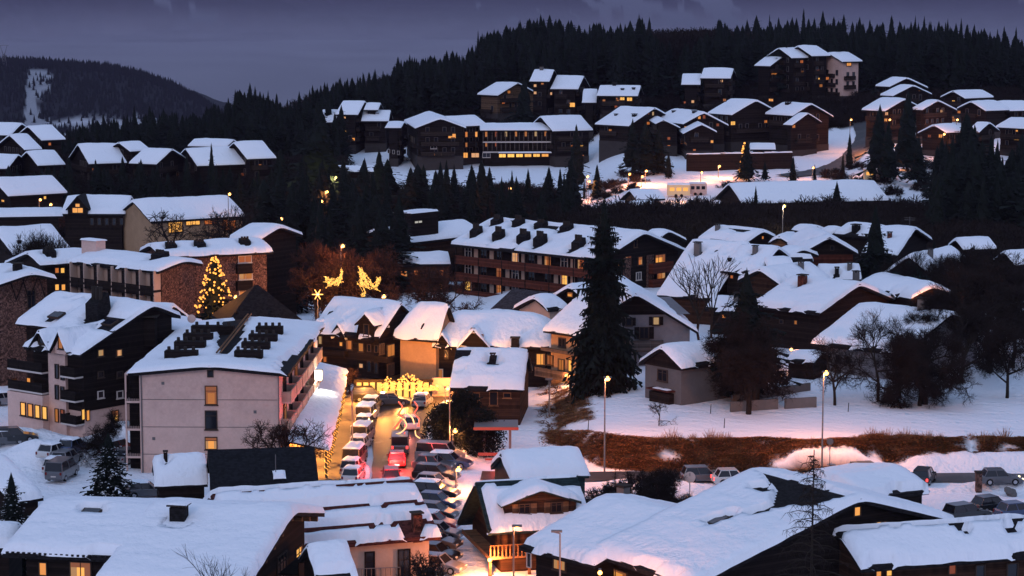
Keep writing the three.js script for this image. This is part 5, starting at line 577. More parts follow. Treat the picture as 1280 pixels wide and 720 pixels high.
function plantConifer(pos, h, kinds, label, group, mat, width = 1, name = 'spruce_tree') { const k = kinds[Math.floor(rnd() * kinds.length)]; const g = thing(name, label, 'tree', pos, rnd() * 6.28, group); const tr = addMesh('trunk', k.trunk, M.bark, g), cr = addMesh('crown', k.crown, mat, g); if (k.snow) addMesh('snow_load', k.snow, snowTwo, g); g.scale.set(h * width, h, h * width); return g; }
const treeAt = (px, pyTop, D, kinds, label, group, mat, width, name) => { const p = groundAt(px, D), top = at(px, pyTop, D); return plantConifer(p, clamp(top.y - p.y, 3, 34), kinds, label, group, mat, width, name); };
const crest = [[60, 165], [100, 148], [140, 140], [165, 135], [205, 128], [240, 136], [270, 122], [295, 106], [318, 97], [345, 116], [372, 118], [400, 94], [418, 92], [450, 86], [470, 82], [488, 80], [505, 64], [530, 66], [548, 58], [566, 54], [582, 62], [600, 34], [630, 26], [655, 16], [700, 16], [730, 20], [765, 22], [800, 15], [822, 34], [845, 50], [868, 40], [895, 17], [930, 20], [970, 20], [1000, 9], [1030, 18], [1080, 20], [1140, 18], [1190, 22], [1232, 24], [1265, 36], [1300, 46]];
{ // the ridge: first the crest against the hazy mountain, then the lower ranks in front of it
  const lab = 'dark spruce standing in the forest ridge behind the chalets', R = rngOf(41);
  for (let px = 92; px < 1296; px += 10.5 + 8 * R()) { if (px > 838 && px < 858 && R() < .4) continue; treeAt(px + 3 * R(), tab(crest, px) - 4 + 14 * (1 + noise(px * .045, 8)) * R() + 20 * R() * R() * R(), (px < 420 ? 690 : 790) + 40 * R(), farKinds, lab, GF, M.needleFar, .65 + .8 * R()); }
  for (let row = 0; row < 3; row++) for (let px = 90 + row * 5; px < 1300; px += 15 + 9 * R()) {  const base = tab(crest, px) + 20 + row * 16; treeAt(px, base + 22 * R(), (px < 420 ? 670 : 765) - row * 22 + 14 * R(), farKinds, lab, GF, M.needleFar, .95 + .4 * R()); }
}
// spruces further down, read one by one: [column, top row, metres ahead, width]
const SP1 = [[402, 150, 530, 1.3], [430, 195, 500, 1], [455, 200, 470, 1.25], [413, 205, 505, 1], [442, 222, 430, 1.3], [470, 240, 400, 1.4], [480, 270, 372, 1.5], [393, 245, 420, 1.3], [372, 235, 430, 1.2], [350, 270, 372, 1.3], [340, 210, 500, 1.1], [352, 185, 540, 1], [330, 240, 440, 1.2], [365, 290, 350, 1.3], [300, 215, 480, .9], [272, 205, 500, .9], [266, 178, 530, .7], [155, 195, 520, .8], [178, 198, 515, .8], [88, 196, 515, .9], [90, 215, 490, .9], [125, 160, 620, 1], [147, 150, 640, 1], [168, 150, 640, 1], [205, 140, 650, 1.2], [515, 225, 480, 1], [530, 205, 520, 1], [545, 212, 500, 1.1], [568, 205, 500, 1.1], [590, 205, 505, 1], [612, 208, 505, 1], [640, 212, 500, 1.1], [660, 210, 505, 1], [686, 208, 500, 1.1], [705, 215, 490, 1], [555, 235, 460, 1], [622, 232, 465, 1.1], [650, 238, 460, 1], [720, 155, 560, 1.3], [655, 95, 655, 1.4], [790, 148, 560, 1.6], [806, 152, 556, 1.6], [822, 160, 556, 1.3], [835, 190, 548, 1], [730, 222, 530, .6], [746, 205, 525, 1.2], [932, 176, 540, 1.2], [955, 200, 540, 1], [990, 195, 540, 1], [1017, 205, 535, .9], [940, 245, 470, 1], [944, 232, 470, .8], [1045, 226, 470, 1.2], [1097, 130, 530, 1.3], [1132, 112, 540, 1.5], [1108, 150, 525, 1.3], [1146, 168, 520, 1.1], [1205, 140, 500, 1.5], [1180, 175, 490, 1.3], [1215, 155, 505, 1.3], [1240, 190, 480, 1.4], [1262, 185, 480, 1.4], [1275, 195, 470, 1.3], [1185, 200, 470, 1.2], [1225, 175, 490, 1.2], [1253, 205, 465, 1.2], [1120, 300, 390, .9], [1135, 290, 372, .9], [1152, 296, 372, .9], [1168, 300, 366, .9], [1060, 165, 560, .9], [1052, 190, 550, .7], [700, 210, 500, 1], [590, 240, 455, 1], [1100, 280, 420, .6], [760, 255, 470, .8], [1000, 120, 640, 1.2], [960, 128, 632, 1], [235, 190, 540, .8], [15, 215, 505, 1], [30, 220, 500, .8], [70, 205, 515, .8]];
SP1.forEach(([px, py, D, w]) => treeAt(px, py, D, D < 440 ? midKinds : farKinds, 'dark spruce among the houses and brush below the forest ridge', GM, M.needleFar, w * (px > 325 && px < 505 ? 1.5 : 1.12)));
treeAt(755, 246, 264, bigKinds, 'great dark spruce towering behind the bright street lamp', null, M.needle, .8);
treeAt(1094, 255, 322, midKinds, 'ragged pine rising over the village roofs beside the teal gable', null, M.pine, 1.25, 'pine_tree');
treeAt(130, 540, 214, dustKinds, 'snow dusted spruce beside the parked cars of the upper lot', null, M.needle, 1.75);
treeAt(6, 590, 190, dustKinds, 'spruce cut off by the picture edge beside the snowy garage', null, M.needle, 1.2);
treeAt(437, 312, 330, midKinds, 'spruce between two branches hung with light strings', null, M.needle, 1.25);
const LATER = [];
function bushyTree(px, pyTop, D, wide, low, n, label, name, seed, leaf = .16) { // needle clumps spread along many boughs
  const p = groundAt(px, D), R = rngOf(seed), g = thing(name, label, 'tree', p, 0), tr = new MB(), mb = new MB(), h = at(px, pyTop, D).y - p.y;
  tr.bar(V(0, -.5, 0), V(.15, h * .5, 0), .028 * h, .016 * h, 8); tr.bar(V(.15, h * .5, 0), V(.1, h * .93, .1), .016 * h, .03, 7);
  for (let k = 0; k < n; k++) { const t = low + (1 - low) * .97 * k / n, a = k * 2.4, s0 = (t - low) / (1 - low), L = wide * Math.pow(Math.sin(Math.PI * clamp(s0 * .72 + .2)), .8) * (1 - .55 * s0) * (.6 + .6 * R()), y = h * t, e = V(Math.cos(a) * L, y + L * .18, Math.sin(a) * L), s = V(.1, y, 0); tr.bar(s, e, .06, .02, 3);
    for (let q = 0; q < 190; q++) { const u = .25 + .8 * Math.sqrt(R()), c = s.clone().lerp(e, u).add(V((R() - .5) * 1.3, (R() - .5) * 1.1, (R() - .5) * 1.3)), d = V(R() - .5, R() * .7 - .35, R() - .5).normalize().multiplyScalar(leaf * (1 + R())), m = V(R() - .5, R() - .5, R() - .5).normalize().multiplyScalar(leaf * (.4 + .4 * R())); mb.tri(c.clone().sub(m), c.clone().add(m), c.clone().add(d)); } }
  tr.build('trunk', M.bark, g); mb.build('crown', M.pine, g); return g; }
LATER.push(() => { treeAt(934, 335, 258, midKinds, 'dense dark spruce behind the spreading bare tree of the meadow', null, M.needle, 1.7); bareAt(946, 385, 251, { seed: 21, levels: 6, spread: .62, bole: .22, rad: .02 }, 'dense twiggy bare tree beside the garden wall'); bareAt(950, 400, 252, { seed: 26, levels: 5, spread: .66, bole: .24, rad: .013 }, 'slim bare tree leaning into the dense twiggy one'); });
bushyTree(578, 492, 244, 3.6, .04, 60, 'bushy dark evergreen beside the street turning', 'evergreen_tree', 78); bushyTree(556, 508, 247, 2.6, .04, 40, 'broad evergreen overhanging the parked cars', 'evergreen_tree', 79); bushyTree(600, 515, 240, 2.8, .04, 45, 'dark evergreen before the red lit canopy', 'evergreen_tree', 80);
function bareTree(h, o = {}) { // forked leafless tree
  const R = rngOf(o.seed || 5), mb = new MB(), tw = new MB(), spread = o.spread || .55, lev = o.levels || 5;
  const grow = (p, d, len, rad, k) => { const seg = k === 0 ? 3 : 2; let a = p; for (let s = 0; s < seg; s++) { const q = a.clone().addScaledVector(d, len / seg); q.add(V((R() - .5), (R() - .3) * .5, (R() - .5)).multiplyScalar(len * .12)); const r2 = rad * (1 - .3 * (s + 1) / seg); (rad > .035 ? mb : tw).bar(a, q, rad * (1 - .3 * s / seg), r2, rad > .08 ? 6 : 3); a = q; if (k < lev && (k > 0 || s > 0)) { const n = k > 2 ? 2 : 1; for (let m = 0; m < n; m++) side(a, d, len, rad, k); } }
    if (k < lev) { const n = 2 + (R() < .5 ? 1 : 0); for (let m = 0; m < n; m++) side(a, d, len, rad, k, .6); } };
  const side = (a, d, len, rad, k, f = 1) => { const v = V(R() - .5, R() - .5, R() - .5).normalize(), nd = d.clone().lerp(v, spread * (f < 1 ? .8 : 1.15)).normalize(); nd.y += o.up === undefined ? .12 : o.up; nd.normalize(); grow(a, nd, len * (.55 + .25 * R()), rad * (.5 + .15 * R()), k + 1); };
  grow(V(0, -.3, 0), V((R() - .5) * .1, 1, (R() - .5) * .1), h * (o.bole || .34), h * (o.rad || .02), 0); return { trunk: mb, twigs: tw };
}
function plantBare(pos, h, o, label, group, name = 'bare_tree', mat = M.twig) { const t = bareTree(h, o), g = thing(name, label, 'tree', pos, 0, group); let top = 0; for (const m of [t.trunk, t.twigs]) for (let k = 1; k < m.p.length; k += 3) top = Math.max(top, m.p[k]); g.scale.setScalar(h / top); t.trunk.build('trunk', M.bark, g); t.twigs.build('twigs', mat, g); return g; }
const bareAt = (px, pyTop, D, o, label, group, name, mat) => { const p = groundAt(px, D), h = (at(px, pyTop, D).y - p.y); return plantBare(p, h * 1.02, o, label, group, name, mat); };
LATER.forEach(f => f());
bareAt(825, 498, 243, { seed: 11, levels: 4, spread: .7, bole: .32 }, 'small leafless fruit tree at the edge of the meadow');
bareAt(876, 320, 283, { seed: 12, levels: 3, spread: .4, bole: .46, rad: .018 }, 'tall pollarded tree behind the barn, thicker of the pair', 'pollarded trees behind the barn', 'pollarded_tree');
bareAt(892, 318, 284, { seed: 23, levels: 3, spread: .34, bole: .5, rad: .016 }, 'slender pollarded tree behind the barn', 'pollarded trees behind the barn', 'pollarded_tree');
bareAt(938, 425, 249, { seed: 10, levels: 6, spread: .65, bole: .26, rad: .026 }, 'spreading bare tree with thick trunk on the snowy meadow');
bareAt(1047, 415, 254, { seed: 14, levels: 5, spread: .6, bole: .3 }, 'bare fruit tree behind the second street lamp', 'bare fruit trees of the farmhouse orchard');
bareAt(1102, 388, 256, { seed: 15, levels: 5, spread: .5, bole: .35 }, 'bare forked tree before the farmhouse roof', 'bare fruit trees of the farmhouse orchard');
bareAt(1128, 392, 258, { seed: 16, levels: 5, spread: .5, bole: .35 }, 'bare orchard tree crossing the farmhouse gable', 'bare fruit trees of the farmhouse orchard');
bareAt(1154, 415, 254, { seed: 17, levels: 6, spread: .62, bole: .24 }, 'dense twiggy orchard tree before the farmhouse gable', 'bare fruit trees of the farmhouse orchard');
bareAt(1162, 410, 255, { seed: 27, levels: 6, spread: .62, bole: .22 }, 'bushy bare orchard tree with twin stems', 'bare fruit trees of the farmhouse orchard');
bareAt(1264, 395, 258, { seed: 18, levels: 6, spread: .6, bole: .28 }, 'bare tree standing alone at the far end of the meadow', null);
bareAt(1180, 350, 276, { seed: 19, levels: 6, spread: .55, bole: .2 }, 'tall dark brush tree right of the farmhouse', 'tall brush trees right of the farmhouse', 'bare_tree', M.twig);
[[1206, 380, 266], [1240, 360, 272], [1215, 330, 284], [1235, 322, 290], [1205, 318, 300], [1250, 345, 280], [1270, 350, 276], [1225, 300, 310], [1195, 310, 306], [1262, 330, 300]].forEach(([x, y, D], k) => bareAt(x, y, D, { seed: 30 + k, levels: 5, spread: .5, bole: .24 }, 'tall dark brush tree right of the farmhouse', 'tall brush trees right of the farmhouse', 'bare_tree', M.twig));
{ const p = groundAt(1020, 160), h = at(1020, 562, 160).y - p.y, g = thing('larch_tree', 'thin bare larch in front of the largest foreground chalet', 'tree', p, 0), R = rngOf(9), tr = new MB(), tw = new MB(); tr.bar(V(0, -.3, 0), V(.1, h, 0), .16, .03, 7);
  for (let k = 0; k < 110; k++) { const t = .12 + .86 * k / 110, a = k * 2.4, L = ((1 - t) * 4.6 + .45) * (.7 + .5 * R()), y = h * t, e = V(Math.cos(a) * L, y - .12 * L, Math.sin(a) * L), s = V(.1 * t, y, 0), m = s.clone().lerp(e, .55).add(V(0, .08 * L, 0)); tr.bar(s, m, .045, .03, 3); tr.bar(m, e, .03, .014, 3); for (let q = 0; q < 16; q++) { const c = s.clone().lerp(e, .2 + .8 * R()), d = c.clone().add(V(R() - .5, (R() - .8) * .9, R() - .5).multiplyScalar(.9)); tw.bar(c, d, .016, .008, 3); } } tr.build('trunk', M.bark, g); tw.build('twigs', M.twig, g); }
{ // orange lit bare trees by the small square, and shrubs by the walls
  [[405, 305, 326], [418, 300, 330], [455, 310, 322], [470, 305, 330], [392, 330, 322], [540, 330, 330], [553, 335, 326]].forEach(([x, y, D], k) => bareAt(x, y, D, { seed: 60 + k, levels: 5, spread: .55, bole: .22 }, 'leafless tree around the small lamp lit square', 'leafless trees around the lit square', 'bare_tree', M.twigRed));
  [[420, 470, 276], [436, 455, 277], [446, 465, 278]].forEach(([x, y, D], k) => bareAt(x, y, D, { seed: 80 + k, levels: 5, spread: .55, bole: .2 }, 'leafless street tree before the festive shop', 'leafless street trees before the shop', 'street_tree', M.twigRed));
  bareAt(355, 520, 226, { seed: 91, levels: 5, spread: .6, bole: .2 }, 'reddish bare tree at the corner of the white apartment house', null, 'bare_tree', M.twigRed);
  bareAt(122, 510, 236, { seed: 92, levels: 6, spread: .6, bole: .18, rad: .015 }, 'round bare tree behind the snow dusted spruce');
  bareAt(835, 580, 216, { seed: 93, levels: 6, spread: .7, bole: .24 }, 'twisted bare tree by the satellite dish and the road'); bareAt(822, 590, 215, { seed: 94, levels: 6, spread: .6, bole: .12 }, 'round bush beside the twisted bare tree', null, 'shrub');
  bareAt(775, 590, 212, { seed: 95, levels: 5, spread: .6, bole: .15 }, 'thin shrub behind the chimney of the foreground chalet', null, 'shrub'); bareAt(762, 598, 211, { seed: 96, levels: 5, spread: .6, bole: .12 }, 'low shrub beside the grassy bank road', null, 'shrub');
  bareAt(530, 690, 178, { seed: 97, levels: 5, spread: .7, bole: .15 }, 'dark shrub at the corner of the cream building', null, 'shrub'); bareAt(280, 690, 160, { seed: 98, levels: 4, spread: .4, bole: .3, rad: .008 }, 'spindly sapling in front of the wide foreground roof', null, 'sapling');
  [[40, 290, 336], [58, 296, 334], [70, 300, 333], [85, 303, 332], [60, 285, 340]].forEach(([x, y, D], k) => bareAt(x, y - 3, D, { seed: 110 + k, levels: 5, spread: .4, bole: .3 }, 'bare birch like shrub against the broad snowy roof', 'bare shrubs against the broad snowy roof', 'shrub'));
  [[212, 258, 400], [290, 250, 398], [275, 258, 400], [300, 262, 396]].forEach(([x, y, D], k) => bareAt(x, y, D, { seed: 120 + k, levels: 4, spread: .6, bole: .3 }, 'bare tree before the glowing hall windows', 'bare trees before the hall'));
  [[1108, 325, 306], [1150, 312, 305], [1165, 315, 304], [1180, 316, 303], [1190, 310, 306]].forEach(([x, y, D], k) => bareAt(x, y, D, { seed: 130 + k, levels: 5, spread: .35, bole: .3, rad: .012 }, 'thin bare shrub before the teal gabled house', 'thin shrubs before the teal gable', 'shrub'));
}
{ // brush and copses too dense to count
  const R = rngOf(55), kinds = [0, 1, 2].map(k => { const t = bareTree(1, { seed: 200 + k, levels: 5, spread: .5, bole: .16, rad: .02 }); const g = mergeGeometries([t.trunk.geo(), t.twigs.geo()]); g.computeBoundingBox(); const k2 = 1 / g.boundingBox.max.y; g.scale(k2 * .5, k2 * .5, k2 * .5); return g; });
  const zones = [[690, 1300, 405, 462, 620, 8, 13], [320, 700, 375, 545, 330, 5, 9], [60, 420, 545, 700, 460, 6, 12], [300, 900, 655, 760, 420, 5, 9], [880, 1300, 645, 760, 360, 5, 10], [1140, 1300, 330, 420, 240, 7, 11], [900, 1010, 500, 530, 26, 2, 4], [1020, 1200, 480, 560, 60, 2, 5], [740, 800, 520, 560, 18, 2, 4], [800, 895, 765, 800, 150, 14, 24], [60, 330, 378, 402, 60, 3, 5], [500, 730, 430, 505, 150, 4, 7], [-20, 330, 440, 560, 260, 4, 8]];
  const mats = [[], [], []], m4 = new THREE.Matrix4(), e = new THREE.Euler(), qn = new THREE.Quaternion();
  for (const [x0, x1, d0, d1, n, h0, h1] of zones) for (let k = 0; k < n; k++) { const px = lerp(x0, x1, R()), D = lerp(d0, d1, R()); if (px > 480 && px < 760 && D > 590 && D < 640) continue; if (px < 330 && D < 535 && D > 395 && R() < .3) continue; const p = groundAt(px, D), h = lerp(h0, h1, R()); e.set(0, R() * 6.28, 0); qn.setFromEuler(e); m4.compose(p, qn, V(h * 1.25, h, h * 1.25)); mats[k % 3].push(m4.clone()); }
  mats.forEach((a, k) => { const im = new THREE.InstancedMesh(kinds[k], M.twig, a.length); a.forEach((q, i) => im.setMatrixAt(i, q)); im.name = numbered('brush'); shadow(im); scene.add(im); tag(im, ['dense leafless brush covering the slope between the houses', 'leafless thicket mixed with the dense brush', 'bare undergrowth along the foot of the forest'][k], 'brush', 'leafless brush on the slopes', 'stuff'); });
  // close ranks of firs that fill the ridge between the single trees
  { const fm = [[], [], []]; for (const [x0, x1, d0, d1, n, h0, h1] of [[420, 1300, 690, 815, 1000, 11, 21], [60, 430, 610, 800, 520, 9, 16], [500, 830, 700, 800, 260, 14, 22], [505, 720, 430, 500, 34, 4, 13], [1165, 1300, 425, 500, 60, 11, 17], [315, 500, 372, 520, 40, 8, 15], [-40, 110, 500, 560, 20, 6, 9], [110, 330, 500, 545, 22, 5, 9]]) for (let k = 0; k < n; k++) { const px = lerp(x0, x1, R()), D = lerp(d0, d1, R()); const p = groundAt(px, D), h = Math.min(lerp(h0, h1, R()), D < 600 ? 99 : at(px, tab(crest, px) + 6 + 22 * R(), D).y - p.y); if (h < 5 || (px > 828 && px < 868 && R() < .45)) continue; e.set(0, R() * 6.28, 0); qn.setFromEuler(e); const fat = .9 + 1.1 * R(); m4.compose(p, qn, V(h * fat, h, h * fat)); fm[k % 3].push(m4.clone()); }
    fm.forEach((a, k) => { const im = new THREE.InstancedMesh(farKinds[k].crown, M.needleFar, a.length); a.forEach((q, i) => im.setMatrixAt(i, q)); im.name = numbered('forest'); shadow(im); scene.add(im); tag(im, ['close dark fir forest filling the ridge', 'younger firs crowding the forest ridge', 'firs thickening the forest edge above the chalets'][k], 'forest', 'forest mass on the ridge', 'stuff'); }); }
  // wood on the far hill
  const tiny = conifer(1, .24, { seed: 5, rows: 8, per: 5, twigs: 1, wf: .6 }).crown; const hm = []; for (let k = 0; k < 9000; k++) { const px = lerp(-80, 330, R()), t = R() < .22 ? .6 - .03 * R() : lerp(.0, .6, R()); const row = tab(hillProf, px), top = at(px, row, 3200), f = t / .6, z = -3200 + 900 * (1 - f), x = top.x * -z / 3200, n = fbm(x * .02, z * .02, 4);
    if (hillClear(px, t, n)) { if (R() < .8) continue; } else if (t < .36 && n > .02 && R() < .7) continue;
    const y = -200 + (top.y + 200) * Math.pow(f, .85) + (top.y + 200) * .09 * Math.sin(f * Math.PI) * fbm(x / 96 + 3, z / 96, 5) * 1.6; const h = lerp(5, 11, R()); e.set(0, R() * 6, 0); qn.setFromEuler(e); m4.compose(V(x, y, z), qn, V(h * 1.3, h, h * 1.3)); hm.push(m4.clone()); }
  const im = new THREE.InstancedMesh(tiny, M.needleFar, hm.length); hm.forEach((q, i) => im.setMatrixAt(i, q)); im.name = 'far_wood'; shadow(im); scene.add(im); tag(im, 'fir wood covering the distant low hill', 'wood', null, 'stuff');
  // tufts along the lip of the bank
  { const tb = new MB(), RT = rngOf(6); for (let k = 0; k < 34; k++) { const a = RT() * 6.28, r = RT() * .35, b = V(Math.cos(a) * r, -.1, Math.sin(a) * r), t = V(Math.cos(a) * (r + .4 * RT()), .35 + .6 * RT(), Math.sin(a) * (r + .4 * RT())); tb.bar(b, t, .016, .005, 3); }
    const q0 = []; for (let k = 0; k < 260; k++) { const x = lerp(9, 100, R()), D = bankFront(x) + lerp(-.9, .7, R()); if (noise(x * .4, 2) < -.1) continue; q0.push([x, D]); } const ti = new THREE.InstancedMesh(tb.geo(), M.grass, q0.length); q0.forEach(([x, D], i) => { const s = .4 + .9 * R() * R(); m4.compose(V(x, ground(x, -D), -D), qn, V(s * 1.5, s, s * 1.5)); ti.setMatrixAt(i, m4); }); ti.name = 'grass_tufts'; shadow(ti); scene.add(ti); tag(ti, 'dry tufts standing along the lip of the bank', 'grass', null, 'stuff'); }
  // dry grass on the cut bank
  const gb = new MB(), RG = rngOf(3); for (let k = 0; k < 7; k++) { const a = RG() * 6.28, b = V(Math.cos(a) * .2, 0, Math.sin(a) * .2), t = V(Math.cos(a) * .3, .02 + .22 * RG(), .25 + .45 * RG()), s = V(1, 0, .2).multiplyScalar(.035); gb.tri(b.clone().sub(s), b.clone().add(s), t); }
  const gs = []; for (let k = 0; k < 16000; k++) { const x = lerp(4, 105, R()), D = bankFront(x) + lerp(-5, .5, R()); if (x > 62 && D - bankFront(x) < -3.2 && R() < .8) continue; if (moundH(x, D) > .22 || fbm(x * .5, D * .5, 2) > .36) continue; gs.push([x, D]); } for (let k = 0; k < 2200; k++) { const x = lerp(2, 10, R()), D = lerp(240, 290, R()); if (x > 3.2 && x < 8.6 && D < 288 && fbm(x * .15 + 9, D * .15, 4) > -.06) gs.push([x, D]); }
  const gi = new THREE.InstancedMesh(gb.geo(), M.grass, gs.length); gs.forEach(([x, D], i) => { const s = .8 + R() * 1.5; e.set(.1, (R() - .5) * 1.6, 0); qn.setFromEuler(e); m4.compose(V(x, ground(x, -D) - .02, -D), qn, V(s, s, s)); gi.setMatrixAt(i, m4); const tone = .45 + 1.1 * R() * R() + .35 * clamp(fbm(x * .4, D * .4, 2) + .3); gi.setColorAt(i, new THREE.Color(tone, tone * (.8 + .25 * R()), tone * (.7 + .3 * R()))); }); gi.name = 'dry_grass'; shadow(gi); scene.add(gi); tag(gi, 'dry russet grass hanging over the cut bank', 'grass', null, 'stuff');
}
// ---------------------------------------------------------------- lamps
const lampGlass = emis([1, .42, .09], 10), lampYellow = emis([1, .74, .16], 5), redGlow = emis([1, .06, .04], .45), sodium = new THREE.Color(1, .31, .09), warm = new THREE.Color(1, .37, .07);
const GLOW = 4.0;
function point(c, I, p, parent, r = 4) { const l = new THREE.PointLight(c, I, 0, 2); l.position.copy(p); l.castShadow = true; l.intensity *= GLOW; l.shadow.radius = r; parent.add(l); return l; }
function streetLamp(base, h, label, o = {}) { const g = thing('street_lamp', label, 'street lamp', base, o.turn || 0, o.group); const p = new MB(); p.bar(V(0, -.3, 0), V(0, h, 0), .10, .06, 8); p.bar(V(0, h, 0), V(o.arm || .7, h + .12, 0), .05, .04, 6); p.build('pole', M.pole, g);
  const x = o.arm || .7, hd = new MB(); hd.ob(V(x + .25, h + .18, 0), V(1, 0, 0), V(0, 1, 0), V(0, 0, 1), .8, .14, .32); hd.build('lamp_head', M.metal, g); if (o.off) return g;
  const s = Math.min(.235, (o.size || .2) * 1.15); const bl = addMesh('bulb', new THREE.SphereGeometry(s, 12, 8), o.mat || lampGlass, g); bl.position.set(x + .25, h + .06, 0); if (o.I !== 0) point(o.color || sodium, o.I || 45, V(x + .25, h + .06, 0), g); return g; }
const lampOn = (px, pyTop, D, label, o = {}) => { const p = groundAt(px, D); return streetLamp(p, Math.max(2.2, at(px, pyTop, D).y - p.y), label, { arm: .02, ...o }); };
lampOn(757, 474, 231.3, 'bright street lamp in front of the great spruce', { I: 130, size: .21 }); lampOn(1032, 467, 231.5, 'street lamp above the grassy bank beside the farmhouse', { I: 130, size: .24 });
lampOn(565, 551, 240, 'street lamp beside the broad evergreen', { I: 40 }); lampOn(569, 590, 222, 'street lamp over the row of parked cars', { I: 50, size: .2 }); lampOn(642, 660, 186, 'lamp at the corner of the half bare green roof', { I: 22, size: .16 });
lampOn(701, 667, 172, 'unlit lamp post before the largest foreground chalet', { off: 1, arm: -.5 }); lampOn(556, 492, 268, 'lamp beside the low wooden shop', { I: 50, size: .2 }); lampOn(426, 471, 270, 'lamp at the mouth of the street by the arcade', { I: 55, size: .25 });
lampOn(477, 371, 305, 'lamp glowing just behind the hipped roof', { I: 60, size: .35 }); lampOn(426, 308, 322, 'tall lamp among the leafless trees of the square', { I: 70, size: .25 }); lampOn(291, 372, 298, 'lamp beside the lit christmas tree', { I: 40, size: .4 });
lampOn(978, 258, 403, 'lone bright lamp over the dark brush', { I: 160, size: .5, color: new THREE.Color(1, .8, .5), mat: lampYellow }); lampOn(687, 476, 262, 'unlit slender lamp post on the bank', { off: 1, arm: -.3 });
const farL = 'small lamps on the far slope';
[[806, 214, 535, 90], [801, 223, 530, 70], [897, 208, 548, 90], [875, 216, 540, 40], [1097, 206, 540, 90], [1014, 210, 540, 60], [1108, 150, 585, 90], [735, 227, 525, 60], [733, 221, 530, 30], [286, 243, 422, 5], [326, 238, 470, 30], [350, 274, 385, 30], [408, 240, 470, 60], [401, 252, 455, 40], [466, 237, 480, 30], [636, 236, 472, 30], [636, 242, 468, 20], [50, 250, 470, 40], [63, 256, 455, 40], [1176, 168, 556, 60], [1192, 150, 590, 60], [1060, 150, 600, 60], [785, 218, 532, 60]].forEach(([x, y, D, I]) => lampOn(x, y, D, 'small orange lamp on the far slope', { I: I * 1.1, size: .21, group: farL }));
[[375, 215, 520], [419, 222, 505], [471, 213, 520]].forEach(([x, y, D]) => lampOn(x, y, D, 'greenish yellow lamp by the flat garage roof', { I: 50, size: .34, mat: lampYellow, color: new THREE.Color(1, .9, .3), group: 'greenish yellow lamps' }));

// ---------------------------------------------------------------- christmas trees and light strings
const bulbMat = emis([1, .40, .065], 2.2), bulbGeo = new THREE.IcosahedronGeometry(.16, 1), fairy = emis([1, .52, .10], 1.7);
function litTree(px, pyTop, pyBase, D, w, n, label, pulse) { const p = at(px, pyBase, D); p.y = Math.min(p.y, ground(p.x, p.z) + 8); const gy = ground(p.x, -D), h = at(px, pyTop, D).y - gy; const g = plantConifer(V(p.x, gy, -D), h, midKinds, label, null, M.needle, w, 'christmas_tree'); const R = rngOf(n), vis = (at(px, pyTop, D).y - p.y) / h;
  for (let k = 0; k < n; k++) { const t = R() * vis * .96, a = k * 2.4 + R(), r = .22 * Math.pow(t, .72) * (.8 + .25 * R()) + .006; const m = addMesh('bulb', bulbGeo, bulbMat, g); m.position.set(Math.cos(a) * r, 1 - t - .02, Math.sin(a) * r); const s = (.7 + .7 * R()) * pulse; m.scale.set(s / (h * w), s / h, s / (h * w)); }
  return g; }
const xm = litTree(269, 318, 392, 292, 1.35, 170, 'tall christmas tree covered with golden bulbs', .66); const xf = litTree(930, 178, 224, 545, .75, 60, 'slim christmas tree with a sprinkling of lights by the retaining wall', 1.4);
{ const p = at(269, 360, 288); point(warm, 40, p, scene).name = 'christmas_tree_glow'; }
function stringTree(curves, label, D) { const root = thing('light_string', label, 'light string', at(curves[0][0][0], curves[0][0][1], D)), o = root.position, R = rngOf(D + curves.length); for (const c of curves) for (let v = 0; v < 3; v++) { const pts = c.map(([x, y], i) => at(x + (R() - .5) * 4.5 * v, y + (R() - .5) * 4.5 * v, D + (R() - .5) * 2).sub(o)); const cv = new THREE.CatmullRomCurve3(pts); addMesh('wire', new THREE.TubeGeometry(cv, 16, .022, 4), fairy, root); const n = Math.round(cv.getLength() * 4); for (let k = 0; k < n; k++) { const m = addMesh('bulb', bulbGeo, fairy, root); m.position.copy(cv.getPoint((k + R()) / n)).add(V((R() - .5) * .25, (R() - .5) * .25, 0)); m.scale.setScalar(.25 + .3 * R()); } } return root; }
stringTree([[[428, 345], [420, 350], [410, 349], [406, 346]], [[428, 352], [418, 356], [405, 352]], [[428, 338], [424, 348], [412, 358]], [[428, 340], [426, 350], [422, 358]], [[416, 347], [411, 356]]], 'left branches of the square hung with golden light strings', 316);
stringTree([[[449, 334], [452, 346], [460, 352], [472, 362]], [[450, 336], [458, 344], [464, 352]], [[450, 345], [453, 356], [458, 360]], [[462, 352], [470, 358], [474, 349]], [[468, 358], [473, 350], [470, 347]], [[450, 352], [456, 366], [452, 370]], [[452, 340], [450, 358]], [[455, 343], [462, 360]]], 'right branches of the square hung with golden light strings', 316);
point(warm, 60, at(418, 350, 313), scene).name = 'string_glow'; point(warm, 80, at(458, 352, 313), scene).name = 'string_glow';
{ const c = at(397, 368, 318), g = thing('star_light', 'star shaped street decoration hanging over the roofs', 'decoration', c), mb = new MB(); for (let k = 0; k < 6; k++) { const a = k * Math.PI / 3; mb.bar(V(0, 0, 0), V(Math.cos(a) * .75, Math.sin(a) * .75, 0), .1, .06, 5); } mb.build('star', emis([1, .52, .12], 2.4), g); const ps = new MB(); ps.bar(V(0, -.6, -.1), V(0, ground(c.x, c.z) - c.y, -.1), .06, .06, 6); ps.build('pole', M.pole, g); point(warm, 18, V(0, 0, .3), g); }

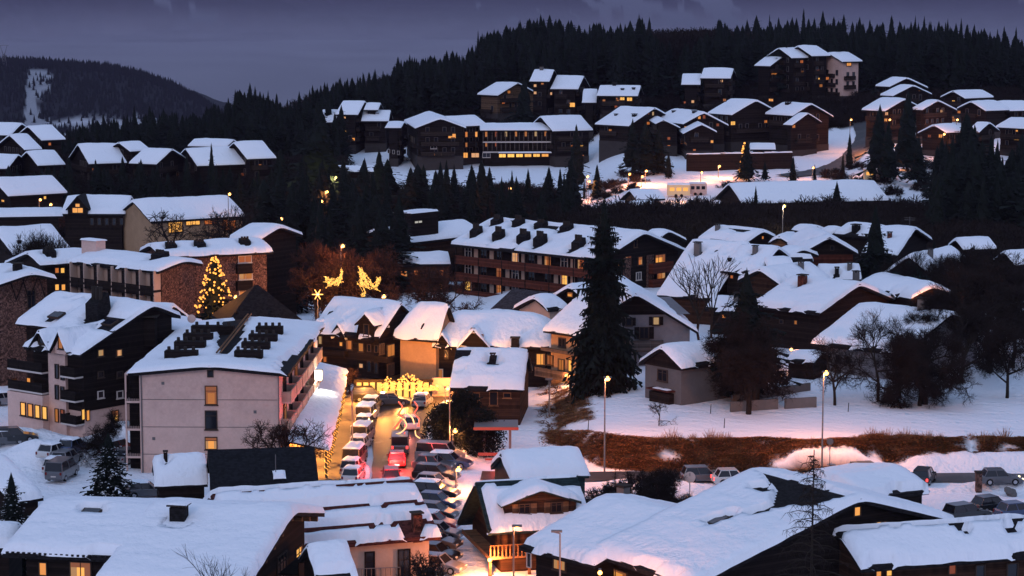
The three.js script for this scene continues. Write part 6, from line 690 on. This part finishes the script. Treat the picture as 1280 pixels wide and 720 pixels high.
// ---------------------------------------------------------------- the festive shop front, the arcade, the red canopy
{ const D = 274.5, o = at(525, 495, D), g = thing('festive_shop', 'shop front framed by masses of golden festive lights', 'shop', o), R = rngOf(8), L = (x, y, d = 0) => at(x, y, D + d).sub(o);
  for (let k = 0; k < 11; k++) { const a = L(446 + k * 8.4, 478), b = L(452 + k * 8.4, 499), w = new MB(); w.ob(a.clone().add(b).multiplyScalar(.5), V(1, 0, 0), V(0, 1, 0), V(0, 0, 1), Math.abs(b.x - a.x), Math.abs(a.y - b.y), .1); w.build('window', LIT[4][0], g); }
  const fr = new MB(); for (let k = 0; k < 12; k++) { const a = L(444.5 + k * 8.4, 489); fr.box(a.x, a.y, a.z, .18, 2.2, .22); } const t = L(492, 476); fr.box(t.x, t.y, t.z, 9.2, .35, .3); const t2 = L(492, 500); fr.box(t2.x, t2.y, t2.z, 9.2, .3, .3); fr.build('frame', M.dark, g);
  for (let k = 0; k < 280; k++) { const x = 476 + 72 * R(), hump = 11 * Math.exp(-Math.pow((x - 486) / 7, 2)) + 15 * Math.exp(-Math.pow((x - 511) / 14, 2)); const m = addMesh('bulb', bulbGeo, bulbMat, g); m.position.copy(L(x, 488 - R() * (7 + hump), -1 - R() * 1.5)); m.scale.setScalar(.3 + .45 * R()); }
  for (let k = 0; k < 5; k++) point(warm, 75, L(455 + k * 24, 483, -3.5), g); const wl = new MB(), q = L(575, 488, 1); wl.box(q.x, q.y, q.z, 6.5, 3, .3); wl.build('wall', M.cream, g); }
{ const p = at(398, 469, 256), g = thing('lit_sign', 'glaring white lit sign at the end of the arcade', 'sign', p), mb = new MB(); mb.box(0, 0, 0, .8, 1.1, .15); mb.build('sign_panel', emis([1, .93, .75], 3), g); const fr = new MB(); fr.box(0, 0, -.12, .95, 1.25, .1); fr.bar(V(0, -.6, -.1), V(0, ground(p.x, p.z) - p.y, -.1), .06, .06, 6); fr.build('sign_frame', M.metal, g); point(new THREE.Color(1, .95, .8), 25, V(.1, 0, .4), g); }
{ // arcade along the street side of the white apartment house
  const A = [408, 598], B = [431, 498]; const pa = hitGround(...A), pb = hitGround(...B), dir = pb.clone().sub(pa); const len = dir.length(); dir.normalize(); const g = thing('arcade', 'snow topped arcade with light wrapped posts along the parked cars', 'arcade', pa, 0), side = V(-dir.z, 0, dir.x).negate(); if (side.x > 0) side.negate();
  const P = (s, w, y) => dir.clone().multiplyScalar(s).addScaledVector(side, w).add(V(0, y, 0)); const rf = new MB(); rf.quad(P(-1, -.3, 3.1), P(len + 1, -.3, 3.1), P(len + 1, 3.6, 3.9), P(-1, 3.6, 3.9)); rf.quad(P(-1, 3.6, 3.7), P(len + 1, 3.6, 3.7), P(len + 1, -.3, 2.9), P(-1, -.3, 2.9)); rf.quad(P(-1, -.3, 2.9), P(len + 1, -.3, 2.9), P(len + 1, -.3, 3.1), P(-1, -.3, 3.1)); rf.build('roof', M.dark, g);
  const sg = snowSheet(0, len + 2, -.35, 3.6, (x, z) => 3.12 + (z + .35) * .2, .5, .45, 7); { const pos = sg.attributes.position; for (let i = 0; i < pos.count; i++) { const q = P(pos.getX(i) - 1, pos.getZ(i), pos.getY(i)); pos.setXYZ(i, q.x, q.y, q.z); } const ix = sg.index.array; for (let i = 0; i < ix.length; i += 3) { const t = ix[i]; ix[i] = ix[i + 1]; ix[i + 1] = t; } sg.computeVertexNormals(); } addMesh('roof_snow', sg, M.snow, g);
  const n = 13; for (let k = 0; k < n; k++) { const s = len * k / (n - 1); const po = new MB(); po.bar(P(s, 0, -.2), P(s, 0, 3.0), .12, .12, 6); const m = po.build('post', M.tan, g); const lt = new MB(); let prev = null; for (let q = 0; q <= 26; q++) { const a = q * 1.1, c = P(s, 0, .3 + q * .1).add(V(Math.cos(a) * .17, 0, Math.sin(a) * .17)); if (prev) lt.bar(prev, c, .035, .035, 4); prev = c; } lt.build('light_string', fairy, m); }
  const wl = new MB(); wl.quad(P(-1, 3.5, -.3), P(len + 1, 3.5, -.3), P(len + 1, 3.5, 3.6), P(-1, 3.5, 3.6)); wl.quad(P(len + 1, 3.51, -.3), P(-1, 3.51, -.3), P(-1, 3.51, 3.6), P(len + 1, 3.51, 3.6)); wl.build('shop_wall', M.ochre, g); for (let k = 0; k < 8; k++) { const c = P(2 + (len - 4) * k / 7, 3.44, 1.5), w = new MB(); w.ob(c, dir, V(0, 1, 0), side, 2.6, 2, .05); w.build('window', LIT[3][0], g); }
  const pv = new MB(); pv.quad(P(-1, -2.6, .07), P(len + 1, -2.6, .07), P(len + 1, 3.5, .07), P(-1, 3.5, .07)); pv.build('pavement', M.concrete, g); for (let k = 0; k < 7; k++) point(warm, 52, P(2 + (len - 4) * k / 6, .9, 2.5), g); }
{ const p = groundAt(620, 238), g = thing('canopy', 'canopy edged with glowing red light behind the evergreens', 'canopy', p), mb = new MB(); mb.box(0, 3.6, 0, 4.4, .35, 4); mb.box(-1.2, 1.7, -1, .25, 3.6, .25); mb.box(1.4, 1.7, -1, .25, 3.6, .25); mb.build('canopy_roof', M.metal, g); const rd = new MB(); rd.box(0, 3.6, 2.05, 4.5, .25, .08); rd.box(0, 1.0, 2.0, 3.6, .3, .08); rd.box(.4, .5, 2.1, 3.0, .2, .08); rd.build('red_light', redGlow, g); point(new THREE.Color(1, .1, .06), 4, V(0, 2, 2.6), g); }
{ // warm light under the eaves of the foreground chalets
  const porch = (px, py, D, I, label) => { const p = at(px, py, D), g = thing('porch_lamp', label, 'lamp', p); const mb = new MB(); mb.box(0, .25, 0, .2, .08, .2); mb.build('bracket', M.metal, g); addMesh('bulb', new THREE.SphereGeometry(.16, 10, 8), lampGlass, g); point(sodium, I, V(0, 0, 0), g); };
  porch(750, 716, 168, 30, 'porch lamp glowing under the eave of the largest foreground chalet'); porch(612, 700, 190, 80, 'lamp lighting the steps below the wooden balcony'); porch(37, 476, 254.5, 10, 'small lamp on the dark balcony of the timber apartment house'); porch(860, 421, 279, 14, 'wall lamp at the corner of the plastered chalet'); porch(989, 437, 272, 14, 'lamp beside the farmhouse shed door'); porch(1167, 381, 291, 30, 'orange lamp under the valley roofed chalet'); porch(708, 470, 276, 16, 'lamp inside the lower balcony of the plastered chalet'); porch(700, 498, 272, 20, 'lamp at the foot of the plastered chalet');
}

// ---------------------------------------------------------------- cars
const paints = { silver: [.24, .24, .26], white: [.5, .5, .5], black: [.012, .012, .014], blue: [.03, .05, .12], grey: [.09, .09, .10], red: [.25, .015, .015], gold: [.2, .17, .1] };
const paintMat = {}; for (const k in paints) paintMat[k] = new THREE.MeshPhysicalMaterial({ color: new THREE.Color(...paints[k]), roughness: .35, metalness: k === 'white' || k === 'red' ? 0 : .4, clearcoat: .8, clearcoatRoughness: .1 });
const headOn = emis([1, .8, .5], 3), tailOn = emis([1, .035, .03], 5), tailOff = std([.14, .01, .01], { roughness: .25 }), headOff = std([.5, .5, .5], { roughness: .15 });
function carParts(kind) { // x forward, wheels at y 0
  const v = kind === 'van', s = kind === 'estate' || kind === 'suv', up = kind === 'suv' ? .12 : v ? .1 : 0, Lh = v ? 2.35 : s ? 2.2 : 2.0, W = v ? .9 : .84, hb = (v ? .95 : .80) + up;
  const sh = new THREE.Shape(), wr = .36, g0 = .24 + up; sh.moveTo(-Lh, g0 + .1); sh.lineTo(-Lh, hb - .08); sh.lineTo(-Lh + .08, hb); sh.lineTo(v ? Lh * .62 : Lh * .42, hb + .03); sh.lineTo(Lh - .35, hb - .14); sh.lineTo(Lh, hb - .32); sh.lineTo(Lh, g0 + .08); sh.lineTo(Lh - .1, g0); const x1 = Lh * .62, x2 = -Lh * .6; sh.lineTo(x1 + wr, g0); sh.absarc(x1, .3, wr, Math.asin((g0 - .3) / wr), Math.PI - Math.asin((g0 - .3) / wr), false); sh.lineTo(x2 + wr, g0); sh.absarc(x2, .3, wr, Math.asin((g0 - .3) / wr), Math.PI - Math.asin((g0 - .3) / wr), false); sh.lineTo(-Lh + .1, g0);
  const body = new THREE.ExtrudeGeometry(sh, { depth: 2 * W - .16, bevelEnabled: true, bevelThickness: .08, bevelSize: .06, bevelSegments: 2, curveSegments: 8 }); body.translate(0, 0, -W + .08);
  const top = (v ? 1.85 : s ? 1.48 : 1.42) + up, bx0 = -Lh + (v ? .06 : s ? .1 : .25), bx1 = v ? Lh * .62 : Lh * .40, tx0 = -Lh + (v ? .14 : s ? .38 : .62), tx1 = v ? Lh * .38 : Lh * .08, wb = W - .02, wt = W - (v ? .1 : .18);
  const q = (x, y, z) => V(x, y, z), gl = new MB(), A = [q(bx0, hb, wb), q(bx1, hb, wb), q(tx1, top, wt), q(tx0, top, wt)], B = A.map(p => q(p.x, p.y, -p.z)); gl.quad(...A); gl.quad(B[1], B[0], B[3], B[2]); gl.quad(A[1], B[1], B[2], A[2]); gl.quad(B[0], A[0], A[3], B[3]);
  const rf = new MB(); rf.ob(q((tx0 + tx1) / 2, top + .02, 0), V(1, 0, 0), V(0, 1, 0), V(0, 0, 1), tx1 - tx0 + .1, .07, 2 * wt + .04); for (const z of [1, -1]) for (const [a, b] of [[A[0], A[3]], [A[1], A[2]], [A[0].clone().lerp(A[1], .52), A[3].clone().lerp(A[2], .5)]]) rf.bar(q(a.x, a.y, a.z * z), q(b.x, b.y, b.z * z), .05, .045, 4);
  const tyre = new THREE.CylinderGeometry(.31, .31, .22, 16); tyre.rotateX(Math.PI / 2); const rim = new THREE.CylinderGeometry(.19, .19, .235, 10); rim.rotateX(Math.PI / 2);
  const hl = new MB(), tl = new MB(), pl = new MB(), mr = new MB(); hl.box(Lh + .02, hb - .25, 0, .1, .16, .3); tl.box(-Lh - .04, hb - .14, 0, .08, .26, .18); pl.box(-Lh - .07, hb - .42, 0, .03, .12, .5); mr.box(bx1 - .15, hb + .1, 0, .14, .13, .2);
  return { body, glass: gl.geo(), roof: rf.geo(), tyre, rim, hl: hl.geo(), tl: tl.geo(), plate: pl.geo(), mirror: mr.geo(), W, x1, x2, Lh, hb, top, tx0, tx1, wt, bx1 };
}
const carKinds = {}; for (const k of ['hatch', 'estate', 'suv', 'van']) { const c = carKinds[k] = carParts(k); c.snowRoof = snowSheet(c.tx0 + .05, c.tx1, -c.wt + .05, c.wt - .05, () => c.top + .05, .2, .22, 3); c.snowHood = snowSheet(c.bx1 + .05, c.Lh - .15, -c.W + .1, c.W - .1, (x) => lerp(c.hb + .02, c.hb - .16, clamp((x - c.bx1) / (c.Lh - c.bx1))), .14, .22, 8); }
function car(pos, turn, kind, paint, label, o = {}) { const c = carKinds[kind], g = thing('parked_car', label, 'car', pos, turn, o.group); const pm = paintMat[paint]; const bd = addMesh('body', c.body, pm, g); addMesh('windows', c.glass, M.glass, g); addMesh('roof', c.roof, pm, g); for (const x of [c.x1, c.x2]) for (const z of [1, -1]) { const w = addMesh('wheel', c.tyre, M.tyre, g); w.position.set(x, .31, z * (c.W - .1)); addMesh('rim', c.rim, M.rim, w); }
  for (const z of [1, -1]) { const h = addMesh('headlight', c.hl, o.head ? headOn : headOff, g); h.position.z = z * (c.W - .22); const t = addMesh('taillight', c.tl, o.tail ? tailOn : tailOff, g); t.position.z = z * (c.W - .16); const m = addMesh('mirror', c.mirror, pm, g); m.position.z = z * (c.W + .07); } addMesh('number_plate', c.plate, M.paleFrame, g);
  if (o.snow > 0) addMesh('roof_snow', c.snowRoof, M.snow, g); if (o.snow > 1) addMesh('hood_snow', c.snowHood, M.snow, g); return g; }
const carAt = (px, py, deg, kind, paint, label, o) => { const p = hitGround(px, py); p.y += .1; return car(p, deg * Math.PI / 180, kind, paint, label, o); };
{ const lots = 'snow covered cars along the arcade', R = rngOf(4); const a = hitGround(428, 602), b = hitGround(453, 512); for (let k = 0; k < 11; k++) { const p = a.clone().lerp(b, k / 10); p.y = ground(p.x, p.z) + .1; p.x += .9 + (R() - .5) * .4; car(p, 1.45 + (R() - .5) * .08, ['hatch', 'estate', 'van'][k % 3], ['white', 'silver', 'grey', 'black'][k % 4], 'parked car under snow along the arcade posts', { snow: 2, group: lots }); }
  const c = hitGround(541, 588), d = hitGround(543, 716); for (let k = 0; k < 11; k++) { const t = k / 10, p = c.clone().lerp(d, Math.pow(t, .92)); p.x += (R() - .5) * .6 + .2; p.y = ground(p.x, p.z) + .1; car(p, -.30 + (R() - .5) * .12, ['hatch', 'estate', 'hatch', 'suv', 'hatch'][k % 5], ['grey', 'black', 'silver', 'black', 'blue', 'black', 'red', 'grey'][k % 8], 'car in the tight row beside the three banded roof', { snow: R() < .25 ? 1 : 0, group: 'cars in the row beside the banded roof' }); }
  carAt(550, 578, -14, 'van', 'silver', 'silver van at the head of the row of cars'); carAt(562, 585, -14, 'estate', 'blue', 'dark car with thin snow beside the silver van', { snow: 1 });
  carAt(489, 603, 94, 'estate', 'red', 'car waiting in the street with glaring red rear lights', { tail: 1 }); carAt(496, 582, 94, 'hatch', 'red', 'second braking car ahead of the red glare', { tail: 1 }); carAt(500, 566, 92, 'van', 'grey', 'van leading the braking cars', { tail: 1 });
  for (const [x, y] of [[489, 600], [495, 580]]) { const p = hitGround(x, y); point(new THREE.Color(1, .06, .05), 110, p.add(V(0, 1.1, 3.2)), scene).name = 'brake_glow'; }
  carAt(512, 536, 100, 'hatch', 'white', 'car turning at the street end with its rear lights on', { tail: 1 }); point(new THREE.Color(1, .2, .12), 6, hitGround(512, 540).add(V(0, .9, 2.6)), scene).name = 'brake_glow';
  carAt(463, 502, 8, 'suv', 'black', 'dark off-road car parked at the festive shop'); carAt(490, 507, 6, 'hatch', 'grey', 'grey car parked at the festive shop door', {}); carAt(528, 508, 80, 'hatch', 'silver', 'silver car nosing out beside the low wooden shop', { head: 0, snow: 1 });
  const up = 'cars of the upper lot'; carAt(78, 599, 80, 'van', 'grey', 'grey people carrier seen from behind in the upper lot', {}); carAt(84, 581, 76, 'estate', 'silver', 'pale estate car parked ahead of the people carrier'); carAt(70, 590, 84, 'hatch', 'white', 'small white car half buried between the pale cars', { snow: 2 }); carAt(92, 566, 70, 'hatch', 'blue', 'blue car nose to the snow bank', { snow: 1 }); carAt(68, 572, 66, 'hatch', 'white', 'car entirely hidden by snow beside the bank', { snow: 2 });
  carAt(148, 567, 60, 'estate', 'red', 'reddish car on the ramp beside the white apartment house', { snow: 1 }); carAt(163, 578, 60, 'hatch', 'silver', 'silver car beside the loggia bay'); carAt(184, 622, 10, 'hatch', 'grey', 'car with a dome of snow on its roof by the garage', { snow: 2 }); carAt(8, 556, 20, 'hatch', 'grey', 'grey car at the left edge of the upper lot', { snow: 1 }); carAt(20, 553, 15, 'estate', 'black', 'dark car beside the grey one at the edge of the lot'); carAt(8, 506, 30, 'hatch', 'silver', 'silver car before the lit shop windows', { snow: 2 });
  carAt(1240, 640, 25, 'hatch', 'black', 'dark hatchback in the lot below the road'); carAt(1208, 652, 30, 'suv', 'black', 'dark boxy car nearest the bluish snow roof'); carAt(1272, 648, 20, 'hatch', 'blue', 'bluish car cut off by the picture edge'); carAt(1155, 604, 70, 'estate', 'black', 'dark estate car driving off along the road', { tail: 1 }); carAt(1088, 598, 14, 'estate', 'gold', 'car behind the garage snow', { snow: 0 });
  carAt(880, 603, 8, 'estate', 'grey', 'grey car on the road below the grassy bank'); carAt(917, 606, 8, 'hatch', 'white', 'white car queueing on the road below the bank', { tail: 1 }); carAt(1250, 606, 4, 'hatch', 'grey', 'car with headlights beside the stone pillar', { head: 1 });
  [[503, 201, 8], [345 + 90, 221, 10], [450, 222, 5]].forEach(([x, y, d]) => carAt(x, y, d, 'hatch', 'white', 'pale car parked before the far hotel', { snow: 1, group: 'cars before the far hotel' }));
}
{ // stone pillar, boulder and bank walls
  const p = hitGround(1223, 615), g = thing('gate_pillar', 'short stone pillar with flat cap beside the road', 'pillar', p), mb = new MB(); mb.box(0, .9, 0, .55, 1.9, .55); mb.build('shaft', M.stone, g); const c = new MB(); c.box(0, 1.92, 0, .75, .16, .75); c.build('cap', M.trim, g);
  const b = hitGround(1262, 620), bg = new THREE.IcosahedronGeometry(.7, 2); { const q = bg.attributes.position; for (let i = 0; i < q.count; i++) { const s = .8 + .35 * noise(q.getX(i) * 2 + 5, q.getY(i) * 2 + q.getZ(i)); q.setXYZ(i, q.getX(i) * s, q.getY(i) * s, q.getZ(i) * s); } bg.computeVertexNormals(); } const bm = addMesh('boulder', bg, M.concrete); bm.position.copy(b).y += .3; tag(bm, 'grey boulder on the roadside snow', 'boulder');
  const rs = hitGround(1037, 583), sg = thing('road_sign', 'round road sign seen from behind on the bank', 'sign', rs), sp = new MB(); sp.bar(V(0, -.2, 0), V(0, 2.6, 0), .04, .04, 6); sp.build('post', M.pole, sg); const disc = new THREE.CylinderGeometry(.34, .34, .04, 20); disc.rotateX(Math.PI / 2); const dm = addMesh('disc', disc, M.metal, sg); dm.position.set(0, 2.5, .06);
  const dp = hitGround(862, 634), dg = thing('satellite_dish', 'pale satellite dish on a thin mast by the twisted tree', 'satellite dish', dp), ms = new MB(); ms.bar(V(0, -.2, 0), V(0, 3.2, 0), .04, .04, 6); ms.build('mast', M.pole, dg); const ds = new THREE.SphereGeometry(1, 18, 6, 0, 6.3, 0, .55); ds.scale(1, .6, 1); ds.rotateX(1.2); const dmat = M.white.clone(); dmat.side = THREE.DoubleSide; const dd = addMesh('dish', ds, dmat, dg); dd.position.set(0, 2.6, -.5);
}
function wallRun(label, pts, h, mat, snowT, name = 'garden_wall') { const P = pts.map(([x, y]) => hitGround(x, y)), g = thing(name, label, 'wall', P[0]); for (let k = 0; k + 1 < P.length; k++) { const a = P[k].clone().sub(P[0]), b = P[k + 1].clone().sub(P[0]), d = b.clone().sub(a), l = Math.hypot(d.x, d.z), u = V(d.x / l, 0, d.z / l), n = V(-u.z, 0, u.x), m = a.clone().add(b).multiplyScalar(.5); const mb = new MB(); mb.ob(m.clone().add(V(0, h / 2 - .3, 0)), u, V(0, 1, 0), n, l, h + .6, .3); mb.build('wall_panel', mat, g); if (snowT) { const sg = snowSheet(-l / 2, l / 2, -.2, .2, () => h, snowT, .4, k); sg.rotateY(Math.atan2(-u.z, u.x)); sg.translate(m.x, m.y, m.z); addMesh('snow_cap', sg, M.snow, g); } } return g; }
wallRun('low concrete garden wall round the meadow path', [[913, 515], [972, 511]], 1.1, M.concrete, 0); wallRun('garden wall right of the gate gap', [[981, 511], [1020, 509]], 1.1, M.concrete, 0); wallRun('garden wall climbing behind the dark pine', [[915, 505], [960, 497], [1012, 488]], .9, M.concrete, 0); wallRun('dark retaining wall with snow above the far lamps', [[858, 214], [900, 213], [955, 212], [990, 211]], 4, M.dark, .4, 'retaining_wall');
wallRun('retaining wall under the flat garage roof', [[415, 224], [482, 221]], 2.6, M.dark, 0, 'retaining_wall');
{ // fence stakes on the meadow, trailers on the far lot, a pylon on the hill
  [[888, 517], [735, 537], [1060, 515], [905, 535]].forEach(([x, y]) => { const p = hitGround(x, y), g = thing('fence_stake', 'thin wooden stake leaning in the meadow snow', 'stake', p, 0, 'stakes in the meadow'), mb = new MB(); mb.bar(V(0, -.3, 0), V(.06, 1.0, 0), .05, .04, 5); mb.build('stake', M.bark, g); });
  const trailer = (px, py, w, label, lit) => { const p = hitGround(px, py), g = thing('trailer', label, 'trailer', p), b = new MB(); b.box(0, 1.5, 0, w, 2.3, 2.2); b.build('body', lit ? std([.62, .5, .3]) : M.white, g); for (let k = 0; k < 3; k++) new MB().box(-w * .3 + k * w * .3, 1.7, 1.12, w * .2, .7, .06).build('window', lit ? LIT[3][0] : M.glass, g); for (const x of [-.6, .6]) new MB().bar(V(x, .35, 1.0), V(x, .35, 1.15), .34, .34, 12).build('wheel', M.tyre, g); addMesh('roof_snow', snowSheet(-w / 2, w / 2, -1.1, 1.1, () => 2.65, .3, .4, w), M.snow, g); };  // lit ones get a yellower body, lamplight put into the paint
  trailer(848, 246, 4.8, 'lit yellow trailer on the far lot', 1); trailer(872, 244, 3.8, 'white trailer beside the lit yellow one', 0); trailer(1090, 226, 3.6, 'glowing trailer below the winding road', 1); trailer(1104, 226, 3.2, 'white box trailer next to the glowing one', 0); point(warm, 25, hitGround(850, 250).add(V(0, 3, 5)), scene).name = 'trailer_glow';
  const pp = at(5, 76, 3150), pg = thing('power_pylon', 'lattice power pylon on the distant hill crest', 'pylon', pp), mb = new MB(); for (const s of [-1, 1]) for (const z of [-1, 1]) { mb.bar(V(s * 3, -8, z * 3), V(s * 1.2, 9, z * 1.2), .3, .25, 4); mb.bar(V(s * 1.2, 9, z * 1.2), V(s * 4.5, 20, 0), .25, .2, 4); } mb.bar(V(-7, 20, 0), V(7, 20, 0), .3, .3, 4); for (let k = 0; k < 4; k++) { mb.bar(V(-2.6 + k * .4, -6 + k * 4, 2), V(2.6 - k * .4, -2 + k * 4, 2), .18, .18, 4); mb.bar(V(2.6 - k * .4, -6 + k * 4, 2), V(-2.6 + k * .4, -2 + k * 4, 2), .18, .18, 4); } mb.build('lattice', M.metal, pg);
}
{ // glowing tubes standing for light trails of moving cars, on an added cable
  const D = 241, o = at(513, 494, D), g = thing('trail_tubes', 'red and cream glowing tubes standing for car light trails over the street', 'decoration', o), L = ([x, y]) => at(x, y, D).sub(o), redT = emis([1, .12, .07], 1.8), creamT = emis([1, .6, .25], 1.8);
  const tube = (pts, m) => addMesh('light_tube', new THREE.TubeGeometry(new THREE.CatmullRomCurve3(pts.map(L)), 30, .07, 6), m, g);
  tube([[498, 502], [503, 509], [499, 517], [503, 522], [497, 531], [493, 536]], redT); tube([[518, 502], [522, 509], [518, 517], [524, 524], [522, 533]], redT); tube([[496, 520], [505, 525], [508, 532], [502, 540], [494, 543]], creamT); tube([[508, 516], [515, 522], [518, 530]], creamT); tube([[506, 540], [505, 546], [509, 550]], redT); tube([[519, 538], [520, 544], [525, 548]], creamT);
  const cb = new MB(); cb.bar(L([440, 488]), L([513, 498]), .02, .02, 4); cb.bar(L([513, 498]), L([562, 490]), .02, .02, 4); for (const p of [[498, 502], [518, 502], [506, 540], [519, 538], [508, 516]]) cb.bar(L([p[0], 497]), L(p), .012, .012, 3); cb.build('cable', M.metal, g); for (const x of [440, 562]) { const t = L([x, 488]), q = at(x, 488, D), ps = new MB(); ps.bar(t, t.clone().setY(t.y - (q.y - ground(q.x, q.z)) - .2), .06, .08, 6); ps.build('post', M.pole, g); } point(new THREE.Color(1, .3, .12), 10, V(0, -2.6, .5), g); }
renderer.render(scene, camera);
